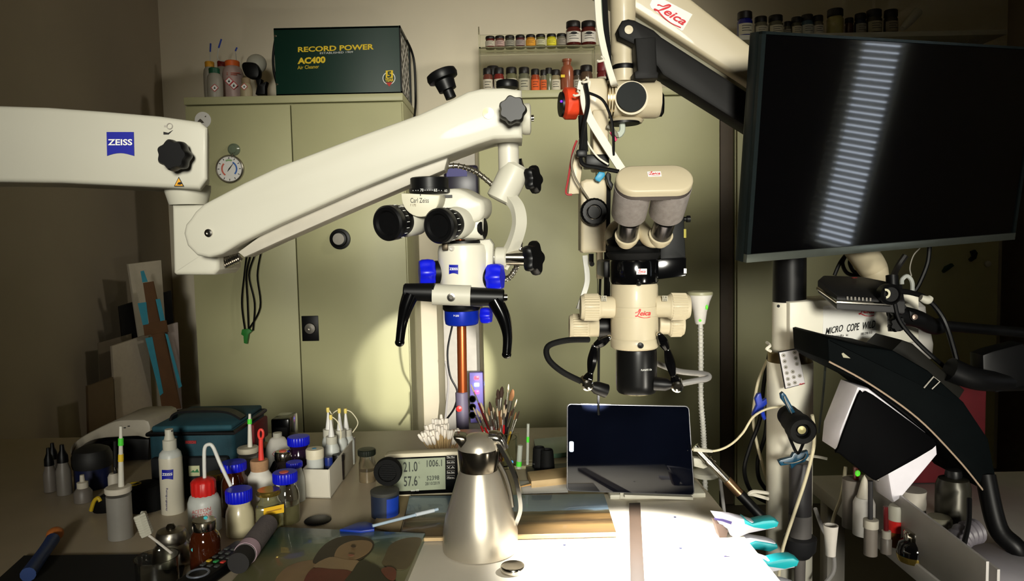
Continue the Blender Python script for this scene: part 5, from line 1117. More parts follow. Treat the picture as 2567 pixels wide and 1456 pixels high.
# --- white bin with bottles
f0, f1 = T(762, 1248), T(829, 1250); bk1 = T(893, 1158)
fv = (f1-f0); fv.z = 0; sv = (bk1-f1); sv.z = 0
hb_ = P(829, 1176, f1.y).z - TZ
bn = Thing('white_bin', 'white open plastic bin holding dropper bottles and vials', 'bin', (f0+f1+sv)/2)
def wall_(a, b, inward, h=hb_, th=.003):
    inward = inward.normalized()*th; zz = Vector((0, 0, 1)); return B().prism([a+zz*.001, b+zz*.001, b+zz*h, a+zz*h], inward, .0005)
bin_m = M('bin_white', (206, 200, 184), .5, var=.03)
bn.part('front_wall', wall_(f0, f1, sv, hb_*.98), bin_m); bn.part('side_wall', wall_(f1, f1+sv, -fv), bin_m); bn.part('side_wall', wall_(f0, f0+sv, fv), bin_m); bn.part('rear_wall', wall_(f0+sv, f1+sv, -sv), bin_m)
bn.part('floor_panel', B().prism([f0+Vector((0, 0, .001)), f1+Vector((0, 0, .001)), f1+sv+Vector((0, 0, .001)), f0+sv+Vector((0, 0, .001))], (0, 0, .002)), bin_m)
def binpt(u, v): return f0 + fv*u + sv*v + Vector((0, 0, .0035))
def dropper(label, u, v, cx, tipy, capy0, capy1, hw, cord):
    b = binpt(u, v); t = Thing('dropper_bottle', label, 'bottle', b); t.b = b; t.Y = b.y; t.cx = cx; t.z0 = b.z; k = K(b)
    x = b.x
    def lq(name, l, m, par=None): return t.part(name, B().lathe([(h/k, max(P(cx, y, t.Y).z - 0, b.z+.001*i)) for i, (h, y) in enumerate(l)], Vector((x, t.Y, 0)), seg=24), m, par)
    lq('bottle_body', [(hw*.95, 1400), (hw, capy1+40), (hw, capy1+14), (hw*.7, capy1)], frost_m)
    c = lq('collar', [(14, capy1+2), (14, capy0)], white_m)
    lq('spire', [(8, capy0+1), (4, (capy0+tipy)/2), (2.2, tipy+10)], M('spire_white', (220, 218, 214), .4), c)
    lq('tip_cap', [(3.6, tipy+12), (4.4, tipy+6), (3.8, tipy), (0, tipy)], M('tip_yellow', (228, 206, 110), .5), c)
    if cord: t.part('tip_tether', B().tube([Vector((x, t.Y, P(cx, tipy+3, t.Y).z)) + Vector((dx/k, 0, -dz/k)) for dx, dz in cord], .0013, 6), M('tether_cream', (224, 216, 186), .5), c)
dropper('dropper bottle with yellow tip nearest the big blue cap in white bin', .30, .62, 781, 1022, 1076, 1092, 17, [(0, 0), (9, 16), (11, 44), (6, 58)])
dropper('dropper bottle with yellow tip and tether bent towards the big blue cap', .62, .75, 809, 1024, 1078, 1094, 17, [(0, 0), (-16, 10), (-26, 32), (-27, 50)])
dropper('shorter dropper bottle with yellow tip between two others in bin', .52, .52, 803, 1040, 1094, 1110, 19, [(0, 0), (16, 14), (24, 42), (22, 60)])
dropper('dropper bottle with yellow tip and long round tether at the rear of bin', .72, .90, 852, 1024, 1076, 1092, 20, [(0, 0), (16, 8), (30, 34), (16, 58)])
def binpot(name, label, u, v, cx, hw, capt, capb, mat, capm, dot=None):
    b = binpt(u, v); t = Thing(name, label, 'pot', b); k = K(b); Yb = b.y
    t.part('pot_body', B().lathe([(hw*.92/k, b.z), (hw*.95/k, P(cx, capb, Yb).z)], Vector((b.x, Yb, 0)), seg=28), mat)
    c = t.part('screw_lid', B().lathe([(hw/k, P(cx, capb+1, Yb).z), (hw*1.02/k, P(cx, capt+5, Yb).z), (hw*.95/k, P(cx, capt+2, Yb).z), (0, P(cx, capt+1, Yb).z)], Vector((b.x, Yb, 0)), seg=40), capm)
    if dot: t.part('dot', B().lathe([(.005, 0), (.005, .0006), (0, .0006)], Vector((b.x, Yb-.004, P(cx, capt+1, Yb).z)), seg=14), dot, c)
binpot('vial_pot', 'cloudy pot with cream lid and blue dot in white bin', .30, .14, 779, 22, 1122, 1146, frost_m, M('lid_ivory', (222, 212, 186), .5), M('dot_blue', (60, 150, 200), .5))
binpot('vial_pot', 'little pot with navy lid beside the cream-lidded pot', .72, .22, 806, 10, 1144, 1164, M('pot_navy', (30, 40, 80), .4), M('lid_navy', (26, 44, 120), .4))
binpot('vial_pot', 'low pot with black lid near the bin side', .84, .46, 839, 15, 1136, 1152, MATS['smoked_glass'], lid_m)
# --- glass jar with dark lid
t = RB('specimen_jar', 'empty clear glass jar with dark green screw lid behind the monitor', 'jar', 922, 1212, 21)
lp(t, 'glass', [(19, 1212), (21, 1206), (21, 1160), (18, 1146), (19, 1140)], glass_m, foot=True)
lp(t, 'contents', [(17, 1210), (19, 1205), (19, 1178), (0, 1178)], M('sandy_powder', (150, 132, 104), .8, var=.1))
lp(t, 'lid', [(21, 1140), (22, 1137), (22, 1127), (20, 1125), (0, 1124)], M('lid_dark_green', (22, 28, 22), .4), wob=rib, seg=60)
# --- thermo-hygrometer
hy = Thing('climate_monitor', 'beige climate monitor with LCD figures behind the steel jug', 'climate monitor', T(1070, 1246))
HYY = T(1070, 1246).y
def hq(l, d=0): return [P(x, y, HYY-d) for x, y in l]
hy.part('case', B().prism(hq([(964, 1142), (974, 1138), (1148, 1131), (1160, 1136), (1160, 1236), (1150, 1240), (1000, 1246), (968, 1242)]), (0, .03, 0), .003), M('case_beige', (206, 196, 168), .45))
hy.part('bezel', B().prism(hq([(980, 1148), (1146, 1141), (1150, 1234), (1004, 1240), (982, 1238)], .001), (0, .002, 0)), blackg_m)
lcd = hy.part('lcd', B().prism(hq([(986, 1152), (1116, 1146), (1117, 1226), (1006, 1231), (986, 1230)], .002), (0, .002, 0)), M('lcd_green', (150, 158, 136), .3, var=.1, scale=14))
seg_m = M('lcd_segment', (44, 48, 44), .6)
for s_, l in (('21.0', [(1011, 1158), (1046, 1156), (1047, 1181), (1012, 1183)]), ('57.6', [(1012, 1194), (1046, 1192), (1047, 1217), (1013, 1219)]), ('1006.1', [(1070, 1153), (1108, 1151), (1108, 1168), (1070, 1170)]), ('52398', [(1070, 1193), (1101, 1191), (1101, 1202), (1070, 1204)]), ('28/10/2019', [(1066, 1208), (1102, 1206), (1102, 1214), (1066, 1216)])):
    write(hy, s_, hq(l, .003), seg_m, lcd, weight=.01, space=1.05)
for s_, x, y in (('C', 1049, 1157), ('%', 1049, 1193)): write(hy, s_, hq([(x, y), (x+4, y), (x+4, y+5), (x, y+5)], .003), seg_m, lcd)
for i, (a, b2) in enumerate((('Max', 'Min'), ('Set', 'hPa'), ('V', 'A'), ('Set', 'Delt'), ('Alarm', ''))):
    y = 1141+i*12.8; bt_ = hy.part('button', B().tube(hq([(1120, y), (1140, y-1), (1140, y+7), (1120, y+8)], .002) , .0005, 5, smooth=False, closed=True), grey_m)
    write(hy, a, hq([(1121, y+2), (1129 if b2 else 1138, y+2), (1129 if b2 else 1138, y+6), (1121, y+6)], .0022), inkw_m, bt_)
    if b2: write(hy, b2, hq([(1131, y+2), (1139, y+2), (1139, y+6), (1131, y+6)], .0022), inkw_m, bt_)
write(hy, 'testo 622', hq([(1030, 1227), (1050, 1226), (1050, 1230), (1030, 1231)], .003), inkw_m)
# --- black disc speaker on blue can
t = RB('blue_can', 'dark blue can with grey lid in front of the climate monitor', 'can', 967, 1304, 35)
lp(t, 'can_body', [(33, 1304), (35, 1298), (35, 1232)], M('can_navy', (34, 44, 66), .5, var=.15), foot=True)
lp(t, 'can_lid', [(35.5, 1236), (36, 1233), (36, 1228), (33, 1226), (0, 1226)], M('can_lid', (62, 62, 58), .6))
t.part('blue_print', B().add(mapquad([Vector((x, y, 0)) for x in [i/8 for i in range(9)] for y in (0, 1)], rect(975, 1240, 1000, 1296, t.Y), .001, (t.b.x, t.Y, 35.3/K(t.b))), [(2*i, 2*i+2, 2*i+3, 2*i+1) for i in range(8)]), M('print_blue', (20, 60, 170), .5))
can_top = P(967, 1226, t.Y).z
dsc = Thing('round_vent', 'black round slotted disc standing on the blue can', 'vent disc', Vector((t.b.x, t.Y, can_top)))
dcn = P(973, 1181, t.Y); dr = 35/K(t.b); dcn.z = max(dcn.z, can_top+dr+.0005)
dsc.part('disc', B().lathe([(dr*.97, 0), (dr, .004), (dr, .014), (dr*.95, .018), (dr*.66, .018), (dr*.62, .013), (0, .013)], dcn + Vector((0, .008, 0)), (0, -1, 0), 48), rubber_m)
for i in range(-4, 5): dsc.part('slot', B().box(dcn + Vector((0, -.006, i*dr*.13)), (2*dr*.58*math.sqrt(1-(i*.13/.62)**2), .004, dr*.05)), black_m)
# --- small round black lid, blue swab
t = RB('black_disc', 'round black bottle lid lying at the painting edge', 'lid', 797, 1318, 33)
lp(t, 'rim', [(32, 1318), (33, 1311), (33, 1303), (30, 1301), (0, 1301)], black_m, foot=True, wob=rib, seg=80)
bp_ = Thing('blue_brush', 'flat blue plastic brush with pale stem lying across the painting', 'brush', T(940, 1316, TZ+.018))
bp_.part('blue_head', B().prism([T(x, y, TZ+.022) for x, y in ((852, 1326), (898, 1308), (918, 1306), (940, 1314), (938, 1326), (905, 1330))], (0, 0, -.006), .001), M('brush_blue', (14, 52, 160), .4))
bp_.part('stem', B().cyl(T(934, 1318, TZ+.026), T(1098, 1276, TZ+.030), .0028), M('stem_pale', (176, 196, 214), .4))
bp_.part('sleeve', B().cyl(T(1042, 1290, TZ+.030), T(1088, 1279, TZ+.031), .0036), M('sleeve_white', (206, 214, 222), .5))
# --- stainless jug
t = RB('steel_jug', 'brushed stainless jug with hinged lid, spout and curved steel handle', 'jug', 1206, 1412, 92, None, TZ+.0065)
jug_m = M('jug_steel', (196, 188, 172), .34, .75, var=.05, scale=20)
lp(t, 'jug_body', [(82, 1412), (90, 1406), (94, 1390), (94, 1330), (88, 1296), (76, 1258), (64, 1222), (54, 1190), (48, 1176)], jug_m, foot=True, seg=48)
nk = lp(t, 'neck_collar', [(47, 1178), (48, 1172), (52, 1126), (50, 1120)], M('collar_dark_chrome', (90, 84, 74), .18, .95), seg=48)
lp(t, 'lid', [(51, 1122), (49, 1112), (40, 1098), (24, 1088), (0, 1084)], jug_m, seg=48)
t.part('spout_lip', B().prism(catmull(pts([(1136, 1096), (1164, 1098), (1170, 1112), (1162, 1128), (1150, 1118)], t.Y-.02), 3, True), (0, .04, 0), .003), M('collar_dark_chrome', (90, 84, 74)), nk)
t.part('hinge', B().tube([P(1225, 1096, t.Y), P(1246, 1098, t.Y), P(1256, 1110, t.Y), P(1262, 1126, t.Y)], [.012, .013, .011, .009], 12), chrome_m)
t.part('handle', B().band([P(1248, 1108, t.Y), P(1272, 1150, t.Y), P(1292, 1195, t.Y), P(1302, 1240, t.Y), P(1304, 1275, t.Y), P(1292, 1310, t.Y)], (0, .022, 0), .007), chrome_m)
t.part('handle_inner', B().tube([P(1250, 1160, t.Y), P(1266, 1190, t.Y), P(1278, 1230, t.Y), P(1284, 1270, t.Y)], .004, 8), M('handle_inner_steel', (120, 116, 108), .3, .9))  # duller steel tube inside the handle curve
# --- steel tin
t = RB('steel_tin', 'small round steel tin with mirror lid in front of the jug', 'tin', 1286, 1444, 30, None, TZ+.0065)
lp(t, 'tin_body', [(29, 1444), (30, 1440), (30, 1431), (29, 1430)], steel_m, foot=True, seg=40)
lp(t, 'tin_lid', [(30.5, 1432), (31, 1429), (31, 1419), (29, 1416), (27, 1417), (0, 1417)], chrome_m, seg=40)
# --- squat steel pot, glass beaker, spiral brush
t = RB('steel_pot', 'squat steel pot with domed shoulder at the bench front', 'pot', 434, 1432, 46)
lp(t, 'pot_body', [(38, 1432), (46, 1420), (48, 1396), (44, 1372), (34, 1360), (34, 1352)], steel_m, foot=True, seg=40)
lp(t, 'pot_lid', [(36, 1354), (37, 1350), (36, 1336), (32, 1328), (14, 1324), (0, 1323)], steel_m, seg=40)
lp(t, 'lid_knob', [(10, 1326), (12, 1320), (8, 1314), (0, 1312)], M('collar_dark_chrome', (90, 84, 74)))
t = RB('glass_beaker', 'thin clear glass beaker in front of the squat steel pot', 'beaker', 398, 1500, 52)
pr = prof(398, t.Y, [(44, 1500), (50, 1490), (50, 1400), (53, 1394)], TZ, TZ)
t.part('glass_wall', B().lathe(pr + [(r-.0016, h) for r, h in reversed(pr)], t.b, seg=40), glass_m)
sb_ = Thing('bottle_brush', 'white spiral-handled swab rod leaning on the glass beaker', 'brush', P(430, 1388, t.Y+.03))
ya = t.Y+.03
sb_.part('rod', B().tube([P(366, 1336, ya), P(400, 1362, ya-.01), P(430, 1386, ya-.02)], .0022, 8), M('rod_white', (206, 200, 190), .5))
co = B(); A1, B1 = P(350, 1290, ya), P(368, 1338, ya); u_, w_, a_ = frame(B1-A1)
co.tube([A1 + (B1-A1)*(i/60) + (u_*math.cos(i*.9)+w_*math.sin(i*.9))*.008 for i in range(61)], .0034, 6, smooth=False)
sb_.part('spiral_grip', co, white_m)
# --- TV remote and grey roll
rv = (T(700, 1322, TZ+.03)-T(490, 1470, TZ+.03)); rv.z = 0; rv.normalize(); ro = math.atan2(rv.y, rv.x)
c = T(545, 1420, TZ+.022); rc = Thing('remote_control', 'black remote control with coloured keys at the corner of the painting', 'remote', Vector((c.x, c.y, TZ+.004)))
RZ = Matrix.Rotation(ro, 3, 'Z')
rc.part('case', B().box(c, (.17, .046, .020), .006, RZ, 3), black_m)
for i in range(5):
    for j in range(3):
        q = c + RZ @ Vector((.045 - i*.016, (j-1)*.013, .0105)); m_ = (M('key_red', (200, 60, 50), .5), M('key_green', (50, 150, 80), .5), M('key_yellow', (214, 180, 60), .5))[j] if i == 3 else M('key_grey', (70, 72, 70), .5)
        rc.part('key', B().box(q, (.008, .007, .003), .001, RZ), m_)
q = c + RZ @ Vector((-.048, 0, .0105)); rc.part('ring_key', B().tube([q + RZ @ Vector((.016*math.cos(a), .016*math.sin(a), 0)) for a in [2*pi*k/20 for k in range(20)]], .002, 6, smooth=False, closed=True), M('ring_silver', (150, 156, 170), .3, .7))
g0, g1 = T(612, 1392, TZ+.035), T(672, 1312, TZ+.035)
gr = Thing('foam_roll', 'grey foam roll with pink band lying on the remote', 'roll', g0 - Vector((0, 0, .02)))
gr.part('roll', B().cyl(g0, g1, .0185, bev=.004, seg=32), M('grey_foam', (112, 104, 104), .9, var=.08, bump=.3))
gd = (g1-g0).normalized(); gr.part('pink_band', B().cyl(g0+gd*.006, g0+gd*.028, .0192, seg=32), M('pink_band', (206, 176, 190), .7))
gr.part('inner_core', B().cyl(g0-gd*.03, g0+gd*.004, .0175, seg=28), M('core_grey', (30, 28, 28), .7))
# --- paintings
def slab(name, label, cat, l, z0, th, mat, group=None):
    t = Thing(name, label, cat, T(*l[3], z0)); q = [T(x, y, z0+th) for x, y in l]
    t.q = q; t.z = z0+th; t.part('panel', B().prism(q, (0, 0, -th+.0005), .001), mat); return t
white_board = M('white_board', (236, 228, 212), .55, var=.02)
wbq = [Vector((T(1062, 1346).x-.03, 1.50, 0)), Vector((XR-.004, 1.56, 0)), Vector((XR+.002, .985, 0)), Vector((T(1020, 1456).x-.02, .985, 0))]
wbt = Thing('white_board', 'large white board on the bench under the cream microscope', 'board', (.15, 1.25, TZ))
wbt.part('board', B().prism([Vector((v.x, v.y, TZ+.006)) for v in wbq], (0, 0, -.0055), .001), white_board)
for x, y in ((1692, 1296), (1706, 1374), (1415, 1366)): wbt.part('ink_spot', B().lathe([(.0026, 0), (.0026, .0004), (0, .0004)], T(x, y, TZ+.0061), seg=10), M('spot_navy', (40, 44, 80), .6))
def grad(name, stops, axis='Y', nscale=6, dist=.35, rough=.4):
    m = bpy.data.materials.new(name); m.use_nodes = True; nt = m.node_tree; b = nt.nodes['Principled BSDF']; b.inputs['Roughness'].default_value = rough; b.inputs['Coat Weight'].default_value = .3
    tc = nt.nodes.new('ShaderNodeTexCoord'); sp = nt.nodes.new('ShaderNodeSeparateXYZ'); nt.links.new(tc.outputs['Generated'], sp.inputs[0])
    nz = nt.nodes.new('ShaderNodeTexNoise'); nz.inputs['Scale'].default_value = nscale; nz.inputs['Detail'].default_value = 6; nz.inputs['Roughness'].default_value = .65
    mp = nt.nodes.new('ShaderNodeMapping'); mp.inputs['Scale'].default_value = (1, 4, 1); nt.links.new(tc.outputs['Generated'], mp.inputs[0]); nt.links.new(mp.outputs[0], nz.inputs['Vector'])
    ma = nt.nodes.new('ShaderNodeMath'); ma.operation = 'MULTIPLY_ADD'; ma.inputs[1].default_value = dist; nt.links.new(nz.outputs['Fac'], ma.inputs[0])
    su = nt.nodes.new('ShaderNodeMath'); su.operation = 'SUBTRACT'; su.inputs[1].default_value = dist*.5; nt.links.new(sp.outputs[axis], su.inputs[0]); nt.links.new(su.outputs[0], ma.inputs[2])
    cr_ = nt.nodes.new('ShaderNodeValToRGB'); nt.links.new(ma.outputs[0], cr_.inputs[0]); el = cr_.color_ramp.elements
    while len(el) < len(stops): el.new(.5)
    for e, (p_, c_) in zip(el, stops): e.position = p_; e.color = lin(c_)
    nt.links.new(cr_.outputs[0], b.inputs['Base Color']); return m
land = grad('landscape_paint', [(0, (78, 62, 40)), (.18, (104, 82, 50)), (.28, (44, 33, 20)), (.40, (96, 74, 42)), (.47, (42, 33, 20)), (.52, (90, 82, 60)), (.55, (128, 150, 168)), (1, (84, 118, 152))], nscale=5, dist=.16)
lp2 = slab('landscape_painting', 'unframed landscape panel with blue sky lying under the tablet', 'painting', [(1026, 1243), (1514, 1237), (1545, 1333), (1004, 1346)], TZ+.006, .008, land)
lp2.part('lit_edge', B().prism([T(1004, 1346.5, lp2.z), T(1545, 1333.5, lp2.z), T(1545, 1337, lp2.z), T(1004, 1350, lp2.z)], (0, 0, -.006)), wood_m)
pq = [(700, 1320), (1066, 1336), (1006, 1475), (560, 1480)]
sky = grad('portrait_ground', [(0, (98, 96, 66)), (.45, (112, 110, 76)), (.72, (66, 98, 78)), (.92, (38, 82, 92)), (1, (30, 62, 110))], nscale=3, dist=.25)
por = slab('portrait_painting', 'unframed portrait panel of a hooded head on green lying at bench front', 'painting', pq, TZ, .018, sky)
def paint(name, l, m, k):
    por.part(name, B().prism(catmull([T(x, y, por.z+.0005+.0005*k) for x, y in l], 4, True), (0, 0, -.0004)), m)
paint('painted_sleeve', [(690, 1470), (720, 1420), (790, 1404), (812, 1440), (800, 1475)], M('paint_sand', (150, 122, 86), .45, var=.15), 0)
paint('painted_hood', [(784, 1406), (806, 1372), (838, 1350), (880, 1342), (922, 1348), (938, 1362), (930, 1382), (905, 1402), (880, 1404), (850, 1404), (800, 1412)], M('paint_umber', (54, 40, 26), .45, var=.2), 1)
paint('painted_face', [(838, 1392), (850, 1370), (880, 1356), (918, 1354), (934, 1364), (924, 1384), (896, 1400), (870, 1404), (845, 1402)], M('paint_flesh', (150, 120, 84), .45, var=.12, scale=14), 2)
paint('painted_neck', [(786, 1420), (826, 1396), (866, 1402), (900, 1406), (886, 1430), (840, 1430)], M('paint_flesh_light', (160, 132, 96), .45, var=.1), 3)
paint('painted_dress', [(764, 1450), (786, 1424), (830, 1426), (880, 1432), (874, 1470), (770, 1475)], M('paint_red', (112, 44, 28), .45, var=.2), 4)
paint('painted_cloak', [(862, 1475), (884, 1430), (905, 1404), (930, 1412), (970, 1436), (990, 1475)], M('paint_black_green', (52, 46, 28), .45, var=.2), 5)
paint('painted_second_head', [(962, 1400), (980, 1364), (1020, 1348), (1056, 1350), (1044, 1384), (1020, 1424), (980, 1424), (958, 1412)], M('paint_brown_grey', (110, 96, 66), .45, var=.2, scale=18), 1)
paint('painted_collar', [(955, 1428), (975, 1420), (992, 1428), (990, 1452), (972, 1450)], M('paint_coral', (120, 62, 44), .45, var=.15), 6)
paint('painted_eye', [(879, 1368), (886, 1366), (892, 1370), (885, 1372)], M('paint_dark', (70, 50, 34), .5), 7)
paint('painted_lips', [(872, 1390), (880, 1388), (888, 1391), (879, 1394)], M('paint_rose', (150, 92, 72), .5), 8)
# --- wooden strip and teal clamps on the board edge
solid('wooden_strip', B().prism([T(x, y, TZ+.014) for x, y in ((1577, 1260), (1605, 1259), (1618, 1500), (1582, 1500))], (0, 0, -.0075), .001), M('grey_wood', (62, 48, 37), .7, var=.15, scale=20), 'flat greyish wooden strip lying across the bright white board', 'strip', loc=T(1590, 1300, TZ+.0065))
def hclamp(label, ox, oy, Y, s=1.0):
    f = lambda l, d=0: [P(ox+x*s, oy+y*s, Y+d) for x, y in l]
    t = Thing('spring_clamp', label, 'clamp', P(ox, oy+20, Y))
    wm = M('clamp_grey', (206, 204, 214), .4)
    t.part('upper_jaw', B().prism(f([(0, -2), (40, 2), (75, 10), (100, 18), (135, 20), (140, 28), (110, 34), (80, 40), (70, 44), (50, 52), (38, 44), (32, 30), (14, 20)]), (0, .022, 0), .002), wm)
    t.part('lower_jaw', B().prism(f([(24, 66), (40, 60), (62, 52), (84, 50), (120, 56), (140, 62), (142, 72), (110, 72), (84, 74), (60, 84), (36, 86)]), (0, .022, 0), .002), wm)
    gm = teal_m
    t.part('upper_grip', B().prism(f([(70, 8), (88, 18), (112, 12), (136, 10), (148, 16), (144, 26), (120, 32), (92, 28), (72, 20)], -.003), (0, .028, 0), .003), gm)
    t.part('lower_grip', B().prism(f([(76, 66), (96, 58), (122, 62), (144, 66), (146, 74), (128, 82), (104, 78), (82, 76)], -.003), (0, .028, 0), .003), gm)
    t.part('pivot', B().lathe([(.006, 0), (.006, .026), (0, .027)], P(ox+52*s, oy+50*s, Y+.024), (0, -1, 0), 16), steel_m)
    t.part('jaw_pad', B().prism(f([(4, 16), (22, 22), (34, 36), (30, 50), (16, 56)], -.002), (0, .026, 0), .002), M('pad_brown', (96, 78, 70), .6))
    t.part('slot', B().prism(f([(2, 6), (22, 8), (42, 14), (40, 20), (20, 13), (4, 10)], -.0012), (0, .002, 0)), M('slot_violet', (60, 48, 110), .6))
    return t
hclamp('teal-handled spring clamp gripping the bench edge beside the white board', 1788, 1292, 1.30, 1.12)
hclamp('second teal-handled spring clamp, overlapping the first on the bench edge', 1812, 1386, 1.22, 1.3)

# --- tablet on its holder
iq = [P(1421, 1011, 1.512), P(1728, 1017, 1.512), P(1742, 1242, 1.497), P(1420, 1231, 1.497)]
n_ = (iq[1]-iq[0]).cross(iq[3]-iq[0]).normalized(); n_ = -n_ if n_.dot(iq[0]-CAM) > 0 else n_
def ip(u, v, d=0): return (iq[0]*(1-u)+iq[1]*u)*(1-v) + (iq[3]*(1-u)+iq[2]*u)*v + n_*d
def rrect(u0, v0, u1, v1, ru, rv, d, n=5):
    o = []
    for cu, cv, a0 in ((u1-ru, v0+rv, -90), (u1-ru, v1-rv, 0), (u0+ru, v1-rv, 90), (u0+ru, v0+rv, 180)):
        for i in range(n+1): a = D(a0+90*i/n); o.append(ip(cu+ru*math.cos(a), cv+rv*math.sin(a), d))
    return o
t = Thing('tablet', 'switched-off tablet propped upright on the bench behind the landscape panel', 'tablet', ip(.5, 1, -.004))
t.part('case', B().prism(rrect(0, 0, 1, 1, .035, .048, 0), -n_*.007, .0012), M('aluminium', (150, 150, 154), .3, .9))
t.part('screen', B().prism(rrect(.008, .011, .992, .989, .03, .04, .0006), -n_*.001), M('tablet_glass', (5, 7, 16), .04, var=.4, scale=8, spec=.22))
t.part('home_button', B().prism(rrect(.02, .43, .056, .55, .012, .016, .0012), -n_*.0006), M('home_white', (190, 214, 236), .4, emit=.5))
t.part('camera_dot', B().ball(ip(.965, .5, .0008), .0012, 1, .4, 1), blackg_m)
th2 = Thing('tablet_stand', 'white angled holder behind and under the tablet', 'stand', T(1660, 1250)+Vector((0, .03, 0)))
bx_, by_ = ip(.72, 1).x, ip(.72, 1).y
th2.part('foot', B().box((bx_, by_+.06, TZ+.008), (.20, .10, .014), .003), white_m)
th2.part('back_plate', B().prism([ip(.45, .35, -.009), ip(.95, .35, -.009), ip(1.0, 1.08, -.009), ip(.42, 1.08, -.009)], -n_*.006, .001), white_m)
th2.part('ledge', B().prism([ip(.45, 1.01, .006), ip(.98, 1.01, .006), ip(.98, 1.01, -.014), ip(.45, 1.01, -.014)], (0, 0, -.006)), white_m)

# --- tool bag, speaker, printer and the dim left end
tbg = Thing('tool_bag', 'teal zipped tool bag with black trim, carry handle and red side flap', 'tool bag', T(500, 1250))
Yf = T(470, 1246).y; xL, xR_ = P(374, 1150, Yf).x, P(588, 1150, Yf).x; zt_ = P(470, 1080, Yf).z; dp = .21
bag_m = M('bag_teal', (20, 62, 74), .75, var=.15, scale=40, bump=.2)
tbg.part('bag_body', B().box(((xL+xR_)/2, Yf+dp/2, (TZ+zt_)/2), (xR_-xL, dp, zt_-TZ-.001), .012, None, 3), bag_m)
tbg.part('lid_flap', B().box(((xL+xR_)/2, Yf+dp/2, zt_+.004), (xR_-xL-.01, dp-.01, .012), .005, None, 3), M('bag_lid', (28, 74, 86), .8, var=.15, scale=40))
e = B()
e.tube([(xL, Yf-.001, zt_-.006), (xR_, Yf-.001, zt_-.006), (xR_, Yf+dp, zt_-.006), (xL, Yf+dp, zt_-.006)], .005, 8, smooth=False, closed=True); tbg.part('black_trim', e, black_m)
tbg.part('carry_handle', B().band([((xL+xR_)/2-.07, Yf+.07, zt_+.010), ((xL+xR_)/2-.05, Yf+.07, zt_+.028), ((xL+xR_)/2+.05, Yf+.07, zt_+.028), ((xL+xR_)/2+.09, Yf+.07, zt_+.010)], (0, .03, 0), .005), black_m)
tbg.part('front_pocket', B().box(((xL+xR_)/2+.0, Yf-.008, TZ+.048), ((xR_-xL)*.9, .018, .09), .006), M('bag_pocket', (16, 20, 24), .8))
tbg.part('red_flap', B().box((xR_+.012, Yf+dp*.62, zt_-.035), (.010, dp*.45, .05), .004), M('flap_red', (110, 14, 20), .7))
patch(tbg, 'red_tag', rect(464, 1104, 492, 1112, Yf-.0015), M('tag_red', (120, 26, 30), .6)); write(tbg, 'BOSCH', rect(466, 1105, 490, 1111, Yf-.0025), M('tag_print', (190, 60, 60), .7))
bg = tbg.part('green_badge', B().box(P(487, 1180, Yf-.019), (.024, .003, .023), .001), M('badge_cream', (190, 190, 150), .6))
tbg.part('badge_picture', B().prism(pts([(477, 1184), (484, 1178), (488, 1182), (494, 1175), (499, 1184)], Yf-.0215), (0, .0008, 0)), M('badge_green', (44, 116, 70), .6), bg)
Y_ = T(703, 1128).y; spk = Thing('speaker_box', 'small black gloss speaker box behind the white-shouldered bottle', 'speaker', T(703, 1128))
k_ = K(T(703, 1128)); zz = P(703, 1050, Y_).z
spk.part('cabinet', B().box((P(703, 1090, Y_).x, Y_+.04, (TZ+zz)/2), (46/k_, .08, zz-TZ-.001), .004), blackg_m); spk.part('grille', B().box((P(703, 1090, Y_).x, Y_-.001, (TZ+zz)/2-.01), (38/k_, .003, (zz-TZ)*.7), .001), rubber_m)
pn = Thing('white_machine', 'low white moulded machine with black front against the side wall', 'machine', T(270, 1170)+Vector((0, .05, 0)))
Yp = 1.86
pn.part('white_shell', B().prism(catmull(pts([(176, 1120), (200, 1098), (240, 1076), (286, 1056), (330, 1052), (372, 1056), (374, 1098), (345, 1094), (300, 1096), (250, 1100), (215, 1112), (186, 1140), (176, 1142)], Yp), 3, True), (0, .16, 0), .006), M('shell_white', (170, 162, 146), .5))
pn.part('black_front', B().prism(pts([(196, 1142), (240, 1108), (300, 1098), (374, 1100), (372, 1154), (204, 1154)], Yp+.01), (0, .14, 0), .006), black_m)
for i in range(3): pn.part('vent_hole', B().box(P(303+i*10, 1076-i*4, Yp-.001), (.005, .003, .002)), ink_m)
t = RB('perforated_can', 'dark blue can with perforated black top at the dim bench end', 'can', 236, 1232, 44)
lp(t, 'can_body', [(40, 1232), (42, 1226), (42, 1165)], M('can_deep_blue', (20, 26, 60), .4), foot=True)
pt_ = lp(t, 'perforated_top', [(44, 1168), (46, 1160), (46, 1140), (40, 1126), (24, 1118), (0, 1116)], M('matte_black', (20, 19, 18), .6))
hb2 = B()
for i in range(14):
    a = i*2.4; rr2 = .0055*math.sqrt(i); q = Vector((t.b.x + rr2*math.cos(a), t.Y-.033+.0012*abs(rr2*math.cos(a))/.01, P(236, 1146, t.Y).z + rr2*.5*math.sin(a))); hb2.ball(q, .0015, seg=6)
t.part('perforations', hb2, M('hole_grey', (120, 110, 100), .5), pt_)
def nozzle(label, cx, pyb, hw, ct, cb, mat):
    t = RB('nozzle_bottle', label, 'bottle', cx, pyb, hw)
    lp(t, 'bottle_body', [(hw*.92, pyb), (hw, pyb-6), (hw, cb+22), (hw*.75, cb+10), (hw*.6, cb)], mat, foot=True)
    lp(t, 'nozzle_cap', [(hw*.75, cb+2), (hw*.72, cb-14), (hw*.35, (ct+cb)/2-8), (hw*.28, ct), (0, ct)], black_m)
milk = M('milky', (120, 112, 104), .45, trans=.15)
nozzle('cloudy bottle with black pointed nozzle at the dark bench end', 128, 1236, 15, 1122, 1164, milk)
nozzle('cloudy bottle with black nozzle beside a pump bottle', 163, 1244, 17, 1114, 1156, M('milky_grey', (124, 118, 110), .45, trans=.15))
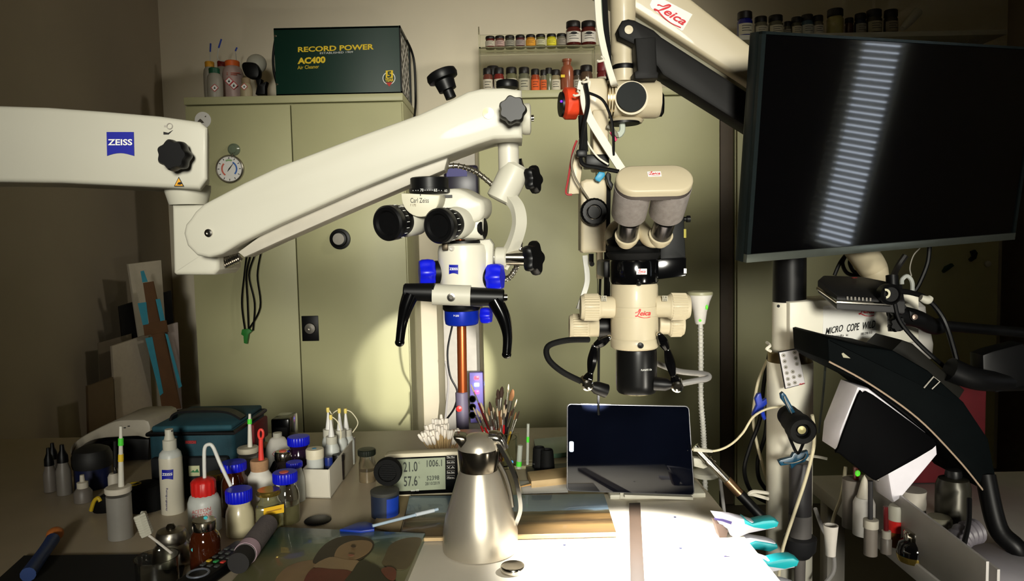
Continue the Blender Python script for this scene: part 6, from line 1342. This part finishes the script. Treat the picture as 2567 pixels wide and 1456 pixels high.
nozzle('bottle with black nozzle standing behind two others', 137, 1210, 14, 1110, 1148, M('milky_dark', (90, 84, 78), .45))
t = RB('pump_bottle', 'small pump bottle with white head beside black-nozzled bottles', 'bottle', 210, 1264, 21)
lp(t, 'bottle_body', [(19, 1264), (21, 1258), (21, 1232), (14, 1222)], milk, foot=True); lp(t, 'pump_head', [(13, 1224), (13, 1208), (6, 1206), (5, 1190), (0, 1190)], MATS['lid_cream'])
t = RB('stick_bottle', 'small white bottle with dark pen standing in it behind the straw beaker', 'bottle', 286, 1226, 13)
lp(t, 'bottle_body', [(12, 1226), (13, 1220), (13, 1194), (9, 1186)], MATS['lid_cream'], foot=True); t.part('pen', B().cyl(P(289, 1190, t.Y), P(288, 1106, t.Y), .0036), ink_m); t.part('pen_tip', B().cyl(P(289, 1178, t.Y), P(288, 1170, t.Y), .004), chrome_m)
tm = Thing('tape_measure', 'black and yellow tape measure lying beside straw beaker', 'tape measure', T(262, 1290))
Yt = T(270, 1288).y
tm.part('case', B().prism(catmull(pts([(228, 1270), (236, 1252), (262, 1244), (285, 1254), (286, 1282), (262, 1288), (234, 1288)], Yt), 3, True), (0, .04, 0), .004), black_m)
tm.part('yellow_band', B().tube(pts([(228, 1280), (236, 1256), (246, 1248), (252, 1256)], Yt-.002), .004, 8), M('dull_yellow', (190, 160, 30), .5))
t = RB('lens_cap_case', 'round black case with yellow ring top behind straw beaker', 'case', 372, 1288, 48)
lp(t, 'case_body', [(46, 1288), (48, 1280), (46, 1236), (36, 1214), (24, 1208)], rubber_m, foot=True)
t.part('yellow_ring', B().tube([Vector((t.b.x-.02+.012*math.cos(a), t.Y-.01+.010*math.sin(a), P(340, 1210, t.Y).z+.001)) for a in [2*pi*k/18 for k in range(18)]], .0016, 6, smooth=False, closed=True), MATS['dull_yellow'])
solid('dark_mat', B().prism([T(x, y, TZ+.004) for x, y in ((60, 1392), (470, 1388), (440, 1500), (-60, 1500))], (0, 0, -.0035)), M('mat_black', (16, 15, 14), .8), 'black cutting mat at the dim front corner of the bench', 'mat', loc=T(250, 1450))
sd = Thing('screwdriver', 'blue-handled screwdriver with orange end lying on the dark bench corner', 'screwdriver', T(110, 1380, TZ+.016))
sd.part('handle', B().tube([T(70, 1440, TZ+.018), T(110, 1384, TZ+.018), T(132, 1352, TZ+.018)], [.012, .011, .012], 12), M('handle_blue', (30, 60, 120), .5)); sd.part('orange_end', B().ball(T(138, 1338, TZ+.018), .014, 1, 1.2, .9), M('dull_orange', (190, 110, 50), .5))

# --- cotton swabs in a pot, paint brushes in a jar
t = RB('swab_pot', 'short pot holding a sheaf of cotton swabs behind the climate monitor', 'pot', 1112, 1176, 32); SP = t
lp(t, 'pot_wall', [(30, 1176), (32, 1170), (33, 1136), (30, 1136), (29, 1168)], M('pot_clear', (190, 184, 170), .2, trans=.5), foot=True)
stick_m = M('swab_stick', (206, 176, 126), .7, var=.1); cot_m = M('cotton', (238, 230, 218), .95, var=.03, bump=.3)
# one swab with its root at the origin, pointing up
def swab_meshes(L_): 
    a = B().cyl((0, 0, 0), (0, 0, L_-.010), .0011, seg=6).mesh('stick'); b = B().lathe([(.0012, L_-.024), (.0036, L_-.018), (.0043, L_-.008), (.0030, L_-.001), (0, L_)], seg=10).mesh('tip'); return a, b
sw_me = {}
rng = random.Random(3)
kk = K(SP.b)
for i in range(78):
    a = 2*pi*rng.random(); rr_ = math.sqrt(rng.random())
    tx = 1112 + 56*rr_*math.cos(a) - 6; ty = 1056 + 34*rr_*abs(math.cos(a)) - 20*rr_*math.sin(a)
    root = SP.b + Vector((rr_*.012*math.cos(a), rr_*.012*math.sin(a), .004)); tipY = SP.Y + rr_*.028*math.sin(a)
    tip = P(tx, ty, tipY); d_ = tip-root; Lr = round(d_.length, 2)
    if Lr not in sw_me: sw_me[Lr] = swab_meshes(Lr)
    o = bpy.data.objects.new('cotton_swab', None); COL.objects.link(o); o.location = root; o.rotation_euler = d_.to_track_quat('Z', 'Y').to_euler(); o.empty_display_size = .01
    tag(o, 'wooden cotton swab standing in the sheaf behind the climate monitor', 'swab', 'cotton swabs in the pot')
    link('stick', sw_me[Lr][0], stick_m, o); link('cotton_tip', sw_me[Lr][1], cot_m, o)
t = RB('brush_jar', 'clear jar packed with paint brushes behind the steel jug', 'jar', 1252, 1172, 46); BJ = t
lp(t, 'jar_wall', [(44, 1172), (46, 1166), (46, 1096), (43, 1096), (42, 1164)], acryl_m, foot=True)
hm = {'red': M('handle_red', (190, 26, 30), .3), 'black': M('handle_black', (26, 22, 26), .3), 'yellow': M('handle_yellow', (222, 178, 50), .35), 'maroon': M('handle_maroon', (96, 22, 26), .3), 'white': M('handle_white', (206, 200, 206), .35), 'brown': M('handle_brown', (120, 74, 44), .4)}
bris = {'dark': M('bristle_dark', (60, 40, 30), .8), 'pale': M('bristle_pale', (200, 180, 150), .8), 'tan': M('bristle_tan', (150, 104, 66), .8)}
ferr = M('ferrule', (190, 184, 172), .25, .9)
def brush(root, tip, hc, bc_, wide=1.0, bl=.018):
    d_ = tip-root; L_ = d_.length
    o = bpy.data.objects.new('paint_brush', None); COL.objects.link(o); o.location = root; o.rotation_euler = d_.to_track_quat('Z', 'Y').to_euler(); o.empty_display_size = .01
    tag(o, 'paint brush with %s handle and %s bristles standing in the brush jar' % (hc, bc_), 'brush', 'paint brushes with %s handles, %s bristles' % (hc, bc_))
    f0_ = L_-bl-.03
    link('handle', B().lathe([(.0014, 0), (.0024, f0_*.4), (.0030, f0_*.8), (.0022, f0_)], seg=8).mesh('handle'), hm[hc], o)
    link('ferrule', B().lathe([(.0023*wide, f0_), (.0024*wide, f0_+.012), (.0022*wide, L_-bl)], seg=10).mesh('ferrule'), ferr, o)
    link('bristles', B().lathe([(.0022*wide, L_-bl), (.0030*wide, L_-bl*.55), (.0018*wide, L_-bl*.15), (0.0002, L_)], seg=10).mesh('bristles'), bris[bc_], o)
tips = [(1180, 962, 'maroon', 'pale', .8), (1205, 1008, 'yellow', 'pale', 1.4), (1227, 1006, 'maroon', 'dark', 1.3), (1248, 975, 'brown', 'dark', 1.6), (1259, 968, 'brown', 'dark', 2.0), (1275, 962, 'black', 'pale', .8), (1286, 975, 'black', 'tan', 2.2), (1296, 1000, 'black', 'pale', .7), (1302, 1030, 'black', 'dark', .7),
        (1186, 1020, 'red', 'pale', .8), (1194, 1024, 'red', 'pale', 1.0), (1200, 1030, 'white', 'pale', 1.0), (1212, 1026, 'red', 'tan', .9), (1218, 1034, 'maroon', 'pale', .9), (1224, 1020, 'white', 'tan', 1.0), (1230, 1036, 'maroon', 'tan', 1.0), (1236, 1020, 'white', 'pale', 1.0), (1241, 1030, 'yellow', 'dark', .9),
        (1246, 1022, 'brown', 'pale', .9), (1252, 1016, 'white', 'pale', 1.1), (1258, 1026, 'maroon', 'pale', 1.0), (1264, 1014, 'red', 'pale', 1.0), (1270, 1024, 'black', 'pale', 1.0), (1276, 1018, 'white', 'tan', 1.0), (1282, 1028, 'black', 'tan', 1.0), (1288, 1022, 'black', 'dark', .9), (1294, 1032, 'yellow', 'tan', .7),
        (1208, 1044, 'yellow', 'tan', .8), (1234, 1048, 'maroon', 'dark', .9), (1256, 1044, 'brown', 'tan', .9), (1280, 1046, 'black', 'dark', .8), (1190, 1042, 'maroon', 'dark', .7), (1244, 996, 'black', 'dark', .9), (1268, 1000, 'white', 'dark', 1.0)]
for i, (x, y, hc_, bc_, wd_) in enumerate(tips):
    a = i*2.4; rr_ = .006 + .010*((i*7) % 5)/5; root = BJ.b + Vector((rr_*math.cos(a), rr_*math.sin(a), .004)); q = P(x, y, BJ.Y + .022*math.sin(i*1.7))
    brush(root, q, hc_, bc_, wd_, .016 + .006*wd_)
# --- clutter right of the brushes
ah = Thing('acrylic_holder', 'clear acrylic holder with pipettes beside the brush jar', 'holder', T(1318, 1180))
ah.part('plate', B().prism([P(1252, 1092, 1.72), P(1302, 1086, 1.72), P(1306, 1172, 1.70), P(1262, 1178, 1.70)], (0, .004, 0)), acryl_m)
ah.part('base', B().box(T(1325, 1172)+Vector((0, .0, .008)), (.10, .03, .014), .002), acryl_m)
def pipette(label, x0, y0, x1, y1, g0_, g1_, Y, r_=.0034):
    t = Thing('pipette', label, 'pipette', P(x0, y0, Y)); A2, B2 = P(x0, y0, Y), P(x1, y1, Y)
    t.part('tube', B().cyl(A2, B2, r_, seg=12), M('pipette_clear', (214, 218, 208), .2, trans=.5)); t.part('green_band', B().cyl(P(x0+(x1-x0)*(y0-g0_)/(y0-y1), g0_, Y), P(x0+(x1-x0)*(y0-g1_)/(y0-y1), g1_, Y), r_*1.1, seg=12), gband)
pipette('upright clear pipette with green band near the black pots', 1322, 1164, 1324, 1062, 1108, 1094, 1.72)
pipette('thick clear pipette with low green band beside the brush jar', 1300, 1174, 1304, 1116, 1168, 1156, 1.68, .006)
pp = Thing('palette_knife', 'clear slanting spatula with blue dot by the jug handle', 'spatula', P(1300, 1190, 1.5))
pp.part('blade', B().prism(pts([(1256, 1110), (1270, 1112), (1324, 1270), (1314, 1276)], 1.5), (0, .003, 0)), acryl_m); pp.part('blue_dot', B().ball(P(1279, 1158, 1.498), .0055, 1.2, .3, .8), M('dot_sky', (60, 150, 220), .5))
for i, (cx, pb, hw_, tp) in enumerate(((1352, 1178, 15, 1120), (1372, 1182, 16, 1126))):
    t = RB('black_pot', ('tapered black pot on the brush jar side of its twin', 'tapered black pot between its twin and the tablet')[i], 'pot', cx, pb, hw_ + 3); lp(t, 'pot_wall', [(hw_+3, pb), (hw_, tp+4), (hw_-2, tp), (hw_-4, tp+6)], rubber_m, foot=True)
def flat(name, label, cat, l, h, mat): return solid(name, B().prism([T(x, y, TZ+h) for x, y in l], (0, 0, -h+.0006), .0006), mat, label, cat, loc=T(*l[0], TZ))
flat('wooden_block', 'pale pencilled wooden block beside the tablet', 'block', [(1322, 1182), (1424, 1170), (1426, 1196), (1332, 1206)], .018, wood_m)
flat('seascape_board', 'small green-blue painted panel lying behind the tablet', 'panel', [(1338, 1100), (1430, 1092), (1436, 1132), (1348, 1142)], .012, grad('sea_paint', [(0, (80, 110, 84)), (.5, (84, 126, 112)), (1, (70, 120, 136))], nscale=4, dist=.3))
flat('dark_tray', 'flat black tray under the black pots', 'tray', [(1318, 1168), (1420, 1160), (1424, 1190), (1322, 1198)], .004, black_m)
flat('paper_sheet', 'crumpled pale paper sheet between jug and landscape panel', 'paper', [(1290, 1206), (1420, 1200), (1424, 1232), (1296, 1236)], .003, paper_m)
tb_ = Thing('lying_brush', 'thin brush with pale handle lying in front of the wooden block', 'brush', T(1306, 1218, TZ+.008))
tb_.part('handle', B().tube([T(1304, 1220, TZ+.008), T(1345, 1211, TZ+.008), T(1372, 1205, TZ+.008)], [.0012, .0024, .002], 8), M('handle_honey', (206, 160, 100), .4)); tb_.part('bristles', B().cyl(T(1372, 1205, TZ+.008), T(1398, 1199, TZ+.008), .002, .0006), bris['dark'])
flat('backing_card', 'grey-white backing card under the corner of landscape panel', 'card', [(930, 1316), (990, 1236), (1030, 1238), (1000, 1340)], .004, M('card_sand', (170, 150, 112), .8))

# --- copper stand pole and socket strip in the gap between cupboards
CYp = 2.6
cs = Thing('copper_stand', 'copper tube stand with grey sleeve and red button behind bench', 'stand', (P(1153, 1000, CYp).x, CYp, 0))
kC = K(P(1153, 900, CYp))
cs.part('copper_tube', B().cyl((P(1152, 700, CYp).x, CYp, P(1152, 1000, CYp).z), (P(1150, 420, CYp).x, CYp, P(1150, 520, CYp).z), 12/kC), M('copper', (168, 84, 44), .28, .85, var=.08))
sl_ = cs.part('sleeve', B().cyl((P(1156, 900, CYp).x, CYp, P(1156, 1070, CYp).z-.15), (P(1155, 900, CYp).x, CYp, P(1155, 982, CYp).z), 16/kC, bev=.003), M('sleeve_grey', (74, 68, 84), .5))
cs.part('red_button', B().lathe([(.011, 0), (.010, .006), (0, .008)], P(1151, 1024, CYp-16/kC+.002), (0, -1, 0)), red_m, sl_)
cs.part('lower_post', B().cyl((P(1156, 900, CYp).x, CYp, .02), (P(1156, 900, CYp).x, CYp, P(1156, 1070, CYp).z-.14), .018), black_m)
cs.part('foot', B().lathe([(.16, 0), (.16, .02), (.03, .04)], (P(1156, 900, CYp).x, CYp, .001)), black_m)
cs.part('upper_motor', B().box(P(1158, 466, CYp), (84/kC, .09, 96/kC), .01), M('motor_black_blue', (24, 18, 40), .35))
cs.part('motor_label', B().box(P(1145, 432, CYp-.047), (50/kC, .002, 20/kC)), M('motor_blue', (30, 24, 110), .5))
cs.part('cord', B().tube([P(1134, 815, CYp), P(1122, 880, CYp), P(1128, 940, CYp), P(1146, 980, CYp), P(1140, 1020, CYp), P(1120, 1050, CYp)], .0035, 8), black_m)
ss = Thing('socket_strip', 'wall socket strip with glowing red and blue lights between cupboards', 'socket strip', P(1195, 1100, CY+.06))
SYs = CY+.05
ss.part('strip_body', B().box((P(1195, 1000, SYs).x, SYs+.02, (P(1195, 934, SYs).z+P(1195, 1060, SYs).z)/2), (34/K(P(1195, 1000, SYs)), .04, P(1195, 934, SYs).z-P(1195, 1060, SYs).z), .004), M('strip_violet_white', (120, 110, 190), .5))  # violet glow of the lights is mixed into the strip's white
for y, nm, c_, e_ in ((947, 'red_light', (255, 40, 50), 12), (964, 'blue_light', (80, 120, 255), 50), (983, 'red_light', (255, 40, 70), 12)):
    ss.part(nm, B().box(P(1195, y, SYs-.001), (.022, .006, .016), .002), M('led_%d' % y, c_, .3, emit=e_))
for y in (1000, 1020, 1040): ss.part('socket', B().lathe([(.018, 0), (.018, .003), (.014, .003), (.013, 0), (0, 0)], P(1184, y, SYs-.001), (0, -1, 0), 20), black_m)
cable('white_cable', 'white cable hanging on the pale board between cupboards', [(1116, 905, 3.683), (1120, 925, 3.683), (1124, 960, 3.683), (1120, 1010, 3.683), (1116, 1050, 3.683)], .005, MATS['pale_grey_cable'])

# --- right-hand side bench
Z2 = TZ
t = RB('spray_can', 'dark spray can with black nozzle under the lamp hood', 'can', 2386, 1392, 40)
lp(t, 'can_body', [(38, 1392), (40, 1386), (40, 1218), (34, 1200), (22, 1196)], M('can_dark', (48, 46, 38), .35, .5), foot=True); lp(t, 'nozzle', [(18, 1198), (20, 1190), (18, 1178), (10, 1172), (0, 1172)], black_m)
t = RB('white_jar', 'milky jar with white lid and black stirring rod on side bench', 'jar', 2182, 1398, 16)
lp(t, 'jar_body', [(15, 1398), (16, 1392), (16, 1320)], milk, foot=True); lp(t, 'lid', [(18, 1322), (18, 1302), (0, 1300)], M('lid_offwhite', (176, 170, 156), .5)); t.part('rod', B().cyl(P(2182, 1302, t.Y), P(2182, 1205, t.Y), .004), ink_m)
t = RB('drop_bottle', 'small drop bottle with white cap and dark dipper on side bench', 'bottle', 2221, 1392, 13)
lp(t, 'bottle_body', [(12, 1392), (13, 1388), (13, 1352), (9, 1346)], milk, foot=True); lp(t, 'cap', [(11, 1348), (11, 1330), (0, 1328)], MATS['lid_offwhite']); t.part('dipper', B().cyl(P(2221, 1330, t.Y), P(2220, 1270, t.Y), .004), MATS['handle_maroon'])
t = RB('tall_tube_bottle', 'tall white cone-topped bottle behind the side bench jars', 'bottle', 2165, 1350, 26)
lp(t, 'bottle_body', [(25, 1350), (26, 1344), (26, 1260), (20, 1246)], M('squirt_white', (190, 186, 180)), foot=True); lp(t, 'cone', [(18, 1250), (16, 1240), (6, 1200), (0, 1190)], MATS['lid_offwhite'])
t = RB('white_tub', 'tall ribbed white tub behind red cloth on side bench', 'tub', 2285, 1372, 32)
lp(t, 'tub_body', [(30, 1372), (32, 1366)] + [(32 - (i % 2)*1.5, 1355-i*16) for i in range(9)], M('tub_grey_white', (156, 150, 140), .5), foot=True)
t = RB('white_capped_pot', 'pot with white lid and red collar on side bench', 'pot', 2246, 1376, 20)
lp(t, 'pot_body', [(19, 1376), (20, 1370), (20, 1328)], M('pot_amber', (110, 66, 30), .3), foot=True); lp(t, 'red_collar', [(20.5, 1330), (20.5, 1302)], red_m); lp(t, 'white_lid', [(19, 1303), (19, 1272), (16, 1266), (0, 1266)], white_m)
t = RB('ink_jar', 'squat black ink jar with chrome lid on side bench', 'jar', 2290, 1412, 38)
lp(t, 'jar_body', [(30, 1412), (38, 1400), (39, 1376), (34, 1360), (24, 1352)], M('ink_glass', (12, 11, 12), .08, coat=.5), foot=True); lp(t, 'chrome_lid', [(23, 1354), (24, 1350), (24, 1334), (21, 1330), (0, 1330)], chrome_m); lp(t, 'gold_band', [(36.5, 1404), (39.6, 1394), (39.6, 1388)], MATS['brass_lid'])
t = RB('grey_pot', 'cloudy pot with broad grey lid near the spray can', 'pot', 2352, 1404, 28)
lp(t, 'pot_body', [(26, 1404), (28, 1398), (28, 1320)], milk, foot=True); lp(t, 'lid', [(30, 1322), (30, 1300), (26, 1294), (0, 1293)], M('lid_stone', (110, 106, 88), .6))
t = RB('blue_pen_pot', 'clear pot with blue and red pens behind the lamp box', 'pot', 2136, 1330, 24)
lp(t, 'pot_wall', [(23, 1330), (24, 1326), (24, 1200), (22, 1200)], milk, foot=True); t.part('red_pen', B().cyl(P(2146, 1300, t.Y-.004), P(2146, 1170, t.Y-.004), .005), MATS['handle_maroon']); t.part('green_dot', B().ball(P(2150, 1186, t.Y-.03), .005, 1, .3, 1.2), MATS['green_sticker'])
rdm = M('red_cloth', (96, 12, 22), .8, var=.2)
solid('red_box', B().box((P(2330, 1250, 1.62).x, 1.60, TZ+.11), (.19, .05, .218), .006), rdm, 'dark red box standing at the back of the side bench', 'box')
solid('red_pouch', B().prism(catmull(pts([(2196, 1210), (2240, 1196), (2252, 1240), (2244, 1278), (2226, 1284), (2204, 1270)], 1.52), 3, True), (0, .03, 0), .004), rdm, 'dark red pouch with blue tag hanging behind the lamp box', 'pouch')
solid('blue_tag', B().prism(pts([(2215, 1204), (2222, 1204), (2222, 1232), (2215, 1232)], 1.515), (0, .003, 0)), M('tag_blue', (30, 50, 190), .5), 'bright blue tag on the dark red pouch', 'tag')
ar = Thing('acrylic_tray', 'clear acrylic stepped tray at the edge of side bench', 'tray', T(2110, 1440))
x0_ = .665
for x_, h_ in ((x0_, .10), (x0_+.016, .085)): ar.part('side_panel', B().prism([(x_, 1.02, TZ+.001), (x_, 1.38, TZ+.001), (x_, 1.38, TZ+h_), (x_, 1.02, TZ+h_*.8)], (.004, 0, 0)), M('acrylic_pale', (206, 202, 198), .3, trans=.5))
ar.part('base_panel', B().box((x0_+.010, 1.20, TZ+.003), (.011, .36, .004)), M('acrylic_pale', (206, 202, 198), .3, trans=.5))
t = RB('tube_holder', 'white tube holder taking the cream cable at the side bench edge', 'holder', 2082, 1400, 17, None); lp(t, 'tube_wall', [(12, 1400), (13, 1370), (17, 1325), (18, 1316), (14, 1316), (11, 1360)], M('holder_white', (190, 184, 176), .5), foot=True)
solid('paper_stack', B().box((.775, 1.12, TZ+.006), (.14, .24, .011), .001), M('paper_cool', (214, 210, 220), .6), 'stack of white paper on the side bench front', 'paper')
hs = Thing('ribbed_hose', 'grey ribbed hose coil at the dark end of side bench', 'hose', P(2420, 1440, 1.16))
hp_ = catmull([P(2400, 1450, 1.16), P(2392, 1390, 1.16), P(2410, 1345, 1.17), P(2450, 1330, 1.18)], 8)
hs.part('hose_wall', B().tube(hp_, [.018 + .0022*(i % 2) for i in range(len(hp_))], 16, smooth=False), M('hose_grey', (90, 86, 92), .5))
cable('black_cable', 'black cable with white plug crossing the side bench', [(2430, 1250, 1.19), (2428, 1310, 1.16), (2415, 1370, 1.13), (2405, 1420, 1.115), (2400, 1470, 1.10)], .004, black_m)
